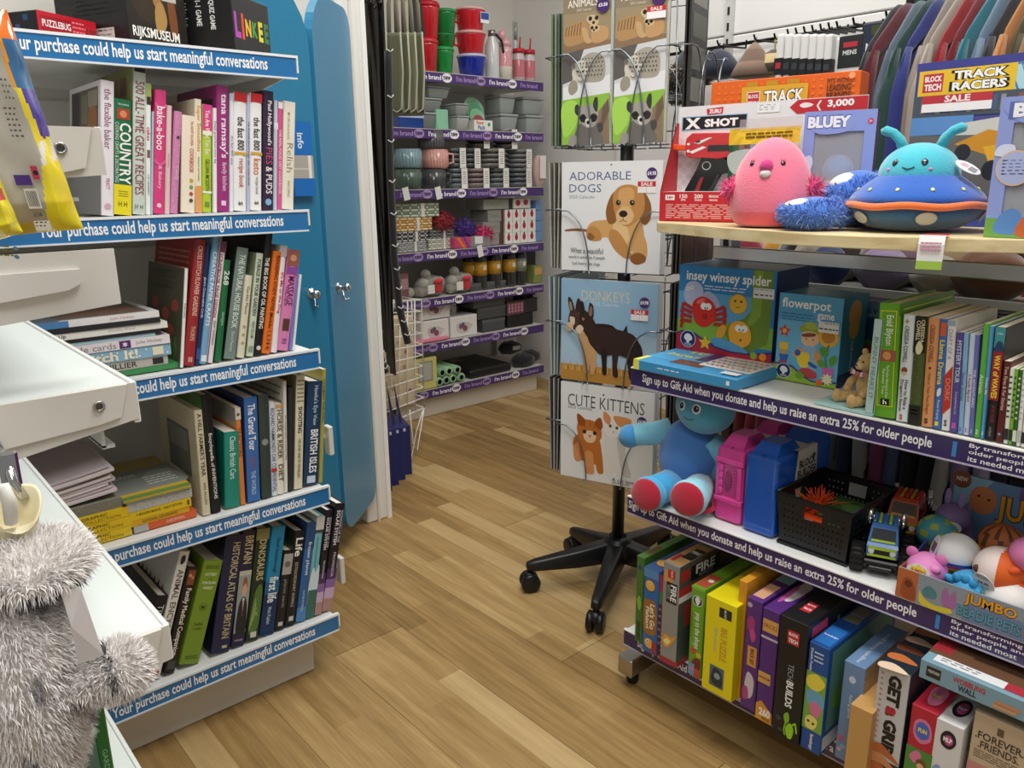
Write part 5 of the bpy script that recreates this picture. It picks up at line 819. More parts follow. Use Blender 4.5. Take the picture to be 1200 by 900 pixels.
cbox('grey fire rescue brick set box with a flame on its front', 777.8, 657, 797.3, 665, .27, '93928e', xp=1.163, front=[('r', .1, .07, .6, .19, 'd09a5a'), ('r', .3, .06, .75, .14, 'b8302c'), ('t', 'BLOCK', .45, .07, .65, .13, 'f4f0ea', .03), ('r', .25, .18, .9, .38, '16161a'), ('t', 'FIRE', .5, .2, .85, .36, 'f2f2f0', .03), ('t', 'RESCUE', .3, .21, .46, .35, 'a8a8a4', .02), ('b', [(.1, .78), (.3, .7), (.62, .72), (.95, .68), (.62, .8), (.3, .84)], 'e0a03c'), ('b', [(.2, .78), (.4, .74), (.6, .76), (.4, .81)], 'f4e09a'), ('r', 0, .945, 1, 1, 'a8303c'), ('l', .02, .72, .1, .93, 5, 'd8d8d4')],
     right=[('r', 0, 0, 1, .5, '57524a'), ('r', .02, .06, .12, .16, 'b8302c'), ('r', .14, .05, .5, .2, '17171a'), ('h', 'FIRE', .16, .06, .48, .15, 'f2f2f0', .03), ('h', 'RESCUE', .2, .155, .46, .19, 'a8a8a4'), ('r', 0, .22, .4, .3, 'c03030'), ('r', 0, .3, .4, .36, 'e6e4e0'), ('r', 0, .5, 1, 1, '46544a'), ('r', .08, .4, .2, .62, 'b03a34'), ('b', [(.2, .8), (.5, .6), (.9, .7), (.9, .9)], '5a4a3a'), ('r', 0, .945, 1, 1, 'a8303c')], top=[('r', .05, .6, .95, .98, 'c99c62'), ('r', .35, .66, .95, .86, '1c1c1e'), ('h', 'FIRE', .4, .68, .9, .78, 'f2f2f0', .03), ('r', .1, .82, .35, .95, 'b8302c'), ('r', 0, 0, 1, .58, '6c685f')])
cbox('lime green shops game box with small pictures', 811, 685, 826.6, 690.5, .25, '6fa52c', xp=1.168, front=[('r', 0, 0, 1, .03, '8ac044'), ('c', .5, .15, .38, 'e8ece4'), ('c', .5, .15, .34, '1f2a4a'), ('b', [(.3, .14), (.5, .1), (.7, .14), (.5, .2)], 'e8ece4'), ('t', 'pop to the shops', .3, .28, .8, .68, 'f2f4e4', .016), ('t', 'fun shopping game for kids', .08, .27, .2, .6, '3f6414'), ('c', .35, .71, .22, 'c8502c'), ('c', .78, .74, .2, 'd8c23c'), ('b', [(.3, .84), (.6, .78), (.95, .8), (.9, .9), (.5, .9)], '7a2a30'), ('r', .02, .86, .5, .99, '6a9ac0'), ('r', .5, .9, .98, 1, 'b84a3a'), ('c', .3, .92, .14, 'd878a0')], top=[('r', .1, .75, .9, .97, 'b8503c'), ('c', .6, .85, .2, 'e8e4d8'), ('l', .2, .2, .5, .6, 5, '4f7a20')])
cbox('plain bright yellow puzzle box with a small photo at the bottom', 828, 696, 865, 708, .22, 'e9d916', xp=1.152, front=[('r', .45, .07, .85, .17, '2a2a26'), ('t', 'ALL OUT', .5, .08, .8, .165, 'f2f0e0', .03), ('t', 'BIG PUZZLE', .5, .27, .78, .62, 'd89a2c', .02), ('t', '500 pieces', .3, .3, .44, .55, 'c2c2a0', .01), ('r', .25, .7, .72, .92, '4f6a78'), ('b', [(.32, .88), (.36, .74), (.5, .72), (.64, .76), (.66, .9)], '2a3038'), ('c', .5, .8, .1, '8aa0ac')], right=[('r', 0, 0, 1, 1, 'c9b812'), ('r', .1, .6, .4, .7, '2a2a26')], top=[('r', 0, 0, 1, .5, 'c8ba18')])
cbox('narrow amber box with castle-notched edge behind the yellow box', 866.5, 679, 876, 684, .24, 'd8992c', xp=1.172, front=[('r', .0, .3, .4, .33, '9c6a18'), ('r', .0, .5, .4, .52, '9c6a18'), ('r', .2, .7, .8, .9, 'b87c20')], top=[('r', .2, .4, .9, .8, 'c48a26'), ('h', '260', .3, .6, .8, .75, '33261a', .03)])
PUR = [('c', .2, .06, .16, 'b8a8c8'), ('b', [(.1, .2), (.35, .15), (.6, .2), (.5, .3), (.2, .28)], 'a83a78'), ('b', [(.3, .3), (.55, .26), (.7, .33), (.5, .38)], 'c84a8c'), ('r', .25, .42, .85, .6, 'd8994a'), ('t', 'BRICK SET', .4, .44, .72, .58, '33261a', .03), ('b', [(.2, .8), (.3, .68), (.5, .66), (.8, .72), (.75, .86), (.4, .9)], 'cfc6cc'), ('b', [(.1, .82), (.4, .8), (.5, .9), (.15, .92)], 'b0488c')]
cbox('purple brick set box with pale blue top', 876.2, 699, 894.4, 706.5, .24, '5a2f7c', xp=1.16, front=PUR, top=[('r', 0, 0, 1, .62, '8ec4dc'), ('r', .1, .7, .8, .95, 'd8a884'), ('h', 'LEGENDS', .15, .76, .75, .88, 'e8702c', .02)])
cbox('purple brick set box with white horse and gold 260 badge', 894.8, 711, 914.6, 720, .24, '552c78', xp=1.15, front=[('r', .05, .09, .98, .2, 'd8a25a'), ('h', 'BRICKS', .12, .11, .9, .18, '9c5a2c', .02), ('r', 0, .24, 1, .26, 'c8c0d0'), ('r', .0, .56, .75, .66, 'd8a25a'), ('h', 'KINGDOM', .05, .58, .7, .64, '33261a', .03), ('p', [(0, .86), (.3, .82), (1, .9), (1, 1), (0, 1)], 'd8992c'), ('h', '260', .2, .88, .9, .955, 'f4f0ea', .05), ('h', 'PIECES', .4, .96, .9, .985, '33261a', .02)], top=[('b', [(.2, .5), (.45, .3), (.6, .45), (.85, .5), (.8, .75), (.4, .8)], 'd9d0d8'), ('b', [(.1, .6), (.3, .55), (.4, .8), (.2, .85)], 'c858a0'), ('r', .5, .05, 1, .3, 'b8844a')])
cbox('black tech brick set box with neon green robot insects', 915.5, 720, 948.3, 735, .27, '15171a', xp=1.135, front=[('r', 0, .96, 1, 1, '0c0d0e'), ('r', .3, .09, .72, .2, 'c02a34'), ('h', 'BLOCK', .34, .1, .68, .14, 'f4f0f0', .04), ('h', 'TECH', .34, .15, .68, .19, 'f4f0f0', .04), ('t', 'TECH', .42, .36, .62, .49, 'a8b0b4', 0), ('t', 'BUILDS', .4, .5, .66, .72, 'f2f4f4', .03), ('b', [(.4, .8), (.55, .76), (.62, .82), (.5, .86)], '7fb82c'), ('b', [(.5, .9), (.65, .84), (.8, .88), (.75, .96), (.6, .97)], '9ad02c'), ('ln', [(.5, .84), (.45, .92), (.5, .96)], .003, '7fb82c'), ('ln', [(.7, .86), (.85, .82), (.92, .9)], .003, '9ad02c'), ('c', .22, .84, .1, '3c4248'), ('c', .3, .93, .08, '3c4248')], right=[('r', .05, .04, .25, .12, 'b8283a'), ('v', 'TECH BUILDS', .3, .1, .5, .3, 'c8ccd0', .02)], top=[('r', .25, .72, .6, .86, 'c02a34'), ('h', 'BLOCK', .28, .73, .57, .79, 'f4f0f0', .03), ('h', 'TECH', .28, .79, .57, .85, 'f4f0f0', .03), ('b', [(.5, .3), (.8, .2), (.9, .4), (.6, .5)], '4c7a1c')])
cbox('blue double puzzle box with a colourful cartoon scene', 949, 751, 972.5, 766, .26, '1c4f96', xp=1.14, front=[('l', .3, .07, .75, .18, 3, 'd8e2f0'), ('t', 'Double Puzzle', .12, .05, .24, .26, 'e8eef6', .02), ('r', 0, .26, 1, .8, '7aa84a'), ('b', [(.05, .32), (.5, .27), (.95, .33), (.6, .42), (.1, .4)], 'e8d84a'), ('b', [(.1, .45), (.5, .42), (.95, .46), (.9, .56), (.2, .56)], '6aa8c8'), ('b', [(.3, .56), (.6, .52), (.9, .58), (.7, .66), (.4, .64)], 'd47a9c'), ('b', [(.15, .7), (.4, .66), (.75, .69), (.6, .78), (.2, .78)], 'e6dc7a'), ('c', .3, .72, .07, '2a2a1c'), ('c', .55, .73, .07, '2a2a1c'), ('t', 'Ravensburger', .35, .83, .7, .98, 'f4f6fa', .02)], right=[('r', .05, .05, .95, .8, '5a8a7a'), ('b', [(.1, .6), (.4, .3), (.9, .4), (.8, .75)], '6c9a44'), ('r', .02, .84, .5, .97, 'c8ccd0')], top=[('r', .1, .72, .9, .97, '2a72c0'), ('h', 'Ravensburger', .15, .8, .85, .9, 'f4f6fa', .02), ('r', .15, .35, .9, .6, '8a8a70'), ('h', 'Double Puzzle', .2, .42, .85, .55, 'c8d0d8', .02), ('b', [(.4, .1), (.7, .08), (.8, .22), (.5, .25)], 'c8b84a')])
cbox('grey-blue magnetic fishing game box', 990, 773, 1015.7, 782, .16, '6d8cb4', xp=1.16, front=[('e', .45, .16, .16, .035, 'c8d4e4'), ('t', 'my magnetic', .62, .38, .8, .7, 'd8e0ec', .008), ('t', 'fishing game', .36, .26, .54, .6, 'd8e0ec', .008), ('c', .2, .78, .16, 'b8607c'), ('c', .32, .86, .13, '8ca4c8'), ('c', .18, .9, .1, 'd0a8b8')], right=[('r', 0, 0, 1, 1, '9c7f5e')]+[('r', 0, .1+.15*i, 1, .115+.15*i, '8a6f50') for i in range(6)], top=[('v', 'magnetic fishing game', .35, .2, .62, .95, 'c8d4e6', .01)])
cbox('plain kraft cardboard box in front of the grip game', 997, 824, 1024, 833, .14, 'c79a5c', xp=1.125, name='cardboard_box', cat='box', right=[('r', 0, 0, 1, 1, 'b88a4e')])
cbox('silver grip puzzle box with bold black lettering and grasping hands', 1031, 776, 1068, 791, .2, 'c9c9cb', xp=1.14, front=[('r', 0, .74, 1, 1, '23303c'), ('t', 'GET a GRIP', .35, .05, .78, .68, '1a1a1c', .06), ('t', 'a', .36, .3, .7, .37, 'b8283c', .05), ('l', .1, .06, .2, .66, 14, 'b04050')]+[('b', [(.05, .66+.08*i), (.35, .62+.08*i), (.9, .7+.08*i), (.95, .73+.08*i), (.4, .7+.08*i), (.08, .71+.08*i)], 'c98a5a' if i % 2 else 'b8683a') for i in range(5)], right=[('r', 0, 0, 1, 1, '2a333c')], top=[('r', 0, 0, 1, 1, '1e2a36')]+[('b', [(.0, .3+.17*i), (.4, .26+.17*i), (.95, .33+.17*i), (.5, .36+.17*i), (.05, .37+.17*i)], ['c98a5a', 'e8c8a8', '6a3a28', 'c9723c', 'ead0b4'][i % 5]) for i in range(5)])
cbox('small red box with cartoon paw badge and a child picture', 1069, 824, 1100.5, 838, .12, 'b8283c', xp=1.14, front=[('b', [(.2, .15), (.5, .1), (.8, .15), (.85, .28), (.5, .34), (.2, .28)], 'd87a9c'), ('b', [(.28, .17), (.5, .13), (.74, .17), (.76, .26), (.5, .3), (.28, .26)], '4a6ac0'), ('h', 'FUN', .35, .18, .68, .25, 'f0d84a', .05), ('r', 0, .4, 1, 1, '4f8a3c'), ('b', [(.15, .5), (.4, .42), (.6, .46), (.4, .55)], 'd878a0'), ('c', .62, .53, .2, '7a4a2c'), ('c', .6, .56, .14, 'e0b090'), ('b', [(.3, .8), (.6, .7), (.9, .8), (.85, 1), (.3, 1)], '8cc04a')], top=[('b', [(.2, .5), (.5, .35), (.8, .5), (.75, .8), (.4, .85)], 'd87a9c'), ('h', 'FUN', .35, .55, .68, .7, 'f0d84a', .05), ('r', .1, .02, .9, .28, '3a4046')])
cbox('small white box with a black and pink round emblem', 1097.5, 840, 1131, 853, .12, 'dcdcdc', xp=1.14, front=[('b', [(.25, .14), (.45, .08), (.72, .1), (.8, .18), (.6, .25), (.3, .23)], '1f1a20'), ('b', [(.38, .14), (.6, .12), (.7, .18), (.55, .22), (.4, .2)], 'b84a8c'), ('h', 'MLP', .34, .14, .66, .195, 'f4f0f4', .05), ('b', [(.1, .5), (.3, .44), (.5, .52), (.3, .62)], '8aa4d0'), ('b', [(.4, .6), (.7, .5), (.95, .6), (.8, .75), (.5, .75)], 'c9a8d8'), ('b', [(.1, .75), (.35, .68), (.6, .8), (.4, .95), (.15, .92)], '9a6ab0')], right=[('r', .2, .1, .8, .3, 'a8c0a4')], top=[('e', .5, .6, .3, .22, '1f1a20'), ('e', .52, .6, .2, .14, 'b84a8c'), ('h', 'MLP', .36, .53, .66, .68, 'f4f0f4', .05)])
a = PX(1143, 832, 1.15); cbox('beige gift box with brown capital lettering', 1143, 832, 1200, 858, .12, 'c9b498', xp=1.15, W=.12, front=[('r', .26, .06, .33, .12, '6a5a48'), ('h', '.FOREVER.', .04, .14, .56, .2, '4a4038', .02), ('h', '.FRIENDS.', .08, .21, .52, .27, '4a4038', .02), ('l', .05, .29, .55, .36, 4, '6a5c4c'), ('r', .0, .4, .5, 1, 'c98a84'), ('c', .28, .5, .08, '3a2a24'), ('c', .28, .53, .06, 'd8a88c'), ('b', [(.15, .8), (.2, .62), (.36, .6), (.42, .8)], '7a7a80')], top=[('r', 0, 0, 1, 1, 'b8a488')], name='gift_box', cat='gift box')
a, c = PX(1081, 772, 1.14), PX(1200, 821, 1.14); zw = PX(1076, 793, 1.14).z
carton('game_box', 'large grey-blue wobbling wall game box lying across the smaller boxes at the right', V((1.14, a.y+.002, zw)), -PI/2, .27, .2, a.z-zw, '7fa3b4', front=[('r', .035, .22, .11, .75, '2c2a28'), ('h', 'games', .042, .35, .103, .62, 'b8b4ac', .03), ('h', 'WOBBLING', .17, .18, .33, .5, 'b8343c', .03), ('h', 'WALL', .2, .52, .29, .85, '2a2c30', .03), ('r', .38, .5, .5, .66, 'c98a5c'), ('r', .37, .7, .48, .88, 'd09868')], top=[('r', .0, .0, 1, .86, '6a4a34'), ('r', 0, .0, .1, .8, '9c2a34'), ('r', .8, 0, .9, .8, '9c2a34')]+[('r', .1+.1*(j % 2), .1+.12*j, .35+.1*(j % 2), .13+.12*j, '3a2a1e') for j in range(6)]+[('r', .05, .86, .4, .96, 'e6e8ea'), ('r', .4, .86, .9, .96, 'b03040'), ('l', .08, .88, .3, .94, 2, '3a3a3a')])
# ================================================================ fur
def fur(name, parent, samples, L, wd, cols, seed=1, m=None, grav=.35, sub=2):
    """many fine tapering hair tufts, one mesh; samples: list of (point, normal[, colour])"""
    rg = random.Random(seed); b = B(); vs = []; fs = []; cs = []
    for s in samples:
        p, n = s[0], s[1].normalized(); c = s[2] if len(s) > 2 else cols[rg.randrange(len(cols))]
        t = n.cross(V((rg.gauss(0, 1), rg.gauss(0, 1), rg.gauss(0, 1)))).normalized(); l = L*rg.uniform(.6, 1.25)
        d1 = (n+t.cross(n)*rg.uniform(-.5, .5)+t*rg.uniform(-.3, .3)).normalized(); e1 = p+d1*l*.55; e2 = e1+(d1+V((0, 0, -grav))*1.0+t*rg.uniform(-.4, .4)).normalized()*l*.55
        k = len(vs); w_ = wd*rg.uniform(.7, 1.2); vs += [p-t*w_, p+t*w_, e1+t*w_*.7, e1-t*w_*.7, e2]; fs += [[k, k+1, k+2, k+3], [k+3, k+2, k+4]]; cs += [c, c]
    b.raw(vs, fs, cs, m or FUR, True); return b.build(name, parent)
def ball_samples(c, r, n, seed=0, fn=None, keep=None, rot=None, colfn=None):
    rg = random.Random(seed); o = []; c = V(c); r = (r,)*3 if not hasattr(r, '__len__') else r
    while len(o) < n:
        d = V((rg.gauss(0, 1), rg.gauss(0, 1), rg.gauss(0, 1))).normalized()
        if keep and not keep(d): continue
        q = fn(d) if fn else 1; p = V((d.x*r[0]*q, d.y*r[1]*q, d.z*r[2]*q)); nn = V((d.x/r[0], d.y/r[1], d.z/r[2])).normalized()
        if rot: p = rot @ p; nn = rot @ nn
        o.append((c+p, nn, colfn(d)) if colfn else (c+p, nn))
    return o
ZW = 1.0162
# ---- toy blaster set in a display box
d = V((.197, -.98, 0)).normalized(); rz = math.atan2(d.y, d.x); P0 = V((1.277, 1.0, ZW))
s = thing('toy_blaster_box', 'red and white display box with a red and black toy blaster', 'boxed toy', P0, rz)
W = .355; DP = .075; H = .218; hL = .056
b = B(); b.box((0, 0, 0), (W, .002, hL), 'c0252f', CARD); b.box((0, 0, 0), (W, DP, .002), 'c0252f', CARD); b.box((0, .002, hL-.002), (W, DP, hL), 'd8d4d2', CARD)
f = Face(b, (0, 0, hL), (1, 0, 0), (0, 0, -1), W, hL); f.rect(0, 0, 1, .02, 'd84a4c'); f.rect(.035, .1, .09, .28, 'f4f2f0'); f.text('14+', .045, .12, .08, .26, 'b8202c', .03)
for i, t in enumerate(('150', '200', 'MANUAL')): f.text(t, .12+i*.085, .08, .165+i*.09, .22, 'f4e4e2', .03); f.text(('FPS', 'RNDS', 'MANUEL')[i], .125+i*.085, .24, .16+i*.09, .31, 'f4e4e2', .02)
f.lines(.04, .42, .42, .92, 8, 'e8a8a6', 3, .5); b.build('tray', s)
b = B(); b.raw([(0, 0, 0), (0, DP, 0), (0, DP, H*.86), (0, DP-.012, H*.86), (0, 0, hL)], [[0, 1, 2, 3, 4]], 'b8222c', CARD); b.raw([(.002, 0, 0), (.002, DP, 0), (.002, DP, H*.86), (.002, DP-.012, H*.86), (.002, 0, hL)], [[4, 3, 2, 1, 0]], 'b8222c', CARD); b.build('side_panel', s)
b = B(); b.box((0, DP-.004, 0), (W, DP, H), 'e3e2e4', CARD); f = Face(b, (0, DP-.0041, H), (1, 0, 0), (0, 0, -1), W, H)
for j in range(9):
    for i in range(8): f.k -= 1; f.poly([(.02+.055*i+.027*(j % 2)+.02*math.cos(R(60*q)), .3+.052*j+.03*math.sin(R(60*q))) for q in range(6)], 'd6d5d9')
f.rect(.02, .085, .4, .21, '9cc4e0'); f.rect(.026, .093, .394, .202, '16181c'); f.text('X', .035, .1, .14, .195, 'f4f4f6', .05); f.text('SHOT', .135, .115, .37, .185, 'f4f4f6', .05); f.poly([(.165, .03), (.262, .02), (.258, .075), (.17, .08)], 'c0252f'); f.text('ZURU', .18, .035, .25, .07, 'f4f2f0', .05)
f.poly([(.62, .06), (.66, .005), (1, .005), (1, .115), (.66, .115)], 'c0252f'); f.poly([(.755, .06), (.77, .02), (.78, .02), (.765, .06), (.78, .1), (.77, .1)], 'f0e4e2'); f.blob([(.67, .05), (.69, .03), (.72, .035), (.74, .05), (.72, .065), (.69, .07)], 'f0e4e2'); f.text('3,000', .785, .02, .96, .085, 'f4f2f0', .04)
f.rect(.45, .015, .57, .09, 'eeeef0'); f.lines(.46, .025, .56, .08, 3, '8c8c90', 2); b.build('back_card', s)
b = B(); b.T = M.Translation((0, DP-.004, 0)) @ M.Rotation(R(90), 4, 'X')   # polygons in x,z extruded towards the front
def gp(x, y): return ((x-120)*.000374, H-(y-130)*.000328)
def gpart(nm, pts, th, col, bev=.002, off=0, m=GLOSS, extra=()):
    b = B(); b.T = M.Translation((0, DP-.004-off, 0)) @ M.Rotation(R(90), 4, 'X'); b.prism([gp(*p) for p in pts][::-1], 0, th, col, m, bev)
    for e in extra: b.prism([gp(*p) for p in e[0]][::-1], th, th+e[2], e[1], m, 0)
    return b.build(nm, s)
gpart('barrel', [(200, 345), (205, 315), (235, 288), (470, 296), (480, 425), (380, 440), (330, 425), (225, 430), (205, 415)], .03, 'c8242e', extra=[([(250, 345), (330, 318), (350, 318), (280, 352)], 'e8e4e4', .0008), ([(225, 395), (300, 365), (320, 372), (245, 405)], 'e8e4e4', .0008), ([(330, 360), (470, 362), (470, 395), (325, 395)], '17181c', .0008), ([(260, 335), (285, 332), (285, 344), (260, 346)], '17181c', .0008)]+[([(220+8*math.cos(a), yy+8*math.sin(a)) for a in [2*PI*i/8 for i in range(8)]], 'f0eeee', .001) for yy in (350, 390)])
gpart('muzzle', [(112, 350), (122, 345), (205, 356), (205, 388), (122, 380), (112, 374)], .018, 'e8511c', off=.006)
gpart('grip', [(285, 415), (400, 425), (480, 480), (480, 520), (375, 520), (330, 640), (195, 640), (200, 610), (265, 500)], .022, '17181a', extra=[([(285, 545), (305, 540), (280, 625), (255, 625)], '8c2a30', .0008)]+[([(316+25*math.cos(a), 476+25*math.sin(a)) for a in [2*PI*i/12 for i in range(12)]], 'd0d0d2', .0006), ([(316+20*math.cos(a), 476+20*math.sin(a)) for a in [2*PI*i/12 for i in range(12)]], '17181a', .001)])
gpart('trigger', [(380, 455), (430, 458), (432, 470), (400, 500), (385, 515), (376, 512)], .012, 'e8511c', off=.004)
# ---- foil pouch of little bricks
o = thing('toy_pouch', 'green foil pouch with a yellow top band behind the pink plush', 'toy bag', (1.318, YatU(850, 1.318, ZW), ZW), -PI/2+.03); W = .14; H = .168
b = B(); nx, nz = 12, 12; vs = []; fs = []; cs = []
for sgn in (-1, 1):
    k = len(vs)
    for j in range(nz+1):
        for i in range(nx+1):
            x = W*i/nx; z = H*j/nz; t = .012*(1-(2*i/nx-1)**4)*(1-(j/nz)**3)*(.6 if j == 0 else 1)
            vs.append((x+.002*math.sin(j), sgn*t+.001*math.sin(i*2.1+j*1.7), z))
    for j in range(nz):
        for i in range(nx):
            a = k+j*(nx+1)+i; q = [a, a+1, a+nx+2, a+nx+1]; fs.append(q if sgn < 0 else q[::-1]); cs.append('e2b92c' if j >= 10 else ('2c5f34' if j < 2 or i == 0 else ['6a4a3c', '8a6a5a', '4a5a4a', 'a8584c', 'c8b8a8', '7a8a9a'][(i*5+j*3) % 6]))
b.raw(vs, fs, cs, GLOSS); f = Face(b, (0, -.0135, H*.78), (1, 0, 0), (0, 0, -1), W, H*.6); f.blob([(.08, .05), (.5, .02), (.48, .4), (.2, .45), (.06, .3)], 'b8c4c0'); f.blob([(.12, .5), (.5, .46), (.52, .85), (.14, .9)], '7a95b0'); f.rect(.56, .08, .8, .2, 'e4e2e0'); Face(b, (0, -.004, H), (1, 0, 0), (0, 0, -1), W, H).lines(.25, .05, .9, .12, 2, '7a5a10', 4, .6)
b.build('pouch', o); b = B(); b.box((.02, -.002, H-.004), (W, .002, H+.016), 'd9c8cc', FILM); b.build('clear_header', o)
# ---- pink bird plush
p = V((1.236, .732, ZW)); o = thing('bird_plush', 'round pink bird plush with fluffy magenta wings', 'soft toy', p, -R(62))
def egg(d): return 1.0+.10*(-d.z)*(1-d.z*d.z)*1.6+.06*(1-abs(d.z))
prof = [(0, .0005), (.045, .0005), (.056, .004), (.0625, .012), (.0665, .026), (.0675, .042), (.0665, .06), (.0635, .078), (.058, .097), (.0495, .114), (.038, .129), (.024, .14), (.01, .1455), (0, .1462)]
b = B(); b.lathe(prof, ['e8606c']*4+['ee7892']*9, PLUSH, 40); bd = b.build('body', o, 1)
for v in bd.data.vertices: v.co.y *= .93
def on(u, z): # point on front of body at angle u, height z
    d = V((math.sin(u)*math.sqrt(1-z*z), -math.cos(u)*math.sqrt(1-z*z), z)); zz = .073+z*.073; i = next(i for i in range(len(prof)-1) if prof[i+1][1] >= zz); (r0, z0), (r1, z1) = prof[i], prof[i+1]; rr = r0+(r1-r0)*(zz-z0)/(z1-z0); return V((math.sin(u)*rr, -math.cos(u)*rr*.93, zz)), d
for sx, u in ((-1, -.62), (1, .32)):
    q, d_ = on(u, .42); b = B(); b.T = M.Translation(q) @ d_.to_track_quat('Z', 'Y').to_matrix().to_4x4(); b.ball((0, 0, 0), (.0042, .0042, .0015), '2a1420', GLOSS, 12, 6); 
    for k_ in (-1, 0, 1): b.box((k_*.003-.0003, .003, 0), (k_*.003+.0003, .0065, .0008), '2a1420', CLOTH)
    b.build('eye', o)
q, d_ = on(-.15, .30); b = B(); b.T = M.Translation(q) @ d_.to_track_quat('Z', 'Y').to_matrix().to_4x4(); b.ball((0, .006, 0), (.0115, .011, .008), 'cf3c84', PLUSH, 16, 10); b.build('beak', o); b = B(); b.T = M.Translation(q) @ d_.to_track_quat('Z', 'Y').to_matrix().to_4x4(); b.ball((0, -.008, 0), (.009, .007, .005), 'cfc8c4', PLUSH, 14, 8); b.build('beak_tip', o)
for sx in (-1, 1):
    c = V((sx*.064, -.016, .062)); b = B(); b.ball(c, (.012, .012, .014), 'd8437e', PLUSH, 10, 8); w_ = b.build('wing', o)
    fur('wing_fluff', w_, ball_samples(c, (.011, .011, .013), 420, 5+sx), .013, .0008, ['e0508c', 'd83f7c', 'ee78a6'], 8, grav=.15)
# ---- blue fluffy slippers
def slipper(label, c, rz, r, tilt):
    o = thing('fluffy_slipper', label, 'slipper', c, rot=(tilt, 0, rz), group='blue fluffy slippers'); r = V(r)
    core = lambda d: 1+.12*d.y-.1*max(0, d.z)
    b = B(); b.ball((0, 0, r.z), r, '4a78cc', PLUSH, 24, 16, core); up = b.build('upper', o)
    top = lambda d: d.z > .45 and abs(d.x) < .6 and d.y > -.35
    fur('fluff', up, ball_samples((0, 0, r.z), r, 2600, 3, core, lambda d: not top(d) and d.z > -.8), .007, .0007, ['4a78cc', '3a66bc', '7fa4e4', 'a8c4ee', '5a88d8', '2f58a8'], 4, grav=.1)
    b = B(); b.ball((0, r.y*.2, r.z*1.42), (r.x*.72, r.y*.8, r.z*.45), 'e3e3dc', PLUSH, 20, 12); b.build('lining', o)
slipper('lower blue fluffy slipper resting on the wooden shelf', V((1.205, .628, ZW)), R(48), (.04, .056, .027), 0)
slipper('upper blue fluffy slipper propped behind the alien plush', V((1.335, YatU(1012, 1.335, 1.08), ZW)), R(52), (.034, .058, .048), 0)
# ---- alien in a saucer
o = thing('alien_plush', 'turquoise alien plush sitting in a blue saucer with an orange rim', 'soft toy', (1.285, .515, ZW), -R(80))
b = B(); b.lathe([(0, 0), (.04, .001), (.065, .006), (.088, .02), (.099, .037)], '2c5c88', PLUSH, 44); b.build('saucer_base', o)
b = B(); b.lathe([(.099, .041), (.09, .055), (.075, .068), (.062, .078), (.05, .086), (.02, .09)], '1f5cb6', PLUSH, 44); b.build('saucer_top', o)
b = B(); b.tube([(.1*math.cos(2*PI*i/48), .1*math.sin(2*PI*i/48), .039+.0015*math.sin(i*.9)) for i in range(48)], .0052, 'ee7435', PLUSH, n=8, closed=True); b.build('rim', o)
b = B(); b.ball((0, 0, .083), (.057, .055, .047), '43b7c8', PLUSH, 32, 20); b.build('head', o)
for sx in (-1, 1):
    b = B(); b.tube([(sx*.026, 0, .122), (sx*.031, -.003, .135), (sx*.041, -.005, .145), (sx*.052, -.006, .149), (sx*.058, -.006, .1475)], [.0085, .0072, .007, .0075, .004], '3fb2c2', PLUSH, n=12); b.build('antenna', o)
    for nm, x, z, r_, c in (('eye', .0205, .101, (.0048, .0055), '20242c'), ('cheek', .029, .091, (.003, .0025), 'd88ab0')):
        dx = sx*x-.004; y = -.055*math.sqrt(max(0, 1-(dx/.057)**2-((z-.083)/.047)**2)); b = B(); n_ = V((dx/.057**2, y/.055**2, (z-.083)/.047**2)).normalized(); b.T = M.Translation((dx, y, z)) @ n_.to_track_quat('Z', 'Y').to_matrix().to_4x4(); b.ball((0, 0, 0), (r_[0], r_[1], .0012), c, CLOTH if nm == 'cheek' else GLOSS, 12, 6); b.build(nm, o)
b = B(); pts = []
for i in range(9):
    x = -.004+.0085*(i/4-1); z = .0945-.003*(1-((i-4)/4)**2); y = -.055*math.sqrt(1-(x/.057)**2-((z-.083)/.047)**2)-.0006; pts.append((x, y, z))
b.tube(pts, .0007, '1c2c3c', CLOTH, n=5); b.build('mouth', o)
for i in range(9):
    a = R(-160+32*i); rr = .083; b = B(); n_ = V((math.cos(a), math.sin(a), 1.05)).normalized(); b.T = M.Translation((rr*math.cos(a), rr*math.sin(a), .0625)) @ n_.to_track_quat('Z', 'Y').to_matrix().to_4x4(); b.ball((0, 0, 0), (.0028, .0034, .0012), 'e8e27a', CLOTH, 10, 6); b.build('light_spot', o)
for a in (R(-130), R(-68), R(0), R(180)):
    b = B(); n_ = V((math.cos(a)*.85, math.sin(a)*.85, -.5)).normalized(); b.T = M.Translation((.092*math.cos(a), .092*math.sin(a), .0215)) @ n_.to_track_quat('Z', 'X').to_matrix().to_4x4(); b.ball((0, 0, 0), (.011, .0145, .0018), 'b9b8ae', CLOTH, 16, 6); b.build('felt_patch', o)
b = B(); b.T = M.Translation((.058, -.022, .098)) @ M.Rotation(R(30), 4, 'Y') @ M.Rotation(R(25), 4, 'X'); b.prism([(.019*math.cos(2*PI*i/20)+.012, .012*math.sin(2*PI*i/20)) for i in range(20)], 0, .0008, 'dcdcdc', CARD); f = Face(b, (-.007, .012, .0009), (1, 0, 0), (0, -1, 0), .038, .024); f.rect(.55, .25, .85, .75, '8c8c8c'); f.lines(.2, .3, .5, .7, 3, 'c05a6a', 3); b.build('paper_tag', o)
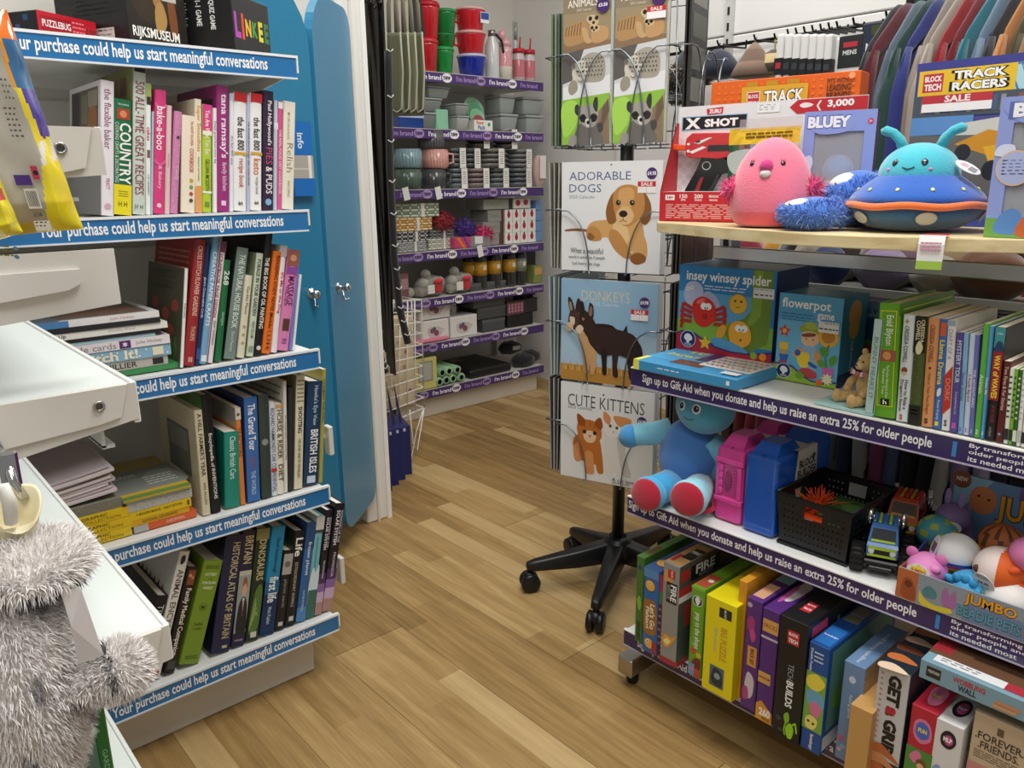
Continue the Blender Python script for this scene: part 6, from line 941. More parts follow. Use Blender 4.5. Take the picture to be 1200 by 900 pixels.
# hanging price card on the shelf edge
o = thing('price_card', 'white hang tag with a red top drooping over the wooden shelf edge', 'price tag', V((1.152, .432, ZW)), -R(78)); b = B()
n = 8
vs = []; 
for i in range(n+1):
    t = i/n; y = .03-.045*min(t, .55)/.55 if t < .55 else -.015-.006*(t-.55); z = .003 if t < .5 else .003-.045*(t-.5)/.5
    vs += [(-.016, y, z), (.016, y, z)]
b.raw(vs, [[2*i, 2*i+2, 2*i+3, 2*i+1] for i in range(n)], ['c02034' if i < 3 else ('e6e4e2' if i < 7 else '9cc04a') for i in range(n)], CARD)
f = Face(b, (-.016, -.0172, -.004), (1, 0, 0), (0, -.06, -1), .032, .03); f.lines(.1, .05, .9, .5, 3, 'c88aa0', 5, .5); mcard = b.build('card', o); sm = mcard.modifiers.new('t', 'SOLIDIFY'); sm.thickness = .0005
# ---- boxes standing at the back of the wooden shelf
a = PX(834, 97, 1.46); H = a.z-ZW; W = (a.y-.482*1.46)/1.075
carton('toy_box', 'orange track set box with yellow brick panel, behind the blaster box', V((1.46, a.y, ZW)), rz, W, .06, H, 'e0631c', front=[('c', .06+.05*(i % 19), .04+.045*(i//19), .008, 'ea7a30') for i in range(114)]+[('r', .23, .055, .68, .9, 'd8a22c'), ('r', .26, .02, .34, .055, 'c08a20'), ('r', .4, .02, .48, .055, 'c08a20'), ('r', .54, .02, .62, .055, 'c08a20'), ('r', .27, .09, .36, .21, 'e8e0d8'), ('r', .275, .095, .355, .205, 'b8303c'), ('h', 'BLOCK', .28, .1, .35, .145, 'f0e8e4', .03), ('h', 'TECH', .28, .15, .35, .195, 'f0e8e4', .03), ('h', 'TRACK', .385, .085, .66, .185, '1c1a1a', .08), ('h', 'TRACK', .39, .09, .655, .18, 'f2f0ea', .03), ('h', 'RACERS', .4, .2, .62, .28, '1c1a1a', .05), ('h', 'FITS WITH', .8, .04, .93, .075, '4a2a14', .03), ('h', 'LEADING', .8, .082, .95, .125, '4a2a14', .03), ('h', 'BRANDS', .8, .132, .95, .175, '4a2a14', .03), ('c', .95, .03, .02, 'f0a070'), ('r', .84, .2, 1, .36, 'ecc4b4')], cat='boxed toy')
CAR = [('r', 0, 0, 1, .2, '3c3f86'), ('p', [(.2, .08), (1, .02), (1, .3), (.25, .24)], '4c78a8')]+[('p', [(.3+.07*i, .07), (.36+.07*i, .06), (.42+.07*i, .2), (.37+.07*i, .21)], 'a8d0d8') for i in range(10)]+[('r', .02, .05, .62, .2, 'e0b82c'), ('r', .05, .07, .18, .18, 'b8303c'), ('h', 'BLOCK', .06, .08, .17, .12, 'f0e8e4', .04), ('h', 'TECH', .06, .13, .17, .17, 'f0e8e4', .04), ('h', 'TRACK', .21, .06, .6, .12, '17171a', .08), ('h', 'TRACK', .215, .065, .595, .115, 'f2f0ea', .04), ('h', 'RACERS', .21, .125, .6, .185, '17171a', .08), ('h', 'RACERS', .215, .13, .595, .18, 'f2f0ea', .04),
       ('r', 0, .2, 1, .33, '46505c')]+[('r', .05+.05*i, .22, .08+.05*i, .31, ['7a5a4a', '4a5a7a', '8a8a8a', '5a4a5a'][i % 4]) for i in range(19)]+[('r', 0, .33, .4, .44, '5a8ac0'), ('p', [(.3, .38), (1, .3), (1, .5), (.3, .46)], 'c9c6bc'), ('p', [(0, .44), (1, .46), (1, 1), (0, 1)], '63625f'), ('p', [(0, .5), (.22, .62), (0, .66)], 'a8404a'), ('p', [(.3, .5), (.5, .42), (.7, .46), (.8, .6), (.6, .6)], 'c98a20'), ('p', [(.48, .52), (.65, .5), (.95, .64), (.7, .78), (.55, .66)], 'e0a62c'), ('p', [(.6, .78), (.95, .66), (1, .7), (.72, .84)], 'e0a62c'), ('e', .36, .55, .05, .05, '26262a'), ('e', .55, .66, .06, .06, '26262a'), ('e', .85, .58, .06, .06, '26262a'), ('p', [(.6, .36), (1, .28), (1, .4), (.75, .46)], 'c03434'), ('r', .06, .22, .5, .3, 'ece8e6'), ('r', .06, .2, .5, .25, 'b8303c'), ('h', 'SALE', .15, .205, .42, .245, 'f4e4e0', .03), ('r', 0, .86, 1, 1, '3c4a9c')]
a = PX(1076, 75, 1.43); W = .24
carton('toy_box', 'large track racing car box with a yellow racing car picture', V((1.43, a.y, ZW)), -PI/2, W, .06, a.z-ZW, '4a4a8a', front=CAR, cat='boxed toy')
def window_box(label, P, rz, W, D, H, side, picts):
    s = thing('window_box', label, 'boxed toy', P, rz); b = B(); fr = .018; LV = '8c9cd8'
    b.box((0, D-.002, 0), (W, D, H), '30406c', CARD); b.box((0, 0, 0), (W, D, .002), LV, CARD); b.box((0, 0, H-.002), (W, D, H), '2a3050', CARD); b.box((0, 0, 0), (.002, D, H), LV, CARD); b.box((W-.002, 0, 0), (W, D, H), '27305a', CARD)
    b.box((0, -.002, H*.16), (fr, 0, H*.82), LV, CARD); b.box((W-fr, -.002, H*.16), (W, 0, H*.82), LV, CARD); b.box((0, -.002, 0), (W, 0, H*.16), '8aa4dc', CARD); b.box((0, -.002, H*.82), (W, 0, H), LV, CARD)
    f = Face(b, (0, -.0021, H), (1, 0, 0), (0, 0, -1), W, H); prints(f, picts); Face(b, (W+.0001, 0, H), (0, 1, 0), (0, 0, -1), D, H).text('Bluey', .15, .12, .9, .3, '4a5a8c', .02); b.build('carton', s)
    b = B(); b.box((fr, .0005, H*.16), (W-fr, .001, H*.82), 'e8ecf4', FILM); b.build('window', s)
    b = B(); b.ball((W*.5, D*.5, H*.3), (W*.24, D*.3, H*.14), 'd8a23c', PLUSH, 16, 12); b.ball((W*.5, D*.48, H*.5), (W*.22, D*.3, H*.13), '5a8cc8', PLUSH, 16, 12); b.build('toy_inside', s); return s
BLU = lambda a, c: [('b', [(a, .05), (a+c*.5, .02), (a+c, .05), (a+c, .16), (a+c*.6, .2), (a+c*.2, .18)], '8c9cd8'), ('h', 'BLUEY', a+.03*c, .035, a+c*.97, .155, '5a6ab0', .1), ('h', 'BLUEY', a+.05*c, .045, a+c*.95, .145, 'f0f0f6', .05)]
window_box('lavender window box between the pink bird and the alien plush', V((1.333, .735, ZW)), R(-70), .115, .055, .19, 1, BLU(.02, .66)+[('b', [(.02, .42), (.1, .38), (.16, .42), (.14, .5), (.02, .5)], 'd0d8ee'), ('c', .92, .1, .04, 'c8405a'), ('h', '3+', .9, .08, .94, .12, 'f4e8ea', .02), ('c', .1, .62, .07, 'a8b4dc')])
window_box('lavender window box at the right end of the wooden shelf', V((1.205, .388, ZW)), R(-90), .19, .09, PX(1165, 115, 1.205).z-ZW, 1, BLU(.02, .6)+[('b', [(.01, .36), (.05, .33), (.12, .34), (.12, .41), (.01, .41)], 'd0d8ee'), ('c', .14, .5, .12, 'd8b48c'), ('c', .14, .5, .11, 'a8b4dc'), ('l', .06, .44, .22, .56, 5, '6c7ab4'), ('r', 0, .86, 1, 1, '6fa44a'), ('b', [(.06, .96), (.1, .82), (.2, .8), (.24, .96)], '5a8ac8'), ('b', [(.2, .98), (.24, .84), (.34, .84), (.38, .98)], 'c8683c')])
# ---- blue plush doll sitting on the middle shelf
o = thing('plush_doll', 'big blue plush doll sitting on the middle shelf with red foot soles', 'soft toy', (1.29, .915, zB), -R(82)); LB = '7cc0d6'
def L2(P): return o.matrix_basis.inverted() @ V(P)
bpy.context.view_layer.update()
hd = L2(PX(827, 477, 1.275)); bc = L2(PX(806, 555, 1.29))
b = B(); b.ball((bc.x, bc.y, .09), (.066, .052, .094), '4a80c4', PLUSH, 28, 20, lambda d: 1-.18*max(0, d.z)); b.build('body', o)
b = B(); b.ball(hd, (.061, .05, .054), '4a9cb8', PLUSH, 30, 20); b.build('head', o)
for sx in (-1, 1):
    for nm, r_, c, of in (('eye', .0105, 'e4e6e6', 0), ('pupil', .0068, '16181c', .0012)):
        x = -.012+sx*.017; z = .008; y = -.05*math.sqrt(1-(x/.061)**2-(z/.05)**2); b = B(); n_ = V((x/.061**2, y/.05**2, z/.05**2)).normalized(); b.T = M.Translation(hd+V((x, y, z))+n_*of) @ n_.to_track_quat('Z', 'Y').to_matrix().to_4x4(); b.ball((0, 0, 0), (r_*.9, r_, .0016), c, GLOSS, 16, 6)
        if of: b.ball((.002, .002, .001), (.0015, .0015, .001), 'f0f0f0', GLOSS, 8, 5)
        b.build(nm, o)
b = B(); b.tube([hd+V((-.012+.011*(i/4-1), -.05*math.sqrt(1-((-.012+.011*(i/4-1))/.061)**2-((-.014-.003*(1-((i-4)/4)**2))/.05)**2)-.0008, -.014-.003*(1-((i-4)/4)**2))) for i in range(9)], .0008, '2a4a6c', CLOTH, n=5); b.build('mouth', o)
h1 = L2(PX(738, 511, 1.225)); sh = V((bc.x-.045, bc.y, .135))
b = B(); b.tube([sh, sh.lerp(h1, .35)+V((0, -.005, -.002)), sh.lerp(h1, .72), h1], [.026, .0245, .024, .022], LB, PLUSH, n=16); a_ = b.build('arm', o); b = B(); b.ball(h1, (.0255, .024, .025), '3c8cc0', PLUSH, 18, 12); b.build('hand', a_)
b = B(); b.tube([(bc.x+.045, bc.y, .13), (bc.x+.075, bc.y+.01, .09), (bc.x+.07, bc.y-.005, .05)], [.024, .022, .02], LB, PLUSH, n=14); b.build('arm', o)
for (u, v, x, c, cf) in ((757, 583, 1.16, '3ea4dc', '46ace0'), (805, 585, 1.152, '8ed0e4', '9ad4e6')):
    f1 = L2(PX(u, v, x)); f1.z = max(f1.z, .036); hip = V((bc.x+(f1.x-bc.x)*.55, bc.y-.02, .034)); n_ = (f1-hip).normalized(); n_ = V((n_.x*.3, n_.y, .1)).normalized()
    b = B(); b.tube([hip, hip.lerp(f1, .5), f1-n_*.02], [.033, .031, .033], c, PLUSH, n=18); lg = b.build('leg', o)
    b = B(); b.T = M.Translation(f1-n_*.012) @ n_.to_track_quat('Z', 'Y').to_matrix().to_4x4(); b.ball((0, 0, 0), (.037, .0355, .021), cf, PLUSH, 24, 14); b.build('foot', lg)
    b = B(); b.T = M.Translation(f1+n_*.0005) @ n_.to_track_quat('Z', 'Y').to_matrix().to_4x4(); b.ball((0, 0, 0), (.0345, .033, .0115), 'b01030', PLUSH, 24, 12); b.build('sole', lg)
b = B(); pts = [L2(PX(u, v, x)) for u, v, x in ((822, 604, 1.215), (838, 595, 1.235), (836, 572, 1.26), (828, 560, 1.275))]
vs = [];
for i, q in enumerate(pts): vs += [(q.x-.006, q.y, max(q.z, .003)+.002*(i % 2)), (q.x+.012, q.y+.012, max(q.z, .003)+.004)]
b.raw(vs, [[2*i, 2*i+1, 2*i+3, 2*i+2] for i in range(3)], 'c02a44', CLOTH); q_ = b.build('blanket', o); m_ = q_.modifiers.new('t', 'SOLIDIFY'); m_.thickness = .003
# ================================================================ calendar spinner
AX = V((1.542, 1.3125, 0)); SR = R(-72)
sp = thing('calendar_spinner', 'wire calendar spinner on a black five-legged castor base', 'display stand', AX, SR)
WIRE = '8d9498'
b = B(); b.lathe([(.0165, .09), (.0165, 1.9)], '6a6c6c', STEEL, 20); b.lathe([(.0125, .3), (.0125, 1.95)], '6a6c6c', STEEL, 16); b.build('pole', sp)
b = B(); b.lathe([(.035, .07), (.048, .075), (.05, .115), (.03, .13), (.024, .14), (.024, .095)], '161718', PLAST, 24); b.build('hub', sp)
iv = (M.Translation(AX) @ M.Rotation(SR, 4, 'Z')).inverted()
cas = [PZ(621, 680, .03), PZ(698, 727, .03), PZ(672, 638, .03)]
ct = [iv @ c for c in cas]; base_r = .255
angs = sorted(math.atan2(c.y, c.x) for c in ct)
ends = [V((c.x, c.y, 0)) for c in ct]
a0 = math.atan2(ends[2].y, ends[2].x); a1 = math.atan2(ends[1].y, ends[1].x)
for t in (1, 2): gap = ((a0-a1) % (2*PI)); a = a1+gap*t/3; ends.append(V((base_r*math.cos(a), base_r*math.sin(a), 0)))
for e in ends:
    b = B(); n = e.normalized(); s_ = V((-n.y, n.x, 0)); q = []
    secs = [(.03, .03, .07, .125), (e.length*.5, .024, .062, .108), (e.length-.012, .017, .062, .09), (e.length+.01, .012, .064, .084)]
    vs = []
    for d_, w_, z0, z1 in secs: p = n*d_; vs += [p-s_*w_+V((0, 0, z0)), p+s_*w_+V((0, 0, z0)), p+s_*w_*.75+V((0, 0, z1)), p-s_*w_*.75+V((0, 0, z1))]
    fs = [[3, 2, 1, 0], [12, 13, 14, 15]]
    for i in range(3):
        for j in range(4): fs.append([i*4+j, i*4+(j+1) % 4, (i+1)*4+(j+1) % 4, (i+1)*4+j])
    bm = bmesh.new(); vv = [bm.verts.new(v) for v in vs]; [bm.faces.new([vv[i] for i in f]) for f in fs]; bmesh.ops.bevel(bm, geom=bm.edges[:], offset=.005, segments=2, profile=.5, affect='EDGES'); b.bm(bm, '17181a', PLAST, True); lg = b.build('leg', sp)
    b = B(); c = n*(e.length)
    for sg in (-1, 1):
        b.T = M.Translation(c+s_*sg*.013+V((0, 0, .027))) @ V((s_.x, s_.y, 0)).to_track_quat('Z', 'Y').to_matrix().to_4x4(); b.lathe([(.0, -.009), (.022, -.009), (.0265, -.006), (.0265, .006), (.022, .009), (0, .009)], '121314', PLAST, 22)
    b.T = M(); b.tube([c+V((0, 0, .03)), c+V((0, 0, .07))], .007, '2a2a2a', STEEL); b.ball(c+V((0, 0, .04)), (.02, .02, .018), '151617', PLAST, 14, 10); b.build('castor', lg)
CW = .258; FYR = .098
def side_M(k): return M.Rotation(k*PI/2, 4, 'Z')
LV_ = [(.878, 1.138), (.596, .856), (.328, .588)]
def pocket(k, zb, h, w=CW, x0=0, y=-FYR, top_hoop=True):
    T = side_M(k); b = B(); r = .0019; m_ = STEEL; yb = y+.035; yf = y-.008; hw = w/2
    tr = lambda pts: [T @ V(p) for p in pts]
    zm = zb+h*.56
    for sx in (-1, 1):
        q = [(x0+sx*(hw+.012), yb+.02, zm+.003), (x0+sx*(hw+.012), yf, zm)]
        for i in range(9): t = i/8*PI/2; q.append((x0+sx*(hw-.02-.06*math.sin(t)*1.0+.0), yf-.002, zm-.005-(h*.56)*(1-math.cos(t))*1.0)) if i else q.append((x0+sx*(hw-.02), yf-.002, zm))
        q.append((x0+sx*(hw-.085), yf-.001, zb-.004)); b.tube(tr(q), r, WIRE, m_, n=6)
    b.tube(tr([(x0-hw*.5, yf, zb-.004), (x0-hw*.5, yb, zb-.006), (x0-hw*.5, yb+.01, zb+h*.95)]), r, WIRE, m_, n=6); b.tube(tr([(x0+hw*.5, yf, zb-.004), (x0+hw*.5, yb, zb-.006), (x0+hw*.5, yb+.01, zb+h*.95)]), r, WIRE, m_, n=6)
    b.tube(tr([(x0-hw, yb, zb-.005), (x0+hw, yb, zb-.005)]), r, WIRE, m_, n=6)
    for z_ in (zb+h*.3, zb+h*.9): b.tube(tr([(x0-hw, yb+.012, z_), (x0+hw, yb+.012, z_)]), r, WIRE, m_, n=6)
    for sx in (-.5, .5): b.tube(tr([(x0+sx*hw, yb+.012, zb+h*.3), (0, 0, zb+h*.3)]), r, WIRE, m_, n=6)
    b.build('wire_pocket', sp)
SO = {0: (0, -FYR), 1: (.055, -.172), 2: (0, -.172), 3: (-.055, -.172)}
for k in range(4):
    for zb, zt in LV_: pocket(k, zb, zt-zb, CW, *SO[k])
    for sx in (-1, 1): pocket(k, 1.178, .36, .125, SO[k][0]+sx*.066, SO[k][1])
SLM = lambda price: [('c', .84, .135, .1, '4a2a6a'), ('h', price, .76, .12, .92, .15, 'f0ecf4', .03)]
def calendar(label, k, zb, h, w, x0, y, ops, col, group, edge='d8d8d6', lean=0, n_=0):
    T = M.Translation(AX) @ M.Rotation(SR, 4, 'Z') @ side_M(k)
    b = B(); b.box((-w/2, 0, 0), (w/2, .0045, h), col, CARD); f = Face(b, (-w/2, -.00012, h), (1, 0, 0), (0, 0, -1), w, h); prints(f, ops)
    for i in range(3): b.box((-w/2-.0003, .0008+.0012*i, .001), (-w/2+.001, .0012+.0012*i, h-.001), edge, PAPER); b.box((w/2-.001, .0008+.0012*i, .001), (w/2+.0003, .0012+.0012*i, h-.001), edge, PAPER)
    o = b.build('calendar'); o.matrix_world = T @ M.Translation((x0, y, zb)) @ M.Rotation(lean, 4, 'X'); return tag(o, label, 'calendar', group)
PRC = lambda u, v: [('c', u, v, .05, '46276a'), ('h', '£4.98', u-.04, v-.018, u+.04, v+.018, 'f2eef6', .03)]
SALE = lambda u0, v0: [('r', u0, v0+.045, u0+.17, v0+.1, 'f0eeec'), ('r', u0, v0, u0+.17, v0+.045, 'c22c34'), ('h', 'SALE', u0+.03, v0+.006, u0+.14, v0+.038, 'f6e6e4', .03), ('r', u0+.083, v0+.045, u0+.087, v0+.1, 'c8c4c0')]
G1, G2, G3 = 'c08a4c', 'd4a466', '8f5c2c'
DOG = [('r', 0, 0, 1, 1, 'e8e9ea'), ('h', 'ADORABLE', .08, .09, .7, .165, '4a6690', .0), ('h', 'DOGS', .08, .2, .41, .275, '4a6690', .0), ('h', '2025 Calendar', .08, .3, .35, .33, '7a8494', 0), ('c', .505, .03, .008, '55585c'),
  ('b', [(.04, .62), (.15, .605), (.3, .615), (.3, .635), (.15, .63), (.05, .635)], G3), ('b', [(.27, .6), (.33, .54), (.46, .52), (.6, .5), (.66, .6), (.6, .7), (.46, .68), (.34, .7), (.28, .68)], G2), ('b', [(.27, .62), (.33, .58), (.4, .62), (.42, .7), (.34, .72), (.27, .69)], G1), ('b', [(.28, .66), (.3, .64), (.35, .68), (.32, .71), (.28, .7)], G3),
  ('b', [(.48, .5), (.6, .46), (.78, .5), (.84, .62), (.82, .76), (.66, .8), (.52, .74), (.47, .62)], G2), ('b', [(.55, .52), (.66, .56), (.7, .7), (.62, .76), (.54, .68)], 'e4c08a'),
  ('b', [(.5, .62), (.58, .62), (.68, .74), (.73, .84), (.68, .87), (.6, .83), (.52, .74)], G1), ('b', [(.7, .6), (.8, .6), (.87, .72), (.87, .86), (.78, .9), (.72, .88), (.74, .76)], G2), ('b', [(.72, .84), (.79, .81), (.86, .84), (.86, .89), (.78, .92), (.72, .89)], G3),
  ('b', [(.49, .34), (.54, .27), (.6, .28), (.6, .42), (.56, .54), (.49, .55), (.46, .45)], G3), ('b', [(.78, .28), (.84, .28), (.9, .38), (.9, .5), (.85, .56), (.79, .5)], G3), ('b', [(.53, .3), (.6, .22), (.72, .21), (.82, .27), (.84, .4), (.8, .5), (.7, .57), (.62, .56), (.55, .46)], G1), ('b', [(.6, .25), (.7, .23), (.74, .3), (.7, .42), (.62, .42), (.58, .32)], G2),
  ('b', [(.57, .45), (.63, .4), (.7, .41), (.74, .48), (.7, .55), (.62, .56), (.57, .52)], 'deb882'), ('e', .635, .465, .042, .03, '2a1c16'), ('ln', [(.635, .49), (.635, .52), (.6, .535)], .0016, '5a3a24'), ('ln', [(.635, .52), (.67, .535)], .0016, '5a3a24'), ('c', .585, .365, .024, '2a1a12'), ('c', .72, .365, .024, '2a1a12'), ('c', .59, .36, .006, 'e8e4e0'), ('c', .725, .36, .006, 'e8e4e0'),
  ('h', 'What a beautiful', .1, .78, .44, .84, '3a3c40', 0), ('h', 'world it would be if people', .08, .855, .46, .895, '4a4c50', 0), ('h', 'had hearts like dogs', .12, .915, .41, .955, '4a4c50', 0)]+PRC(.9, .11)+SALE(.77, .18)
K1, K2 = '33201c', '241614'
DON = [('r', 0, 0, 1, 1, '8fb4d0'), ('r', 0, .5, 1, .85, 'a8c4d8'), ('h', 'DONKEYS', .22, .1, .72, .2, 'cfc6a8', .0), ('h', '2025 Calendar', .32, .205, .62, .24, 'c8d8e4', 0), ('r', 0, .84, 1, 1, 'b8853c')]+[('p', [(.02+.025*i, .9), (.03+.025*i, .78+.03*((i*7) % 3)), (.04+.025*i, .9)], ['c9994a', 'd4ac62', 'a87430'][i % 3]) for i in range(39)]+[
  ('b', [(.22, .48), (.35, .42), (.55, .42), (.62, .52), (.58, .64), (.4, .68), (.28, .64)], K2), ('b', [(.2, .55), (.27, .5), (.32, .6), (.33, .78), (.3, .9), (.26, .9), (.24, .72)], 'c89c6c'), ('b', [(.33, .6), (.38, .6), (.39, .8), (.36, .92), (.33, .9), (.33, .7)], 'c89c6c'),
  ('b', [(.3, .46), (.45, .44), (.65, .46), (.78, .5), (.84, .6), (.82, .7), (.72, .72), (.6, .7), (.45, .72), (.36, .66), (.3, .58)], K1), ('b', [(.44, .66), (.5, .66), (.5, .8), (.5, .9), (.46, .9), (.45, .8)], K2), ('b', [(.56, .66), (.62, .68), (.61, .8), (.62, .91), (.57, .91), (.56, .8)], K1), ('b', [(.7, .66), (.78, .66), (.77, .8), (.8, .92), (.74, .92), (.72, .8)], K1), ('b', [(.79, .64), (.84, .64), (.82, .78), (.83, .9), (.79, .9), (.78, .78)], K2),
  ('b', [(.82, .56), (.86, .62), (.87, .74), (.85, .8), (.83, .72), (.81, .62)], K2), ('p', [(.66, .47), (.7, .4), (.71, .48)], K2), ('b', [(.24, .3), (.3, .32), (.38, .42), (.4, .56), (.3, .56), (.24, .46)], K1), ('b', [(.2, .34), (.26, .3), (.32, .34), (.3, .46), (.22, .5), (.18, .44)], K1), ('b', [(.3, .34), (.31, .22), (.35, .25), (.35, .36)], K1), ('b', [(.21, .34), (.2, .22), (.245, .22), (.26, .33)], K2), ('b', [(.305, .33), (.32, .25), (.34, .27), (.335, .34)], '8a6a58'), ('b', [(.17, .46), (.22, .44), (.25, .48), (.21, .53), (.17, .51)], 'd8c4a8'), ('c', .245, .38, .012, 'cfb088'), ('c', .245, .38, .007, '120c0a'),
  ('b', [(.1, .32), (.15, .29), (.2, .33), (.2, .42), (.14, .5), (.09, .5), (.08, .42)], '4a3028'), ('b', [(.1, .3), (.08, .18), (.12, .2), (.15, .3)], K1), ('b', [(.16, .3), (.18, .19), (.21, .2), (.21, .31)], K1), ('b', [(.1, .29), (.095, .22), (.115, .23), (.13, .3)], 'a08468'), ('b', [(.06, .44), (.11, .42), (.14, .46), (.11, .51), (.06, .5)], 'd8b48a'), ('b', [(.1, .37), (.15, .37), (.15, .44), (.11, .43)], 'd8c4a8'), ('c', .135, .36, .008, '120c0a')]+PRC(.87, .18)+SALE(.74, .25)
O1, O2, O3 = 'c0702c', 'd9935a', '9a4e1c'
KIT = [('r', 0, 0, 1, 1, 'e6e7e6'), ('h', 'CUTE KITTENS', .08, .11, .9, .24, '3a3c40', -.004), ('c', .47, .085, .01, '3a3c40'), ('h', '2025 Calendar', .08, .225, .36, .265, '6c6e72', 0),
  ('b', [(.46, .42), (.5, .3), (.6, .3), (.7, .38), (.72, .5), (.72, .66), (.7, .88), (.64, .92), (.6, .86), (.56, .92), (.5, .9), (.48, .7)], 'e4e0da'), ('b', [(.62, .5), (.7, .52), (.73, .7), (.78, .86), (.74, .9), (.68, .84)], 'cdc8c2'), ('b', [(.47, .38), (.48, .28), (.56, .26), (.64, .28), (.68, .36), (.64, .48), (.56, .5), (.5, .48)], 'ece6de'), ('b', [(.48, .34), (.48, .25), (.55, .3), (.54, .38)], O2), ('b', [(.58, .29), (.68, .28), (.77, .3), (.74, .37), (.64, .38)], O2), ('c', .55, .39, .016, '4a4a3a'), ('c', .62, .4, .016, '4a4a3a'), ('p', [(.57, .44), (.6, .44), (.585, .46)], 'd89a90'),
  ('b', [(.14, .62), (.18, .54), (.28, .5), (.42, .54), (.46, .66), (.46, .8), (.36, .82), (.26, .8), (.2, .8), (.16, .74)], O1), ('b', [(.15, .66), (.2, .62), (.22, .74), (.24, .8), (.18, .82), (.15, .76)], O2), ('b', [(.28, .7), (.36, .7), (.38, .84), (.38, .92), (.3, .93), (.29, .84)], O2), ('b', [(.4, .68), (.46, .68), (.48, .82), (.48, .9), (.42, .9), (.4, .8)], O1), ('b', [(.19, .42), (.24, .37), (.34, .36), (.43, .4), (.46, .5), (.42, .58), (.32, .61), (.23, .58), (.19, .5)], O1), ('b', [(.2, .42), (.19, .31), (.28, .37), (.26, .43)], O3), ('b', [(.38, .38), (.44, .32), (.47, .4), (.44, .45)], O3), ('b', [(.26, .5), (.33, .47), (.4, .5), (.38, .58), (.32, .6), (.27, .57)], 'e8c8a4'), ('c', .27, .49, .022, '4a3a1c'), ('c', .385, .49, .022, '4a3a1c'), ('c', .27, .49, .01, '120e0a'), ('c', .385, .49, .01, '120e0a'), ('p', [(.31, .52), (.35, .52), (.33, .545)], 'b8645a'),
  ('ln', [(.26, .4), (.28, .44)], .003, O3), ('ln', [(.33, .38), (.33, .43)], .003, O3), ('ln', [(.39, .4), (.38, .44)], .003, O3), ('h', 'A cat loves', .58, .92, .84, .96, '3a3c40', 0), ('h', 'your purr', .56, .965, .8, .99, '3a3c40', 0)]+PRC(.88, .3)
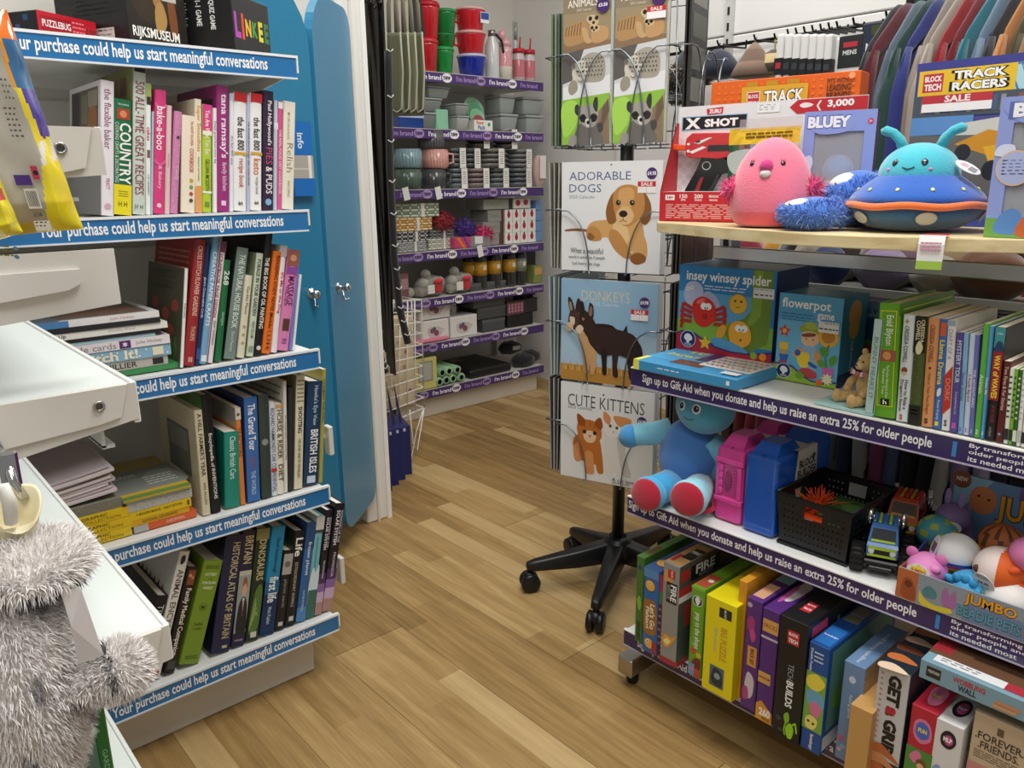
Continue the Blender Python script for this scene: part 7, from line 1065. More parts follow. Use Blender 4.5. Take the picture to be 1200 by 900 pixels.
def slim(sale):
    o = [('r', 0, 0, 1, 1, '8a7c62'), ('r', 0, .2, 1, .42, '9a8a6c'), ('h', 'ADORABLE', .08, .04, .92, .1, 'f0ede4', .0), ('h', 'ANIMALS', .1, .12, .72, .165, 'f0ede4', .0), ('h', '2025 Calendar', .28, .175, .6, .19, 'd8d0c0', 0), ('r', 0, .375, 1, .42, '8a6f55')]
    o += [('b', [(.02, .3), (.15, .26), (.4, .25), (.55, .29), (.52, .36), (.3, .385), (.06, .385)], 'b08a5c')]+[('ln', [(.08+.06*i, .275-.004*i), (.05+.06*i, .33)], .002, '6a4c30') for i in range(6)]+[('b', [(.4, .29), (.5, .3), (.55, .35), (.62, .375), (.52, .385), (.44, .36)], 'c4a070'), ('b', [(.6, .3), (.72, .285), (.92, .3), (.94, .36), (.8, .385), (.62, .38)], 'c09668'), ('b', [(.5, .25), (.52, .225), (.64, .22), (.74, .24), (.72, .275), (.6, .28)], 'ccb48c'), ('c', .57, .24, .04, '2a201a'), ('c', .7, .24, .04, '2a201a'), ('c', .64, .265, .03, '3a2a20'), ('b', [(.56, .285), (.64, .275), (.76, .29), (.74, .315), (.62, .32)], 'd0b890'), ('c', .61, .295, .032, '2a201a'), ('c', .7, .297, .03, '2a201a'), ('c', .65, .31, .022, '3a2a20')]
    o += [('p', [(0, .435), (1, .4), (1, .7), (0, .7)], 'cfd0d2'), ('p', [(0, .435), (.45, .415), (.35, .5), (.2, .6), (0, .62)], '5f5a58'), ('p', [(0, .64), (.4, .62), (1, .58), (1, .7), (0, .72)], 'e4e5e8'), ('b', [(.3, .52), (.45, .46), (.65, .44), (.85, .47), (.9, .54), (.85, .61), (.6, .62), (.4, .6)], 'a8a294'), ('b', [(.2, .56), (.25, .505), (.4, .48), (.53, .515), (.55, .575), (.42, .625), (.26, .61)], 'cfcabd'), ('b', [(.2, .53), (.2, .5), (.26, .5), (.26, .53)], '8a8478'), ('b', [(.48, .5), (.54, .5), (.55, .53), (.5, .53)], '8a8478'), ('b', [(.13, .63), (.2, .6), (.3, .61), (.32, .66), (.2, .69), (.13, .67)], '9a9484'), ('c', .22, .515, .03, '8a8478')]+[('c', .36+.065*(i % 8)+.02*((i//8) % 2), .475+.025*(i//8), .014, '4a463e') for i in range(40)]+[('c', .24+.05*(i % 5), .505+.012*(i//5), .009, '55504a') for i in range(10)]+[('ln', [(.3, .545), (.35, .55)], .003, '2a2620'), ('ln', [(.42, .55), (.47, .545)], .003, '2a2620'), ('p', [(.36, .57), (.43, .57), (.395, .585)], 'c89a90'), ('b', [(.33, .585), (.4, .58), (.46, .585), (.42, .605), (.36, .605)], 'd8d4cc')]
    o += [('p', [(0, .72), (1, .69), (1, 1), (0, 1)], '8fc044'), ('b', [(0, .75), (.3, .73), (.35, .85), (.1, .95), (0, .9)], 'a8d85a'), ('p', [(.78, .8), (.98, .72), (1, 1), (.68, 1)], '8a7560'), ('p', [(.86, .78), (.98, .73), (1, .8), (.8, .95)], '6c5a48'), ('b', [(.28, 1), (.32, .9), (.45, .86), (.7, .86), (.82, .92), (.86, 1)], '6f6c68'), ('b', [(.14, 1), (.2, .94), (.32, .95), (.3, 1)], '9a968e'), ('b', [(.34, .82), (.4, .77), (.55, .755), (.72, .77), (.78, .82), (.72, .88), (.58, .9), (.42, .87)], 'a8a49c'), ('b', [(.28, .8), (.28, .76), (.34, .75), (.4, .79), (.36, .82)], '3a3836'), ('b', [(.66, .76), (.7, .715), (.76, .72), (.76, .79), (.72, .8)], '3a3836'), ('b', [(.38, .83), (.45, .81), (.52, .83), (.5, .86), (.42, .86)], '2a2826'), ('b', [(.6, .83), (.68, .81), (.76, .83), (.72, .86), (.62, .86)], '2a2826'), ('c', .46, .832, .02, '0c0a0a'), ('c', .67, .832, .02, '0c0a0a'), ('b', [(.5, .85), (.57, .84), (.63, .85), (.6, .89), (.54, .89)], 'e0dcd4'), ('e', .565, .865, .035, .012, '151312'), ('b', [(.75, .88), (.85, .87), (.88, .91), (.8, .93)], '4a4642')]
    o += [('c', .84, .17, .13, '46276a'), ('h', '£3.50', .75, .16, .93, .18, 'f2eef6', .03)]
    if sale: o += [('r', .62, .22, .98, .285, 'f0eeec'), ('r', .62, .215, .98, .245, 'c22c34'), ('h', 'SALE', .68, .22, .92, .24, 'f6e6e4', .03)]
    return o
g0 = 'calendars in the wire spinner'
cal = calendar
FY = -FYR
for nm, (zb, zt), ops, c in (('square dog calendar with a golden puppy, second pocket down', LV_[0], DOG, 'e4e5e6'), ('square donkey calendar with two dark donkeys', LV_[1], DON, '9ab8cc'), ('square kitten calendar in the lowest pocket', LV_[2], KIT, 'e4e4e2')): cal(nm, 0, zb, zt-zb, CW, 0, FY, ops, c, g0)
cal('left slim animals calendar with meerkats, snow leopard and raccoon', 0, 1.178, .362, .122, -.066, FY, slim(False), 'd8d8d4', g0)
cal('right slim animals calendar with a red SALE sticker', 0, 1.178, .362, .122, .066, FY, slim(True), 'd8d8d4', g0)
nxt = {0: 'dog', 1: 'donkey', 2: 'kitten'}
for i, (zb, zt) in enumerate(LV_):
    for j in range(3): cal(f'{["first", "second", "third"][j]} white-edged calendar behind the {nxt[i]} calendar', 0, zb, zt-zb-.002*j, CW, .002+.004*(j % 2), FY+.006+.0062*j, [], ['d8dad8', 'c8ccd0', 'b8bcc0'][j], g0)
for sx, sd in ((-1, 'left'), (1, 'right')):
    for j in range(2): cal(f'{["nearer", "farther"][j]} slim calendar behind the {sd} animals calendar', 0, 1.178, .36, .122, sx*.066+.002, FY+.0065+.0065*j, [], ['c8ccc0', '5a6a3a'][j], g0)
# left-hand side pockets, seen edge-on: greenish and dark calendars
cols = {0: ['8a8474', '6c665a', '9a9280', '5a544a'], 1: ['7f9094', '98a8a8', '6c7c80', '8a9a9a'], 2: ['5c5a58', '7a7674', '4c4a4a', '6a6664']}
wd = {0: 'dog', 1: 'donkey', 2: 'kitten'}
for i, (zb, zt) in enumerate(LV_):
    for j in range(4): cal(f'{["outermost", "second", "third", "innermost"][j]} calendar in the side pocket left of the {wd[i]} calendar', 3, zb, zt-zb, CW, -.055, -.172+.0085*j, [('r', .1, .3, .9, .95, '8a8a84'), ('h', 'CALENDAR', .1, .08, .8, .18, '3a3a3a')], cols[i][j], g0, lean=R(1.5-1.2*j))
    for j in range(3): cal(f'{["outermost", "second", "third"][j]} dark calendar in the side pocket right of the {wd[i]} calendar', 1, zb, zt-zb, CW, .055, -.172+.009*j, [('r', .08, .08, .92, .92, '4a4238'), ('h', 'CALENDAR', .12, .1, .85, .2, '9a9080')], '2c2a28', g0, edge='6a6660')
for j in range(4): cal(f'{["outermost", "second", "third", "innermost"][j]} tall green-backed calendar at the upper left side of the spinner', 3, 1.178, .30, .122, .011, -.172+.009*j, [('r', .05, .55, .95, .98, 'b8b4a8')], ['55702f', '8a9488', '3c4a2a', '7a8478'][j], g0, edge='8a9288')
for j in range(2): cal(f'{["outer", "inner"][j]} tall dark calendar with photo strip at the upper right side of the spinner', 1, 1.178, .42, .122, -.011, -.172+.009*j, [('r', .1, .03+.16*q, .9, .15+.16*q, ['6a6c64', '8a8c86', '55584f'][q % 3]) for q in range(6)], '1c1c1a', g0, edge='4a4a46')
# ================================================================ homewares on the purple-stripped bay
GB = {}
def one(b, nm, label, cat, group=None, loc=(0, 0, 0), rz=0): o = b.build(nm); o.location = loc; o.rotation_euler = (0, 0, rz); return tag(o, label, cat, group)
def bx(u, z, y): return XatU(u, y, z)
def tub(label, u, z, r, h, col, y=3.02, lid='d8d8d8', handle=True, group='stacked lidded mugs on the top shelf'):
    o = thing('lidded_mug', label, 'mug', (bx(u, z, y), y, z), 0, group); b = B(); b.lathe([(r*.72, 0), (r*.8, .004), (r*.97, h*.8), (r, h*.86)], col, GLOSS, 24)
    b.build('cup', o)
    if handle: b = B(); b.tube([(-r*.95, 0, h*.75), (-r*1.4, -.005, h*.72), (-r*1.45, -.005, h*.35), (-r*.88, 0, h*.3)], .006, col, GLOSS, n=8); b.build('handle', o)
    b = B(); b.lathe([(r*1.03, h*.86), (r*1.04, h*.93), (r*.9, h), (0, h)], lid, CLEAR if lid == 'clear' else PLAST, 24); b.build('lid', o); return o
z1 = BZ[0]+.0015
tub('tall red beaker at the left of the top purple shelf', 500, z1, .055, .14, 'b81c28', lid='c23038'); tub('red handled jug stacked on the tall red beaker', 501, z1+.14, .056, .15, 'c41e2a', lid='b81c28')
tub('lower green lidded mug of the green stack', 520, z1, .048, .115, '14863a', lid='2a9a50'); tub('middle green lidded mug of the green stack', 521, z1+.115, .05, .055, '0f6f30', lid='1f8a46', handle=False); tub('upper green lidded mug of the green stack', 521, z1+.17, .055, .1, '12783a', lid='1f8a46')
tub('blue lidded mug under the two red ones', 553, z1, .068, .098, '1c2fa0', lid='b8c0dc', handle=False); tub('middle red lidded mug above the blue one', 552, z1+.098, .07, .098, 'cc2230', lid='d8a8a8'); o = tub('top red lidded mug with a blue and white label', 551, z1+.196, .07, .098, 'd02432', lid='d8b0b0')
b = B(); b.box((.005, -.0705, .03), (.055, -.069, .075), 'e8e8ea', CARD); b.box((.007, -.0712, .045), (.053, -.0704, .073), '2a4a9c', CARD); b.build('label', o)
def bottle(label, u, z, prof, cols, m=GLOSS, cap=None, y=3.02):
    o = thing('drinks_bottle', label, 'bottle', (bx(u, z, y), y, z), 0, 'bottles and tumblers on the top shelf'); b = B(); b.lathe(prof, cols, m, 18); b.build('body', o)
    if cap: b = B(); b.lathe(cap[0], cap[1], cap[2], 16); b.build('cap', o)
    return o
o = bottle('clear glass bottle with a steel cap and dark strap', 577, z1, [(.032, 0), (.034, .01), (.034, .15), (.016, .185), (.016, .19)], 'c9cccb', GLOSS, ([(.018, .19), (.018, .215), (0, .217)], '9a9c9c', STEEL)); b = B(); b.tube([(.015, -.01, .2), (.045, -.02, .17), (.055, -.02, .12)], .006, '1c1c1e', CLOTH); b.build('strap', o)
o = bottle('cream bottle with pink lid and pink middle band', 592, z1, [(.034, 0), (.035, .06), (.035, .061), (.035, .13), (.03, .15)], ['d8d2c4', 'd8d2c4', 'd89aa0', 'd8b0b0'], GLOSS, ([(.03, .15), (.03, .17), (.02, .185), (0, .187)], 'd8a0a6', GLOSS)); b = B(); b.ball((-.02, 0, .2), (.02, .02, .026), 'd8a0a6', GLOSS, 12, 8); b.build('scoop', o)
for u, lb in ((608, 'clear tumbler with red lid and straw beside the pink bottle'), (620, 'smaller clear tumbler with red lid at the right end')):
    o = bottle(lb, u, z1, [(.028, 0), (.031, .02), (.031, .1), (.026, .125), (.026, .13)], ['b8a8a8', 'c07078', 'c9c0c0', 'c9c0c0'], GLOSS, ([(.03, .13), (.03, .15), (0, .152)], 'b82030', PLAST)); b = B(); b.tube([(.006, 0, .15), (.012, 0, .205)], .004, 'b82030', PLAST); b.build('straw', o)
one(B().tube([(0, 0, 0), (0, 0, .285)], .012, 'b4b8b4', GLOSS).tube([(0, -.003, .2), (0, -.003, .28)], .011, '8a908c', GLOSS), 'glass_tube', 'tall thin clear tube standing between the pink bottle and the tumblers', 'tube', loc=(bx(604, z1, 3.08), 3.08, z1))
o = thing('packaged_utensil', 'black and yellow carded utensil with white foot behind the olive bags', 'packet', (bx(487, z1, 2.99), 2.99, z1)); b = B(); b.box((0, 0, 0), (.1, .012, .34), '1a1a1c', CARD); f = Face(b, (0, -.0001, .34), (1, 0, 0), (0, 0, -1), .1, .34); f.blob([(.1, .6), (.3, .75), (.4, 1), (.5, 1), (.4, .72), (.2, .55)], 'd8cc2a'); f.poly([(.4, 1), (.3, .68), (1, .6), (1, 1)], 'dcdcdc'); f.circ(.8, .72, .1, '1a1a1c'); b.build('card', o)
# second shelf: boxes and clear containers
z2 = BZ[1]+.0015; g = 'storage boxes on the second purple shelf'
def cub(nm, label, uL, uR, z, h, col, y=3.0, D=.16, m=CARD, front=(), group=None, cat='box', bev=.003, top=()):
    x0, x1 = bx(uL, z, y), bx(uR, z, y); b = B(); b.box((0, 0, 0), (x1-x0, D, h), col, m, bev=bev); fs = boxfaces(b, 0, x1-x0, 0, D, 0, h); prints(fs['front'], front); prints(fs['top'], top); return one(b, nm, label, cat, group, (x0, y, z))
cub('storage_box', 'dark blue lidded box at the left of the second purple shelf', 468, 497, z2, .055, '22428c', 2.975, m=GLOSS, front=[('r', 0, 0, 1, .2, 'b8c4d8')])
CL = mt('cloudy_plastic', .25, trans=.35, ior=1.2)
def tapered(b, w, d, h, q, col, m, z=0, x=0, y=0):
    vs = [(x+(w*q if sx > 0 else -w*q), y+(d*q if sy > 0 else -d*q), z) for sx, sy in ((-1, -1), (1, -1), (1, 1), (-1, 1))]+[(x+(w if sx > 0 else -w), y+(d if sy > 0 else -d), z+h) for sx, sy in ((-1, -1), (1, -1), (1, 1), (-1, 1))]
    bm = bmesh.new(); vv = [bm.verts.new(v) for v in vs]
    for f in ([3, 2, 1, 0], [4, 5, 6, 7], [0, 1, 5, 4], [1, 2, 6, 5], [2, 3, 7, 6], [3, 0, 4, 7]): bm.faces.new([vv[i] for i in f])
    bmesh.ops.bevel(bm, geom=bm.edges[:], offset=min(w, h)*.14, segments=2, profile=.5, affect='EDGES'); b.bm(bm, col, m, True); return b
def cont(label, u, z, w, h, col='b8bdbb', y=3.04):
    o = thing('food_container', label, 'container', (bx(u, z, y), y, z), 0, 'clear food containers on the second purple shelf'); tapered(B(), w, .06, h*.85, .82, col, CL).build('tub', o); b = B(); b.box((-w*1.04, -.063, h*.86), (w*1.04, .063, h), 'c4c9c8', CL, bev=.004); b.build('lid', o)
cont('smoky clear box lowest at the left of the second shelf', 497, z2, .05, .07, '8f9492'); cont('smoky clear box second from the bottom at the left', 499, z2+.071, .05, .06, '9a9f9d'); cont('smoky clear box on top at the left', 506, z2+.132, .06, .05, 'a4a9a7')
cub('storage_box', 'mint green box beside the clear food tubs', 512, 526, z2, .085, '8ac4a4', 2.975); cub('storage_box', 'dark box standing left of the mint green one', 498, 511, z2, .08, '3a3d40', 2.99)
cont('small clear tub under another beside the mint box', 534, z2, .035, .06, 'c8ccc8', 3.0); cont('small clear tub stacked above its twin', 533, z2+.062, .036, .05, 'b0b4b0', 3.0)
o = thing('bowl_set', 'set of nested green bowls in a printed sleeve', 'bowl set', (bx(558, z2, 3.0), 3.0, z2))
for i, c in enumerate(('7fae8c', '5f9a74', '8cc09a', '9c4a54')):
    b = B(); r = .058-.008*i; b.T = M.Translation((0, .01-.012*i, .1-.02*i)) @ M.Rotation(R(70), 4, 'X'); b.lathe([(r*.5, -.03), (r*.85, -.015), (r, 0), (r*.9, -.002), (r*.7, -.012), (0, -.02)], c, PLAST, 24); b.build('bowl', o)
b = B(); b.box((-.055, -.055, 0), (.055, .05, .045), 'e6e8e2', CARD); f = Face(b, (-.055, -.0552, .045), (1, 0, 0), (0, 0, -1), .11, .045); f.text('Easy', .1, .08, .55, .48, 'd8502c', .03); f.text('Pack', .2, .5, .6, .92, '3a5ab0', .03); f.circ(.8, .4, .08, '5a9a3c'); b.build('sleeve', o)
for i, (u, zz, w) in enumerate(((588, 0, .055), (618, 0, .06), (586, .085, .05), (616, .085, .07))): cont(f'large cloudy container, {["lower left", "lower right", "upper left", "upper right"][i]} of the four at the right end', u, z2+zz, w, .084, 'b4bdb9', 3.05)
# third shelf: mugs and bowls
z3 = BZ[2]+.0015
def mug(label, u, z, r, h, col, hs=1, y=3.0):
    o = thing('mug', label, 'mug', (bx(u, z, y), y, z), 0, 'ribbed mugs on the third purple shelf'); b = B(); pr = [(r*.8, 0), (r*.95, .006), (r, h*.15), (r, h), (r*.94, h), (r*.92, h*.1), (0, h*.08)]; b.lathe(pr, col, CERAM, 28)
    for i in range(28): a = 2*PI*i/28; b.tube([(r*1.003*math.cos(a), r*1.003*math.sin(a), h*.12), (r*1.003*math.cos(a), r*1.003*math.sin(a), h*.92)], .0016, col, CERAM, n=5)
    b.build('cup', o); b = B(); b.tube([(hs*r*.95, -.01, h*.8), (hs*r*1.45, -.02, h*.78), (hs*r*1.5, -.02, h*.35), (hs*r*.95, -.01, h*.25)], .006, col, CERAM, n=8); b.build('handle', o)
mug('sage green ribbed mug at the lower left of the mugs', 478, z3, .062, .085, '4f6256', -.2); mug('charcoal ribbed mug at the lower right of the mugs', 508, z3, .056, .085, '45474a', 1); mug('pale blue ribbed mug on the sage green one', 478, z3+.086, .062, .085, '7f9ca4', .3); mug('dusty pink ribbed mug on the charcoal one', 510, z3+.086, .06, .085, 'd09a92', 1); mug('dark grey ribbed mug at the top of the mug stack', 506, z3+.172, .06, .082, '55575a', 0)
def bowls(label, u, z, r, h, col, n=4, y=3.02):
    o = thing('bowl_stack', label, 'bowls', (bx(u, z, y), y, z), 0, 'paper banded bowls on the third purple shelf')
    for i in range(n): b = B(); q = z*0+h*i/n; b.lathe([(r*.6, q), (r*.9, q+h*.1), (r, q+h*.24), (r*.97, q+h*.245), (r*.55, q+h*.05), (0, q+h*.05)], col, CERAM, 26); b.build('bowl', o)
    b = B(); b.box((.005, -r-.003, -.0005), (.04, -r-.001, h+.004), 'e8e6e0', CARD); b.box((.005, -r-.003, h+.002), (.04, r*.5, h+.004), 'e8e6e0', CARD); Face(b, (.005, -r-.0032, h), (1, 0, 0), (0, 0, -1), .035, h).lines(.2, .15, .8, .85, 6, '8c8c88'); b.build('paper_band', o)
for i, (u, zz, r, c) in enumerate(((533, 0, .045, '6c7478'), (556, 0, .062, '8a7a78'), (581, 0, .05, '6f7679'), (606, 0, .062, '5f6669'), (531, .09, .045, '5a6266'), (549, .09, .04, '4f5356'), (573, .09, .066, '7a7672'), (606, .09, .062, '777a7c'), (558, .18, .05, '55504c'), (590, .18, .055, '5c5854'))):
    bowls(f'{["grey", "mauve grey", "slate", "dark slate", "blue grey", "small charcoal", "pink grey", "mid grey", "dark brown grey", "warm dark grey"][i]} bowl stack with white paper band, {["bottom", "middle", "top"][int(zz/.09)]} row', u, z3+zz, r, .088, c, 4)
o = thing('net_bag', 'small blush net bag hanging at the right end of the mug shelf', 'bag', (bx(631, z3, 2.98), 2.98, z3)); b = B(); b.ball((0, 0, .075), (.038, .03, .08), 'c8a8a0', PLUSH, 14, 10); b.build('bag', o); b = B(); b.box((-.02, -.034, .04), (.02, -.031, .15), 'e4dcd8', CARD); b.build('tag', o)
# fourth shelf: folded towels, dusters, boxes
z4_ = BZ[3]+.0015; g = 'folded tea towels on the fourth purple shelf'
def towel(label, u0, u1, z, h, c1, c2, y=2.99, rz=0):
    x0, x1 = bx(u0, z, y), bx(u1, z, y); o = thing('folded_towel', label, 'towel', (x0, y, z), rz, g); b = B(); n = 5
    for i in range(n):
        q = h*i/n; pts = [(0, .0), ((x1-x0)*.5, 0), ((x1-x0), .0)]; b.box((0, 0, q), (x1-x0, .16, q+h/n*.95), c1 if i % 2 else c2, CLOTH, bev=min(.006, h/n*.4), seg=2, smooth=True)
        for j in range(5): b.box(((x1-x0)*(j+.4)/5, -.001, q+.001), ((x1-x0)*(j+.6)/5, .02, q+h/n*.9), c2 if i % 2 else c1, CLOTH)
    b.build('cloth', o); b = B(); b.box(((x1-x0)*.55, -.003, 0), ((x1-x0)*.63, .0, h), 'e0ddd2', CARD); b.build('paper_band', o)
towel('grey checked towel bundle at the bottom left', 468, 500, z4_, .045, '8a8c8c', 'b4b4b0'); towel('black and white towel bundle second from the bottom', 468, 502, z4_+.046, .045, '26282a', 'b8b8b4'); towel('mustard towel bundle third from the bottom', 465, 506, z4_+.092, .06, 'c48a2c', 'e0cfa8', rz=R(-2)); towel('sage green towel bundle on top', 466, 513, z4_+.153, .06, '7f9478', 'ced4c4', rz=R(-4))
towel('flat white and grey cloth pack beside the towel bundles', 503, 533, z4_, .05, 'a8a698', 'd8d4c8', 3.0); towel('black and grey cloth pack above the white one', 504, 532, z4_+.051, .035, '35363a', '9a9a98', 3.0)
for lb, u, zz, c, n, sd in (('purple fluffy duster head', 545, .09, ['4a2a8c', '5c3aa4', '3a2078'], 420, 1), ('hot pink fluffy duster head', 566, .055, ['d02a6c', 'e0447f', 'b81f5c'], 420, 2), ('dark red fluffy duster behind the towels', 519, .13, ['9c1428', '7f1020', 'b01c30'], 300, 3)):
    p = V((bx(u, z4_+zz, 3.0), 3.0, z4_)); o = thing('duster', lb, 'duster', p, 0, 'fluffy dusters on the fourth purple shelf'); b = B(); b.tube([(0, .02, 0), (0, 0, zz), (.05, -.01, zz+.01)], .006, 'e07a2c', PLAST); b.build('handle', o); b = B(); b.ball((0, 0, zz), (.045, .03, .03), c[0], PLUSH, 12, 8); h_ = b.build('head', o); fur('pile', h_, ball_samples((0, 0, zz), (.045, .03, .03), n, sd), .022, .003, c, sd, grav=.5)
cub('cloth_pack', 'orange and magenta striped cloth pack in front of the dusters', 533, 552, z4_, .05, 'c03a6c', 2.965, .06, CLOTH, [('p', [(.1, 0), (.3, 0), (.7, 1), (.5, 1)], 'e07a2c'), ('p', [(.5, 0), (.6, 0), (.95, 1), (.85, 1)], '5a3a8c')], cat='cloths'); cub('cloth_pack', 'grey striped cloth pack with a white price ticket', 552, 575, z4_, .05, '8a8488', 2.965, .06, CLOTH, [('r', .2, .0, .6, .7, 'e8e6e4')], cat='cloths')
LB_ = [('r', 0, 0, 1, 1, 'e4e2de'), ('e', .5, .45, .22, .3, 'b02430'), ('c', .42, .4, .05, '1c1416'), ('c', .58, .55, .05, '1c1416'), ('e', .5, .12, .1, .1, '2a1a1c')]
for i in range(4):
    for j in range(3): cub('ladybird_box', f'small white ladybird box, {["bottom", "middle", "top"][j]} row, {["leftmost", "second", "third", "rightmost"][i]}', 592+9*i, 600.5+9*i, z4_+.056*j, .055, 'dedcd8', 2.99, .1, front=LB_, group='ladybird boxes on the fourth purple shelf', bev=.001)
for j in range(3): cub('long_box', f'long grey box with dark print and red berries, {["lowest", "middle", "top"][j]} of three', 560+6*j, 591, z4_+.056*j, .055, '8f908c', 3.0, .14, front=[('h', 'Clingfilm', .1, .3, .7, .75, '6c7a5c', 0), ('r', .8, 0, 1, 1, '5a3434')], group='long roll boxes on the fourth purple shelf', bev=.001)
cub('long_box', 'long green-grey box lying across the top of the small boxes', 567, 601, z4_+.17, .05, 'a8aca4', 3.0, .14, front=[('h', 'Clingfilm', .1, .3, .7, .75, '7f9a5c', 0), ('r', .85, 0, 1, 1, '3a3430')]); cub('ladybird_box', 'two-beetle white box on top beside the long green-grey box', 602, 622, z4_+.17, .05, 'dedcd8', 2.99, .1, front=[('e', .25, .45, .14, .3, 'b02430'), ('e', .7, .4, .14, .3, 'b02430')])
for j in range(4): cub('blue_packet', f'pale blue packet at the right end, {["lowest", "second", "third", "topmost"][j]} of four', 628, 636, z4_+.052*j, .05, '6a8cb8', 2.99, .12, group='pale blue packets on the fourth purple shelf', cat='packet')
# fifth shelf: bagged balls and jars
z5 = BZ[4]+.0015
for i, (u, n) in enumerate(((505, 9), (538, 9), (486, 4))):
    y = 2.995+.02*(i == 2); p = V((bx(u, z5, y), y, z5)); o = thing('ball_bag', ['clear bag of grey woollen balls with a red bow, left of two', 'clear bag of grey woollen balls with a red bow, right of two', 'loose heap of beige woollen balls at the far left of the fifth shelf'][i], 'bag of balls', p, 0, 'bagged balls on the fifth purple shelf'); rg = random.Random(i)
    for j in range(n): x = -.05+.034*(j % 4)+.012*(j//4); zz = .024+.04*(j//4); b = B(); b.ball((x, .015*(j % 2), zz), .0235, ['9a9488', 'a8a294', '8a857a'][j % 3], PLUSH, 12, 8); b.build('wool_ball', o)
    if i < 2:
        b = B(); b.ball((0, .005, .05), (.085, .045, .05), 'd0d0cc', FILM, 16, 10); b.build('clear_bag', o); b = B(); b.box((-.006, -.052, .02), (.03, -.045, .075), 'c02c38', CLOTH, bev=.006); b.ball((.012, -.05, .075), (.03, .01, .012), 'd03a44', CLOTH, 12, 8); b.build('bow', o); b = B(); b.box((-.05, -.05, .02), (-.012, -.047, .06), 'e4e2dc', CARD); b.build('label', o)
for i, u in enumerate((551, 563, 579, 597, 609)):
    y = 3.02 if i else 3.06; p = V((bx(u, z5, y), y, z5)); c = 'c8962c' if i < 4 else '8a9288'; o = thing('jar', [f'dark jar with mustard label, {w}' for w in ('farthest left and set back', 'first in the front row', 'second in the front row', 'third in the front row')][i] if i < 4 else 'dark jar with grey-green label at the right end of the jars', 'jar', p, 0, 'labelled jars on the fifth purple shelf')
    b = B(); b.lathe([(.034, 0), (.036, .01), (.036, .15), (.03, .165), (.03, .17)], '2c2c2a', GLOSS, 18); b.build('glass', o); b = B(); b.lathe([(.0365, .07), (.0365, .135)], c, CARD, 18); f = Face(b, (-.016, -.0368, .13), (1, 0, 0), (0, 0, -1), .032, .055); f.rect(.2, .2, .8, .6, 'e4dcc0'); b.build('label', o); b = B(); b.lathe([(.032, .17), (.032, .19), (0, .191)], '6a5a3c', STEEL, 16); b.build('lid', o)
cub('soap_box', 'small pink and mauve box at the left end of the fifth purple shelf', 470, 480, z5, .12, '7a5258', 2.98, front=[('r', .1, .2, .9, .6, 'a88488')]); cub('green_packet', 'small green and brown packet at the right end of the jars', 626, 636, z5, .09, '7f8a4c', 2.98, .06, front=[('r', .1, .1, .9, .5, 'c89a5c')], cat='packet'); cub('black_box', 'tall black box behind the jars', 614, 628, z5, .17, '1c1c1e', 3.08, .1)
# sixth shelf: printed boxes
z6 = BZ[5]+.0015
MG = [('r', 0, 0, 1, 1, 'e2dfdc'), ('b', [(.25, .35), (.7, .35), (.68, .8), (.3, .8)], 'c8c2c0'), ('c', .4, .5, .08, '7a5a68'), ('c', .55, .62, .09, '8a4a5c'), ('c', .48, .42, .06, '5a5a6a'), ('ln', [(.7, .42), (.82, .5), (.7, .68)], .004, 'b4aeac'), ('r', 0, 0, 1, .06, 'f0eeec')]
for i, (a, c, zz, w) in enumerate(((494, 526, 0, 'lower left'), (492, 527, .105, 'upper left'), (528, 559, 0, 'lower right'))): cub('mug_gift_box', f'white gift box printed with a flowered mug, {w}', a, c, z6+zz, .1, 'e0dddb', 2.975 if i != 1 else 2.985, .12, front=MG, group='mug gift boxes on the sixth purple shelf')
cub('floral_box', 'patterned white box behind the mug gift boxes', 527, 536, z6, .2, 'd4cfcc', 3.06, .08, front=[('c', .3+.2*(i % 3), .1+.11*i, .12, 'b08a94') for i in range(8)])
for i in range(4): cub('dark_box', f'dark grey card box, {["bottom", "second", "third", "top"][i]} of the stack', 560-5*(i > 1)-4*(i == 3)+6*(i == 0), 592+i % 2, z6+.062*i, .06, '4a4b4c', 2.98+.01*(i % 2), .16, front=[('r', 0, 0, 1, .25, '5a5b5c')], group='dark grey boxes on the sixth purple shelf')
cub('pink_box', 'black box with a pink patterned lid', 594, 630, z6+.062, .075, '2a2426', 2.985, .16, front=[('r', 0, .1, .55, 1, '5a3a44')]+[('c', .08+.1*(i % 5), .3+.22*(i//5), .04, 'b07a8c') for i in range(15)]); cub('black_box', 'flat black box under the pink patterned one', 595, 625, z6, .06, '1c1a1c', 2.985, .16)
o = thing('gift_bow_bunch', 'bunch of dark blue ribbon bows on top of the pink patterned box', 'ribbon', (bx(613, z6+.14, 3.03), 3.03, z6+.1375)); rg = random.Random(5); b = B(); b.ball((0, 0, .02), (.05, .04, .02), '1f1f3c', CLOTH, 12, 8); h_ = b.build('core', o); fur('loops', h_, ball_samples((0, 0, .02), (.06, .04, .02), 160, 2), .02, .006, ['262648', '1a1a34', '34345c'], 3)
cub('pink_mat', 'flat rose pink packet at the left of the sixth purple shelf', 482, 527, z6, .018, 'd87a94', 2.953, .13, top=[('r', .05, .1, .95, .9, 'e08aa2')], cat='packet', bev=.006)
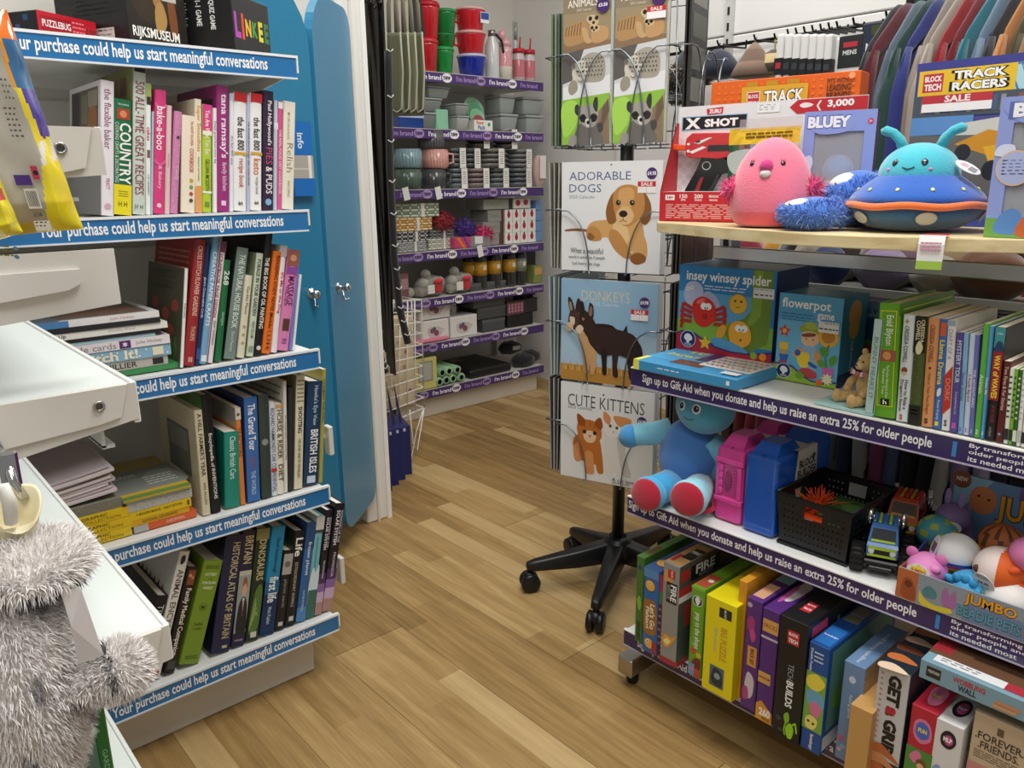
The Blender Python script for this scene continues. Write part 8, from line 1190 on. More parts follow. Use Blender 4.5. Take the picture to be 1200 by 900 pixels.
# lowest shelf
z7 = BZ[6]+.0015
for i in range(7):
    x = bx(515+8.5*(i % 4)+4*(i//4), z7, 2.96); o = thing('mat_roll', f'green rolled mat, {["first", "second", "third", "fourth"][i % 4]} from the left in the {["bottom", "top"][i//4]} row', 'rolled mat', (x, 2.956+.004*(i % 3), z7+.0225+.041*(i//4)), 0, 'green rolled mats on the lowest purple shelf'); b = B(); b.T = M.Rotation(R(-90), 4, 'X'); b.lathe([(.012, 0), (.0215, 0), (.0215, .26), (.012, .26), (.012, .0)], ['8fb890', '7faa80', '9cc49c'][i % 3], CLOTH, 18); b.build('roll', o)
cub('yellow_box', 'pale yellow window box leaning at the left of the lowest purple shelf', 487, 513, z7, .15, 'cfc878', 2.957, .03, front=[('r', .15, .1, .8, .75, '8a8a84'), ('r', .2, .14, .75, .7, 'b4b4ae')]); cub('black_tray', 'wide flat black tray on the lowest purple shelf', 552, 600, z7, .04, '1a1b1d', 2.965, .3, PLAST, top=[('r', .06, .06, .94, .94, '101113'), ('r', .2, .1, .45, .3, '7a7674')], cat='tray', bev=.008)
for i, (u, zz, w) in enumerate(((612, 0, .07), (625, 0, .06), (606, .06, .07))):
    o = one(B().ball((0, 0, .034), (w, .05, .034), '17181b', CLOTH, 18, 12, lambda d: 1+.12*math.sin(7*d.x)*math.cos(5*d.y)), 'black_bag', f'soft black folded bag, {["front", "right", "upper"][i]} one at the right of the lowest shelf', 'bag', 'black bags on the lowest purple shelf', (bx(u, z7+zz, 3.0), 3.0+.03*i, z7+zz))
    b = B(); b.box((-.02, -.052, .03), (.03, -.048, .05), '9a9a98', CARD); b.build('label', o) if i == 2 else None
# price tickets clipped on strips
for u, z_ in ((475, BZ[2]), (513, BZ[2]), (562, BZ[3])):
    o = one(B().box((-.014, -.002, -.035), (.018, 0, .02), 'e8e6e2', CARD), 'price_ticket', {475: 'white price ticket on the mug shelf strip, left one', 513: 'white price ticket on the mug shelf strip, right one', 562: 'white price ticket hanging from the towel shelf strip'}[u], 'price ticket', loc=(bx(u, z_-.02, BY-.006), BY-.006, z_-.01)); o.rotation_euler.y = -.2
# ---- belts, cord, olive bags and gift bags by the white post
HX = 1.40; rg = random.Random(11)
o = thing('belt_hook', 'chrome hook bar on the partition holding the belts', 'hook rail', (1.292, 2.2, 1.66)); b = B(); b.tube([(0, .05, 0), (.14, .05, 0), (.15, .05, .02)], .006, 'b8bcc0', CHROME); b.tube([(0, .16, .0), (.14, .16, 0), (.15, .16, .02)], .006, 'b8bcc0', CHROME); b.build('bar', o)
for i in range(9):
    u = 423+3.7*i; y = 2.24+.02*(i % 4); zt = 1.66; zb = .62-.05*(i % 3)-.008*i; x = XatU(u, y, 1.1); c = ['141416', '1c1a1a', '2a2220', '101012'][i % 4]
    o = thing('belt', f'{["black", "soft black", "dark brown", "jet black"][i % 4]} belt hanging by the white post, {["first", "second", "third", "fourth", "fifth", "sixth", "seventh", "eighth", "ninth"][i]} from the post', 'belt', (x, y, zt), 0, 'belts hanging beside the white post'); b = B(); vs = []; n = 10; L = zt-zb
    for j in range(n+1): t = j/n; dx = .012*math.sin(t*3+i); vs += [(dx-.003, -.014, -L*t), (dx+.003, -.014, -L*t), (dx+.003, .014, -L*t), (dx-.003, .014, -L*t)]
    fs = [[0, 1, 2, 3], [n*4+3, n*4+2, n*4+1, n*4]]
    for j in range(n):
        for q in range(4): fs.append([j*4+q, (j+1)*4+q, (j+1)*4+(q+1) % 4, j*4+(q+1) % 4])
    b.raw(vs, fs, c, GLOSS); b.build('strap', o); b = B(); b.tube([(.0, -.022, .02), (.0, .022, .02), (.0, .022, -.03), (0, -.022, -.03)], .004, 'b4b6ba', CHROME, n=6, closed=True); b.build('buckle', o)
for lb, pts in (('black cord with white flecks looped beside the belts, left strand', [(437, 290), (440, 360), (446, 420), (452, 436)]), ('black cord with white flecks looped beside the belts, right strand', [(455, 60), (457, 200), (462, 300), (468, 360), (478, 402)])):
    y = 2.2; q = [PY(u, v, y) for u, v in pts]; o = thing('braided_belt', lb, 'belt', q[0], 0, 'braided cord belts beside the white post'); b = B(); pp = [p-q[0] for p in q]; dn = []
    for i in range(len(pp)-1): dn += [pp[i].lerp(pp[i+1], t/8) for t in range(8)]
    dn.append(pp[-1]); b.tube(dn, .0125, '18181a', CLOTH, n=10); m_ = B()
    for i, p in enumerate(dn[:-1]):
        for t in ((0, .5) if u < 450 else ((0,) if i % 3 == 0 else ())):
            c = p.lerp(dn[i+1], t); m_.tube([c+V((-.0115, -.009, .004)), c+V((0, -.0135, -.004))], .0017, 'd8d8d4', CLOTH, n=5); m_.tube([c+V((0.0015, -.0135, -.002)), c+V((.0115, -.009, .006))], .0017, 'd8d8d4', CLOTH, n=5)
    st = b.build('cord', o); m_.build('flecks', st)
for i in range(4):
    u0 = 456+8.5*i; y = 2.32+.01*i; P = PY(u0, 132, y); Pt = PY(u0, 38, y); Q0 = PY(u0+10, 132, y); h = Pt.z-P.z; w = .05
    o = thing('tote_bag', f'olive tote bag with pale piping, {["leftmost", "second", "third", "rightmost"][i]} of the hanging row', 'bag', (P.x, y, P.z), R(-35), 'olive tote bags hanging by the belts'); c = ['5f6048', '4f513c', '6a6a52', '55563f'][i]
    b = B(); b.prism([(0, 0), (w, 0), (w, .16), (0, .16)], 0, h, c, CLOTH, bev=.012); b.build('body', o)
    b = B(); b.tube([(.002, -.002, h), (-.001, -.004, h*.5), (.008, -.004, .012), (w*.5, -.004, .0), (w-.008, -.004, .012), (w+.001, -.004, h*.5), (w-.002, -.002, h)], .0035, 'a8a890', CLOTH, n=6); b.build('piping', o)
    b = B(); b.tube([(w*.2, .08, h-.01), (w*.25, .08, h+.1), (w*.5, .08, h+.16), (w*.75, .08, h+.1), (w*.8, .08, h-.01)], .007, '7a745c', CLOTH, n=8); b.build('handle', o)
# wire rack with rolled papers, blue gift bags below
o = thing('wire_rack', 'white wire grid rack with hanging loops in front of the homeware bay', 'rack', (0, 0, 0)); b = B(); y = 2.55
A, Bq, C_, D_ = PY(452, 352, y), PY(494, 352, y), PY(497, 478, y), PY(446, 500, y)
for i in range(6): t = i/5; b.tube([A.lerp(Bq, t), D_.lerp(C_, t)], .0028, 'e6e4dc', PLAST, n=6)
for i in range(11): t = i/10; b.tube([A.lerp(D_, t), Bq.lerp(C_, t)], .0028, 'e6e4dc', PLAST, n=6)
for i in range(11): t = i/10; q = Bq.lerp(C_, t); b.tube([q, q+V((0, .14, 0))], .0025, 'e6e4dc', PLAST, n=6)
for i in range(3): q0, q1 = Bq+V((0, .07*i, 0)), C_+V((0, .07*i, 0)); b.tube([q0, q1], .0028, 'e6e4dc', PLAST, n=6)
b.build('grid', o); b = B(); b.tube([C_, PY(489, 528, y), PY(484, 520, y), PY(480, 480, y)], .0026, 'e6e4dc', PLAST, n=6); b.tube([PY(496, 480, y), PY(488, 505, y), PY(483, 532, y), PY(480, 545, y)], .0026, 'e6e4dc', PLAST, n=6); b.build('hanging_loop', o)
Pz = PY(450, 482, 2.6); Pt = PY(458, 345, 2.6); W = PY(488, 480, 2.6).x-Pz.x
o = thing('paper_pack', 'cream floral paper pack standing inside the white wire rack', 'wrapping paper', (Pz.x, 2.6, Pz.z)); b = B(); b.prism([(0, 0), (W, 0), (W, .05), (0, .05)], 0, (Pt.z-Pz.z)*.8, 'd8c8a8', PAPER, bev=.006); f = Face(b, (0, -.0002, (Pt.z-Pz.z)*.8), (1, 0, 0), (0, 0, -1), W, (Pt.z-Pz.z)*.8)
for i in range(16): f.circ(.1+.8*((i*7) % 11)/11, .06+.055*i, .06, ['c9a890', 'b89a7c', 'b8707a', 'e0d4b8'][i % 4], 10)
b.build('pack', o)
for i in range(4):
    y = 2.32+.03*i; P = PY(450+8*i, 590-5*i, y); Pt = PY(450+8*i, 505-2*i, y); w = .034
    o = thing('gift_bag', f'navy paper gift bag with rope handle, {["leftmost", "second", "third", "rightmost"][i]} by the white post', 'gift bag', (P.x, y, P.z), R(-20), 'navy gift bags by the white post'); h = Pt.z-P.z; b = B(); b.prism([(0, 0), (w, 0), (w, .16), (0, .16)], 0, h, '1c2764', CARD, bev=.002); b.box((.006, -.0008, h-.02), (.016, 0, h-.008), 'c8ccd8', CARD); b.build('bag', o)
    b = B(); b.tube([(w*.3, .05, h), (w*.15, .08, h+.06), (-.004, .08, h+.16), (w*.3, .08, h+.06), (w*.7, .1, h)], .003, '1f2a6c', CLOTH, n=6); b.build('rope_handle', o)
# ================================================================ clothes and hats along the right wall
def rail(nm, label, x, y0, y1, z, posts=True):
    o = thing(nm, label, 'clothes rail', (x, y1, 0)); b = B(); b.tube([(0, 0, z), (0, y0-y1, z)], .0125, 'c4c6c8', CHROME, n=14); b.build('bar', o)
    if posts:
        for y in ((0, y0-y1) if posts == 1 else (.2-y1, y0-y1)):
            b = B(); b.tube([(0, y, .03), (0, y, z)], .0125, 'c4c6c8', CHROME, n=12); b.build('post', o); b = B(); b.tube([(-.2, y, .02), (.2, y, .02)], .014, 'b4b6b8', CHROME, n=10); b.build('foot', o)
rail('clothes_rail', 'chrome floor rail of hanging jumpers behind the toy shelving', 2.1, -.2, .98, 1.545, 2)
def garment(label, x, y, zr, half, drop, col, col2=None, group=None, sleeve=True, hang='1a1a1c', seed=0):
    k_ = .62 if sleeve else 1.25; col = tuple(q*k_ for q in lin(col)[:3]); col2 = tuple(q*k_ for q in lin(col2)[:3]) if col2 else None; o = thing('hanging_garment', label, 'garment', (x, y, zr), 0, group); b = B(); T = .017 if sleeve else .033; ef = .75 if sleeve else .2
    # half outline from neck outwards: (x, z); thickness across y varies, soft folds
    prof = [(.05, -.042), (.09, -.052), (half*.7, -.118), (half*.93, -.165), (half, -.2)]
    vs = []; fs = []; cols = []; nx, nz = 14, 12
    for sgn in (-1, 1):
        k = len(vs)
        for i in range(nx+1):
            s_ = -1+2*i/nx; ax = abs(s_)*half; top = prof[0][1]
            for (x0, q0), (x1, q1) in zip([(0, -.05)]+prof, prof):
                if x0 <= ax <= x1+1e-9: top = q0+(q1-q0)*(ax-x0)/max(1e-6, x1-x0); break
            for j in range(nz+1):
                t = j/nz; z = top+(-drop-top)*t; wv = .004*math.sin(s_*9+seed)*t+.003*math.sin(t*7+seed*2); th = T*(1-ef*abs(s_)**6)*(1 if t > .02 else .3)*(1 if t < .99 else .7); vs.append((s_*half*(1+.03*math.sin(t*5+seed)), sgn*th*.5+wv, z))
        for i in range(nx):
            for j in range(nz): a = k+i*(nz+1)+j; q = [a, a+1, a+nz+2, a+nz+1]; fs.append(q if sgn < 0 else q[::-1]); cols.append(col2 if col2 and (j % 3 == 1) else col)
    n1 = (nx+1)*(nz+1)
    for i in range(nx): a = i*(nz+1); fs.append([a, a+nz+1, n1+a+nz+1, n1+a]); cols.append(col); a += nz; fs.append([a, n1+a, n1+a+nz+1, a+nz+1]); cols.append(col)
    for i in (0, nx):
        for j in range(nz): a = i*(nz+1)+j; fs.append([a, n1+a, n1+a+1, a+1] if i == 0 else [a, a+1, n1+a+1, n1+a]); cols.append(col)
    b.raw(vs, fs, cols, CLOTH, True); b.build('body', o)
    if sleeve:
        for sx in (-1, 1): b = B(); b.tube([(sx*(half*.86), 0, -.165), (sx*(half*.99), .002, -.27), (sx*(half*.99), .003, -.48), (sx*half*.96, .002, -.62)], [.008, .018, .018, .014], col, CLOTH, n=8); b.build('sleeve', o)
    b = B(); b.tube([(0, 0, -.045), (-half*.85, 0, -.18)], .005, hang, PLAST, n=6); b.tube([(0, 0, -.045), (half*.85, 0, -.18)], .005, hang, PLAST, n=6); b.tube([(0, 0, -.045), (0, 0, -.02), (.016, 0, -.004), (.012, 0, .016), (0, 0, .0175), (-.014, 0, .008)], .0026, 'c4c6c8', CHROME, n=6); b.box((-.012, -.009, -.05), (.012, .009, -.025), hang, PLAST, bev=.003); b.build('hanger', o); return o
J = [('charcoal knit', '35363a', None), ('maroon', '6a1a2a', None), ('dusty blue', '6f8296', None), ('bottle green', '1f4a46', None), ('royal blue', '28388c', None), ('beige marl', 'a89c90', None), ('pale stone', 'b8aea2', None), ('bright red', 'a81c28', None), ('wine red', '8a1c2c', None), ('teal', '1f7f92', None), ('steel blue', '7f9ab4', None), ('dark navy', '1c2230', None), ('orange rust', 'd08a4a', None), ('olive', '5a5432', None), ('camel', 'b89a70', None), ('dark taupe', '4a4440', None), ('light grey', '8f8a84', None), ('bright orange', 'e0661c', None), ('cobalt', '2c4a8c', None), ('brown tweed', '7a6a58', '8c7c6a'), ('sage', '8f9a84', None), ('black and white striped', 'c8c8c4', '2a2a2c'), ('deep teal', '1c5a60', None), ('pale cream', 'cfc8b4', None)]
for i, (nm, c, c2) in enumerate(J):
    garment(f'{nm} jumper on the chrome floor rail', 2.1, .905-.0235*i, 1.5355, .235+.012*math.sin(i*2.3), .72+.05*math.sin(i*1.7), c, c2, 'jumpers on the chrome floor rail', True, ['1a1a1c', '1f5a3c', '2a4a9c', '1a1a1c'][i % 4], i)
rail('low_clothes_rail', 'low chrome rail of small clothes behind the middle toy shelf', 1.83, -.2, 1.12, .815)
K = [('black mesh', '1a1a1c', None), ('dark grey', '2c2c30', None), ('burgundy', '6c0f20', None), ('wine', '7a1226', None), ('deep red', '650e1e', None), ('brown floral', '6a4a3a', 'b89a7c'), ('dark brown', '3a2c26', None), ('stone beige', 'a08f84', None), ('dusty pink', 'a85a78', None), ('green and grey striped', '5a6a60', 'b0b0a8'), ('navy', '1c2440', None), ('white flecked', '8a8a88', '3a3a40'), ('plum', '7a3a5a', None), ('slate blue', '4a5a7a', None), ('black floral', '17171a', '5a3434'), ('black rose print', '18181c', '7a4038'), ('grey leopard', 'b4b0aa', '2a2a2a'), ('lilac', '9a86b4', None), ('pale lavender', 'b0a4c4', None), ('dark violet', '2a2438', None), ('dark floral', '1f1a20', '6a3a40'), ('ink blue', '222a4a', None)]
for i, (nm, c, c2) in enumerate(K):
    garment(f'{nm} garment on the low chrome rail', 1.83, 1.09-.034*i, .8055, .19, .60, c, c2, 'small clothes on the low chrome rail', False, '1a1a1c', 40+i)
# soft things on the rear shelf under the wooden board
def soft(nm, label, u, v, x, r, col, cat, zb=.8525, fn=None):
    c = PX(u, v, x); b = B(); b.ball((0, 0, r[2]), r, col, PLUSH, 20, 14, fn or (lambda d: 1+.08*math.sin(5*d.x+3*d.y)+.06*math.cos(6*d.z))); return one(b, nm, label, cat, 'soft toys and bags on the rear shelf', (x, c.y, zb))
soft('pouch', 'dark blue pouch hanging over the rear shelf under the chrome rail', 970, 325, 1.72, (.04, .05, .045), '1f3470', 'bag'); soft('soft_toy', 'lilac soft toy on the rear shelf', 1035, 325, 1.75, (.05, .06, .045), '8a7a9c', 'soft toy'); soft('soft_toy', 'beige knitted soft toy on the rear shelf', 1098, 330, 1.75, (.05, .05, .04), 'a09888', 'soft toy'); soft('handbag', 'brown leather bag on the rear shelf', 1160, 340, 1.74, (.05, .08, .05), '6a4228', 'bag'); soft('soft_toy', 'cream soft toy at the left of the rear shelf', 945, 322, 1.76, (.04, .035, .05), 'a8a08c', 'soft toy'); soft('soft_toy', 'mauve plush high behind the chrome rail', 1050, 297, 1.84, (.05, .07, .07), '7a6470', 'soft toy'); soft('soft_toy', 'dark brown plush at the back of the rear shelf', 990, 297, 1.86, (.04, .05, .065), '3a3230', 'soft toy'); soft('soft_toy', 'tan bear back at the right of the rear shelf', 1125, 305, 1.86, (.05, .06, .065), '8f7a5c', 'soft toy'); soft('soft_toy', 'red and green striped soft toy by the upright', 875, 300, 1.84, (.04, .05, .055), '8a2a3c', 'soft toy'); soft('soft_toy', 'golden yellow soft toy near the upright', 905, 302, 1.88, (.035, .035, .05), 'c08a2c', 'soft toy'); soft('soft_toy', 'black soft toy between the golden and dark brown ones', 935, 300, 1.84, (.04, .045, .06), '1c1c1e', 'soft toy')
# hats, socks and insoles on wall hooks
o = thing('wall_hook_rail', 'dark metal hook rail along the slatted right wall', 'hook rail', (2.93, 1.2, 1.612)); b = B(); b.tube([(0, -.1, 0), (0, 1.1, 0)], .007, '3a3c40', STEEL); b.build('bar', o); b = B(); b.box((.02, .78, -.35), (.04, .81, .6), 'c8c8c6', PAINT)
for i in range(14): b.box((.018, .79, -.3+.06*i), (.0205, .8, -.27+.06*i), '2a2a2a', RUBBER)
b.build('upright', o)
HK = thing('hat_hooks', 'row of black wall hooks holding hats and socks', 'hooks', (2.93, 1.2, 1.612)); 
def hook_at(y, L=.14): b = B(); b.tube([(-.003, y-1.2, .01), (-.006, y-1.2, -.02), (-L, y-1.2, -.028), (-L-.012, y-1.2, -.01)], .004, '1c1c1e', STEEL, n=6); b.build('hook', HK)
def wy(u, x): return YatU(u, x, 1.5)
def cap(label, u, v0, v1, x, r, col, fn=None, fluff=None, nm='hat', vis=None):
    top = PX(u, v0, x); bot = PX(u, v1, x); h = top.z-bot.z; y = top.y; hook_at(y, 2.93-x); o = thing(nm, label, 'hat', (x, y, bot.z), 0, 'hats on the wall hooks')
    b = B(); b.lathe([(r*.55, 0), (r*1.15, h*.06), (r*.8, h*.45), (r*.42, h*.8), (r*.12, h), (0, h*1.01)] if 'point' in label else [(r*.55, 0), (r, h*.12), (r*.95, h*.45), (r*.6, h*.82), (r*.18, h), (0, h*1.01)], col, CLOTH, 20); b.build('crown', o)
    b = B(); b.tube([(0, 0, h*.95), (0, 0, 1.585-bot.z), (.01, 0, 1.594-bot.z)], .003, col if isinstance(col, str) else col[0], CLOTH, n=6); b.build('hanging_loop', o)
    if fluff: fur('fur_trim', o, ball_samples((0, 0, h*.35), (r*1.02, r*1.02, h*.36), 900, 4, None, lambda d: d.z < .35), .022, .003, fluff, 5)
    return o
cap('dark trapper hat with grey-brown fur trim on the wall hooks', 812, 55, 98, 2.72, .085, '2c2f36', fluff=['8a7a64', '5f5344', 'a8967c', '463c32']); cap('navy winter hat beside the fur trapper hat', 842, 58, 92, 2.74, .085, '23283a'); cap('dark grey hat with fur behind the trapper hat', 797, 78, 118, 2.76, .07, '33343a', fluff=['6a5c4c', '4a4038', '8a7a66']); cap('brown tweed cap hanging to a point', 885, 50, 92, 2.74, .075, ['7a6254', '8a7262', '6c5648', '7f6858', '8a7262']); cap('yellow and black checked cap', 908, 58, 90, 2.78, .07, ['a89468', '3a342c', 'b8a478', '4a4238', 'a89468'])
for i in range(7):
    u = 922+9.5*i; x = 2.74; y = wy(u, x); zt = PX(u, 40, x).z; hook_at(y, .19); o = thing('sock_pack', f'white socks with a dark band, {["first", "second", "third", "fourth", "fifth", "sixth", "seventh"][i]} pack from the left', 'socks', (x, y, zt-.17), 0, 'white sock packs on the wall hooks'); b = B(); b.box((-.055, -.014, 0), (.055, .014, .165), 'e2e2e0', CLOTH, bev=.008, seg=2); b.build('socks', o); b = B(); b.box((-.057, -.016, .03), (.057, .016, .085), '1c1d22', CARD); f = Face(b, (-.0571, .016, .085), (0, -1, 0), (0, 0, -1), .032, .05); f.rect(.2, .3, .8, .7, 'b83040' if i == 0 else '3a3c44'); b.build('card_band', o)
x = 2.72; u = 998; y = wy(u, x); zt = PX(u, 42, x).z; hook_at(y, .21); o = thing('sock_pack', 'long white socks with a rounded dark and red label', 'socks', (x, y, zt-.2)); b = B(); b.box((-.01, -.055, 0), (.01, .055, .2), 'e4e4e2', CLOTH, bev=.008, seg=2); b.build('socks', o); b = B(); b.box((-.0125, -.04, .1), (-.0105, .04, .2), '1c2024', CARD, bev=.0008); f = Face(b, (-.0127, .04, .2), (0, -1, 0), (0, 0, -1), .08, .1); f.rect(.2, .2, .8, .36, 'b82c3c'); f.text('MENS', .2, .45, .8, .6, 'd8d8d8', .03); b.build('label', o)
x = 2.70; y = wy(1036, x); zt = PX(1036, 25, x).z; hook_at(y, .23); o = thing('insole_pack', 'navy memory foam insoles packet on the wall hooks', 'insoles', (x, y, zt-.3)); b = B(); b.box((-.008, -.07, 0), (.008, .07, .3), '1c2440', CARD, bev=.003); f = Face(b, (-.0083, .07, .3), (0, -1, 0), (0, 0, -1), .14, .3); f.rect(.2, .03, .75, .12, '3a4420'); f.text('MEMORY', .1, .2, .9, .29, 'e4e6ea', .03); f.text('FOAM', .2, .31, .75, .4, 'e4e6ea', .03); f.text('INSOLES', .1, .42, .9, .51, 'e4e6ea', .03); f.lines(.15, .6, .8, .9, 4, '9aa0b4'); b.build('card', o)
# ================================================================ game boxes on top of the bookshelf, near goods at the left edge
zT = LZ[0]+.0015
def tbox(name, label, u, y, rz, W, D, H, col, **kw): return carton(name, label, V((XatU(u, y, zT), y, zT)), rz, W, D, H, col, cat='boxed game', **kw)
tbox('puzzle_box', 'flat black and red puzzle box on top of the bookshelf', 46, 1.475, R(30), .115, .2, .034, '1a1a22', front=[('r', 0, 0, 1, 1, 'c01c2c'), ('r', .05, .18, .55, .82, 'a01424'), ('h', 'PUZZLEBUG', .07, .22, .54, .76, 'f4eef0', .02), ('l', .57, .2, .8, .8, 3, 'e08a94'), ('h', '500', .8, .3, .98, .92, '4a1a1c', .0)], left=[('r', .0, .05, 1, .95, '12131c')]+[('r', .05+.09*i, .15+.2*(i % 3), .1+.09*i, .4+.2*(i % 3), ['2a4a7a', '1f6a5a', '4a4a7a'][i % 3]) for i in range(10)])
tbox('game_box', 'tall black museum puzzle box with an old painting on top of the bookshelf', 153, 1.47, R(24), .125, .17, .21, '17181c', front=[('r', 0, 0, 1, 1, '241f1a'), ('b', [(.05, .5), (.3, .3), (.6, .35), (.9, .5), (.7, .8), (.2, .8)], '33291c'), ('c', .3, .62, .06, 'b8945c'), ('c', .52, .66, .07, '9c7440'), ('b', [(.48, .7), (.6, .66), (.66, .8), (.55, .9), (.46, .86)], 'a8844c'), ('b', [(.7, .64), (.8, .6), (.84, .85), (.72, .9)], '7a4a2c'), ('c', .76, .58, .05, 'b08c60'), ('h', 'RIJKSMUSEUM', .06, .87, .85, .97, 'f0eee8', .02), ('r', .6, .6, .85, .64, 'b8b8b4')], left=[('r', 0, 0, 1, 1, '14161a'), ('l', .3, .55, .8, .8, 7, '3a3c40'), ('r', .35, .88, .8, .98, 'd8d8d4'), ('l', .38, .89, .78, .96, 2, '3a3a3a')])
o = tbox('game_box', 'black quiz game box with large coloured letters on top of the bookshelf', 276, 1.462, R(36), .13, .2, .098, '141416', front=[('h', 'L', .04, .16, .19, .9, 'b040b0', .05), ('h', 'I', .22, .16, .28, .9, 'd8402c', .05), ('h', 'N', .32, .16, .47, .9, 'e0b02c', .05), ('h', 'K', .5, .16, .64, .9, '4a9a3c', .05), ('h', 'E', .67, .16, .79, .9, 'd8d22c', .05), ('h', 'E', .83, .16, .95, .9, '3a7a4c', .05), ('r', 0, .92, 1, 1, '0a0a0c')], left=[('r', .26, 0, .3, 1, 'b040b0'), ('r', .1, .35, .2, .6, 'b8203c'), ('h', 'IDEAL', .11, .42, .19, .52, 'f0e8ea', .03), ('t', 'QUIZ GAME', .74, .12, .86, .62, 'e8e8e8', .03), ('t', '1-1 GAME', .62, .12, .72, .55, 'e8e8e8', .02), ('l', .4, .15, .56, .5, 7, '9a9aa0')]+[('r', .4+.04*i, .2+.1*i, .43+.04*i, .24+.1*i, ['b040b0', 'e0b02c', '3a7ac0', '4a9a3c'][i]) for i in range(4)])
b = B(); b.box((-.001, .06, .03), (-.0004, .1, .07), 'e4e4e2', CARD); 
# leaflet on the fitting room door
P = PY(346, 230, 1.885); Pt = PY(344, 142, 1.885); W = PY(370, 230, 1.885).x-P.x
b = B(); b.box((0, 0, 0), (W, .003, Pt.z-P.z), '1a6fc0', CARD); f = Face(b, (0, -.0001, Pt.z-P.z), (1, 0, 0), (0, 0, -1), W, Pt.z-P.z); f.rect(0, .45, 1, .76, 'b0aaa2'); f.rect(.75, .45, .9, .76, 'e8e8e6'); f.rect(0, .62, .75, .64, 'd0ccc6'); f.text('info', .3, .15, .6, .36, 'e8f0f8', .02, rot=90); one(b, 'leaflet', 'blue leaflet with a pale photo stuck on the blue door by the cookery shelf', 'leaflet', None, (P.x, 1.885, P.z))
# glossy toy bag hanging at the near left
def foil(label, pts, y, th, colfn, nm='foil_bag', ops=(), grp=None):
    """pts: picture corners tl, tr, br, bl on the plane y"""
    q = [PY(u, v, y) for u, v in pts]; o = thing(nm, label, 'toy bag', q[3], 0, grp); b = B(); nx, nz = 70, 90; vs = []; fs = []; cs = []
    for sgn in (-1, 1):
        k = len(vs)
        for j in range(nz+1):
            for i in range(nx+1):
                u, t = i/nx, j/nz; p = q[3].lerp(q[2], u).lerp(q[0].lerp(q[1], u), t)-q[3]; e = min(1, min(u, 1-u)*6)*min(1, min(t, 1-t)*7); wr = .0022*math.sin(17*u+9*t)*math.cos(13*t-5*u)*(1-e*.6)
                vs.append((p.x, sgn*th*(e**.6)+wr, p.z))
        for j in range(nz):
            for i in range(nx): a = k+j*(nx+1)+i; c = [a, a+1, a+nx+2, a+nx+1]; fs.append(c if sgn < 0 else c[::-1]); cs.append(colfn((i+.5)/nx, (j+.5)/nz))
    b.raw(vs, fs, cs, mt('shiny_foil', .08, coat=1, spec=.7), True); bd = b.build('bag', o)
    if ops:
        b = B(); U_ = (q[1]-q[0]); D_ = (q[3]-q[0]); f = Face(b, q[0]-q[3]+V((0, -th-.0014, 0)), U_.normalized(), D_.normalized(), U_.length, D_.length); f.N = V((0, -1, 0)); prints(f, ops); b.build('back_label', o)
    return o
def fc(u, t):
    w_ = u+.012*math.sin(t*11)
    if w_ < .83-.10*max(0, .35-t)/.35: return 'b9b4a6' if t > .05 else 'c9b020'
    if t < .30+.25*(u-.8)+.008*math.sin(u*70): return 'f0dc14'
    if t < .41+.3*(u-.85): return 'e9e6dc' if math.sin(u*60-t*34) > .1 else 'f0dc14'
    if t < .66: return '4a3a9c' if w_ > .90-.1*(t-.4) else 'ecd41c'
    if t < .87: return '2f6a9c' if w_ > .86 else 'e8a02c'
    return 'e8762c'
o = foil('shiny yellow, purple and blue toy bag hanging at the near left edge', [(-175, -10), (8, 12), (98, 268), (-70, 284)], .60, .012, fc, ops=[('l', .76, .3, .83, .4, 4, '5a564c'), ('l', .72, .42, .82, .56, 6, '5a564c'), ('r', .64, .71, .76, .755, '4a2a7a'), ('r', .78, .67, .83, .73, 'b83048'), ('c', .81, .7, .02, '1c1c1c'), ('r', .68, .77, .78, .86, 'd0ccc0')]+[('r', .69+.01*i, .78, .694+.01*i, .85, '2a2a2a') for i in range(8)]+[('h', '£1.50', .7, .875, .76, .9, '2a2a2a', .03), ('r', .68, .915, .8, .96, 'cfcabb'), ('l', .69, .92, .79, .95, 2, '55524a')])
b = B(); qq = PY(-60, -40, .6)-o.location; b.tube([PY(-80, 5, .6)-o.location, qq, qq+V((.01, 0, .03))], .003, 'c8c8c8', CLOTH, n=6); b.build('hanging_loop', o)
foil('second yellow toy bag with a red flash, lower at the near left edge', [(-130, 150), (-18, 165), (27, 272), (-70, 305)], .575, .012, lambda u, t: 'c8342c' if (.7 < u < .95 and .38 < t < .5) else ('f0e018' if t < .6 else 'e6e2cc'), ops=[('c', .87, .86, .03, '5a7a8a'), ('c', .85, .93, .03, '5a7a8a'), ('l', .3, .84, .82, .95, 3, '6a6410')])
hq = PY(-60, -40, .6)+V((.01, 0, .03)); o = thing('shelf_hook', 'chrome prong hook above the shiny toy bag', 'hook', hq); b = B(); b.tube([(0, .12, .004), (0, 0, -.003), (0, -.012, .004)], .003, 'c8cacc', CHROME, n=8); b.build('prong', o)
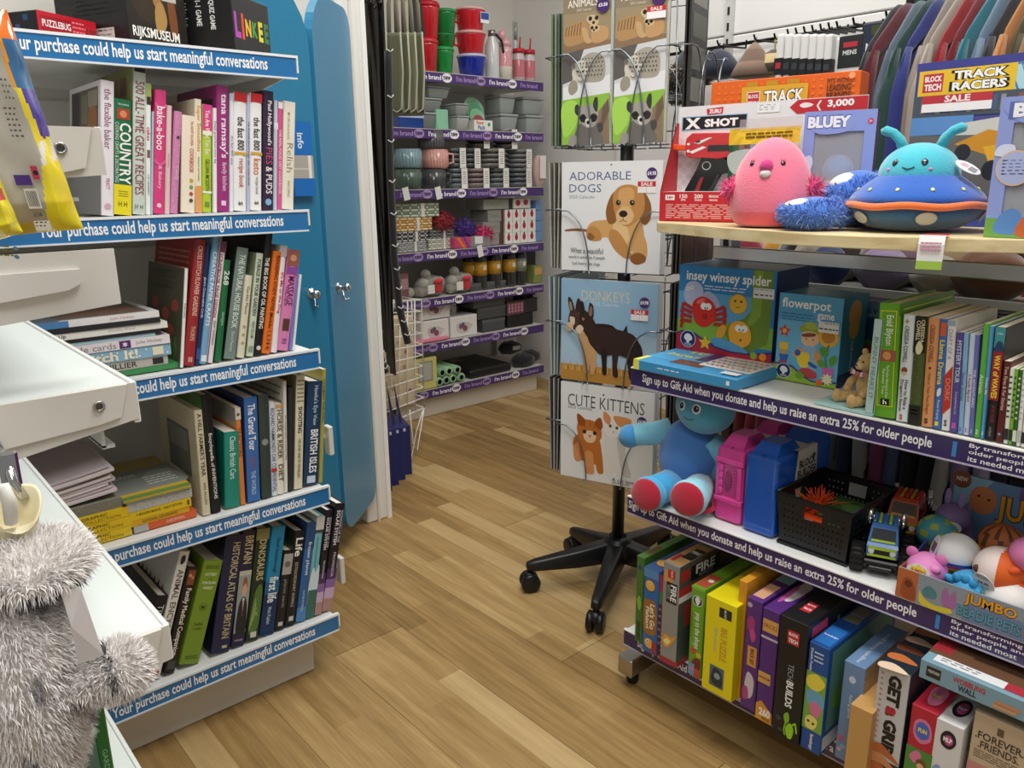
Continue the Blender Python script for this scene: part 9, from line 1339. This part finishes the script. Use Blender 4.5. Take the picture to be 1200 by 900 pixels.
# silver hook and husky hot water bottle
HY = .60
o = thing('shelf_hook', 'chrome prong hook sticking out of the near shelf end', 'hook', PY(12, 560, HY)); b = B(); b.tube([(0, .1, .02), (0, 0, .012), (0, -.012, .0), (.004, -.014, -.012)], .0032, 'c8cacc', CHROME, n=10); b.box((-.006, -.006, -.012), (.006, -.002, .02), 'b8babc', CHROME, bev=.002); b.build('prong', o)
P = PY(20, 800, HY-.03); hw = thing('hot_water_bottle', 'cream rubber hot water bottle in a fluffy grey and white animal cover', 'hot water bottle', P)
def H(u, v, y=HY-.03): return PY(u, v, y)-P
GR = ['f0ecea', 'f4f1ef', 'e4deda', 'ebe6e3', 'd8d0cc', 'f8f6f4']
def patch(d): 
    s = math.sin(d.x*7+d.z*3)*math.sin(d.z*6+1)
    return random.choice(['8a8588', 'a8a3a5', '98949a']) if s > .8 else random.choice(GR)
c1 = H(10, 790); rb = (abs(H(100, 790).x-c1.x), .05, abs(H(10, 620).z-c1.z)*1.0)
bf = lambda d: 1-.14*max(0, d.z)**2
b = B(); b.ball(c1, rb, 'e9e4e0', PLUSH, 30, 24, bf); body = b.build('cover', hw); random.seed(4)
fur('fur_pile', body, ball_samples(c1, rb, 15000, 1, bf, lambda d: d.y < .35, None, patch), .0085, .00055, GR, 2, grav=.8)
c2 = H(24, 662); rc = (abs(H(100, 640).x-c2.x), .045, .014)
b = B(); b.ball(c2, rc, 'e6e0dc', PLUSH, 26, 14); col_ = b.build('collar', hw); fur('collar_fur', col_, ball_samples(c2, rc, 5200, 6, None, lambda d: d.y < .5, None, lambda d: random.choice(['3c3a44', '55525c', '77737c']) if -.75 < d.z < -.3 else random.choice(GR)), .009, .00055, GR, 7, grav=.5)
a0 = H(62, 808, HY-.06); a1 = H(100, 800, HY-.065); a2 = H(138, 785, HY-.07); b = B(); b.tube([a0, a1, a1.lerp(a2, .6), a2], [.016, .0155, .015, .017], 'dcd6d2', PLUSH, n=16); b.ball(a2, (.0185, .017, .019), 'dcd6d2', PLUSH, 16, 12); paw = b.build('paw', hw); smp = ball_samples(a2, (.0185, .017, .019), 2600, 8, None, lambda d: d.y < .6, None, lambda d: random.choice(['3a383c', '5c5a5e']) if (abs(d.x+.35) < .1 and d.z > -.3) else random.choice(GR))
for i in range(9): smp += ball_samples(a0.lerp(a2, i/9), (.015, .0155, .016), 420, 20+i, None, None, None, (lambda d: random.choice(['3a383c', '55525a'])) if i == 3 else (lambda d: random.choice(GR)))
fur('paw_fur', paw, smp, .0065, .0005, GR, 9, grav=.3)
# cream funnel neck: open cup with a raised lip
n0, n1 = H(18, 632, HY-.02), H(16, 592, HY-.02); b = B(); ax = (n1-n0); rr = abs(H(52, 600, HY-.02).x-n1.x); vs = []; fs = []; n = 28; ring = [(0, rr*.62, 0), (.45, rr*.85, 0), (1, rr*1.0, .3), (1.04, rr*.97, .3), (.98, rr*.88, .3), (.5, rr*.7, 0), (.1, rr*.45, 0)]
for t, r_, sl in ring:
    for i in range(n): a = 2*PI*i/n; p = n0+ax*t; vs.append(p+V((r_*math.cos(a), r_*.85*math.sin(a), .012*math.sin(a)*1.0*(sl > 0)+.004*math.cos(2*a)*(sl > 0))))
for j in range(len(ring)-1):
    for i in range(n): fs.append([j*n+i, j*n+(i+1) % n, (j+1)*n+(i+1) % n, (j+1)*n+i])
fs.append([(len(ring)-1)*n+i for i in range(n)]); b.raw(vs, fs, 'e6dcb8', mt('cream_rubber', .4, coat=.2), True); b.build('neck', hw)
b = B(); b.tube([H(-8, 575, HY-.03), H(4, 572, HY-.035), H(11, 588, HY-.035), H(13, 612, HY-.03)], [.0035, .0045, .0045, .004], 'e4e2d8', RUBBER, n=10); b.build('stopper_strap', hw)
rb_ = [H(70, 690, HY-.075), H(95, 690, HY-.075), H(122, 768, HY-.078), H(92, 778, HY-.078), H(84, 735, HY-.08)]
b = B(); b.raw(rb_, [[0, 4, 1], [4, 2, 1], [4, 3, 2]], 'cfc9c8', mt('satin', .35, sheen=.5)); q = b.build('ribbon', hw); s_ = q.modifiers.new('t', 'SOLIDIFY'); s_.thickness = .0012
# green book below the paw, dark red one at the very edge
p = PX(117, 900, .165); zf = .4215; b = thing('picture_book', 'tall green book standing below the fluffy paw on a near shelf', 'book', (.128, .78, zf)); book_parts(b, .012, .15, PY(112, 822, .78).z-zf, '1f7a38', [('t', 'GARDEN', .3, .2, .7, .6, '9ad0a4')], hard=True)
b = thing('picture_book', 'dark red book at the bottom left edge of the picture', 'book', (.0, .78, zf)); book_parts(b, .02, .15, .2, '7a1428', [('t', 'STORIES', .3, .2, .7, .6, 'd8a4ac')], hard=True)
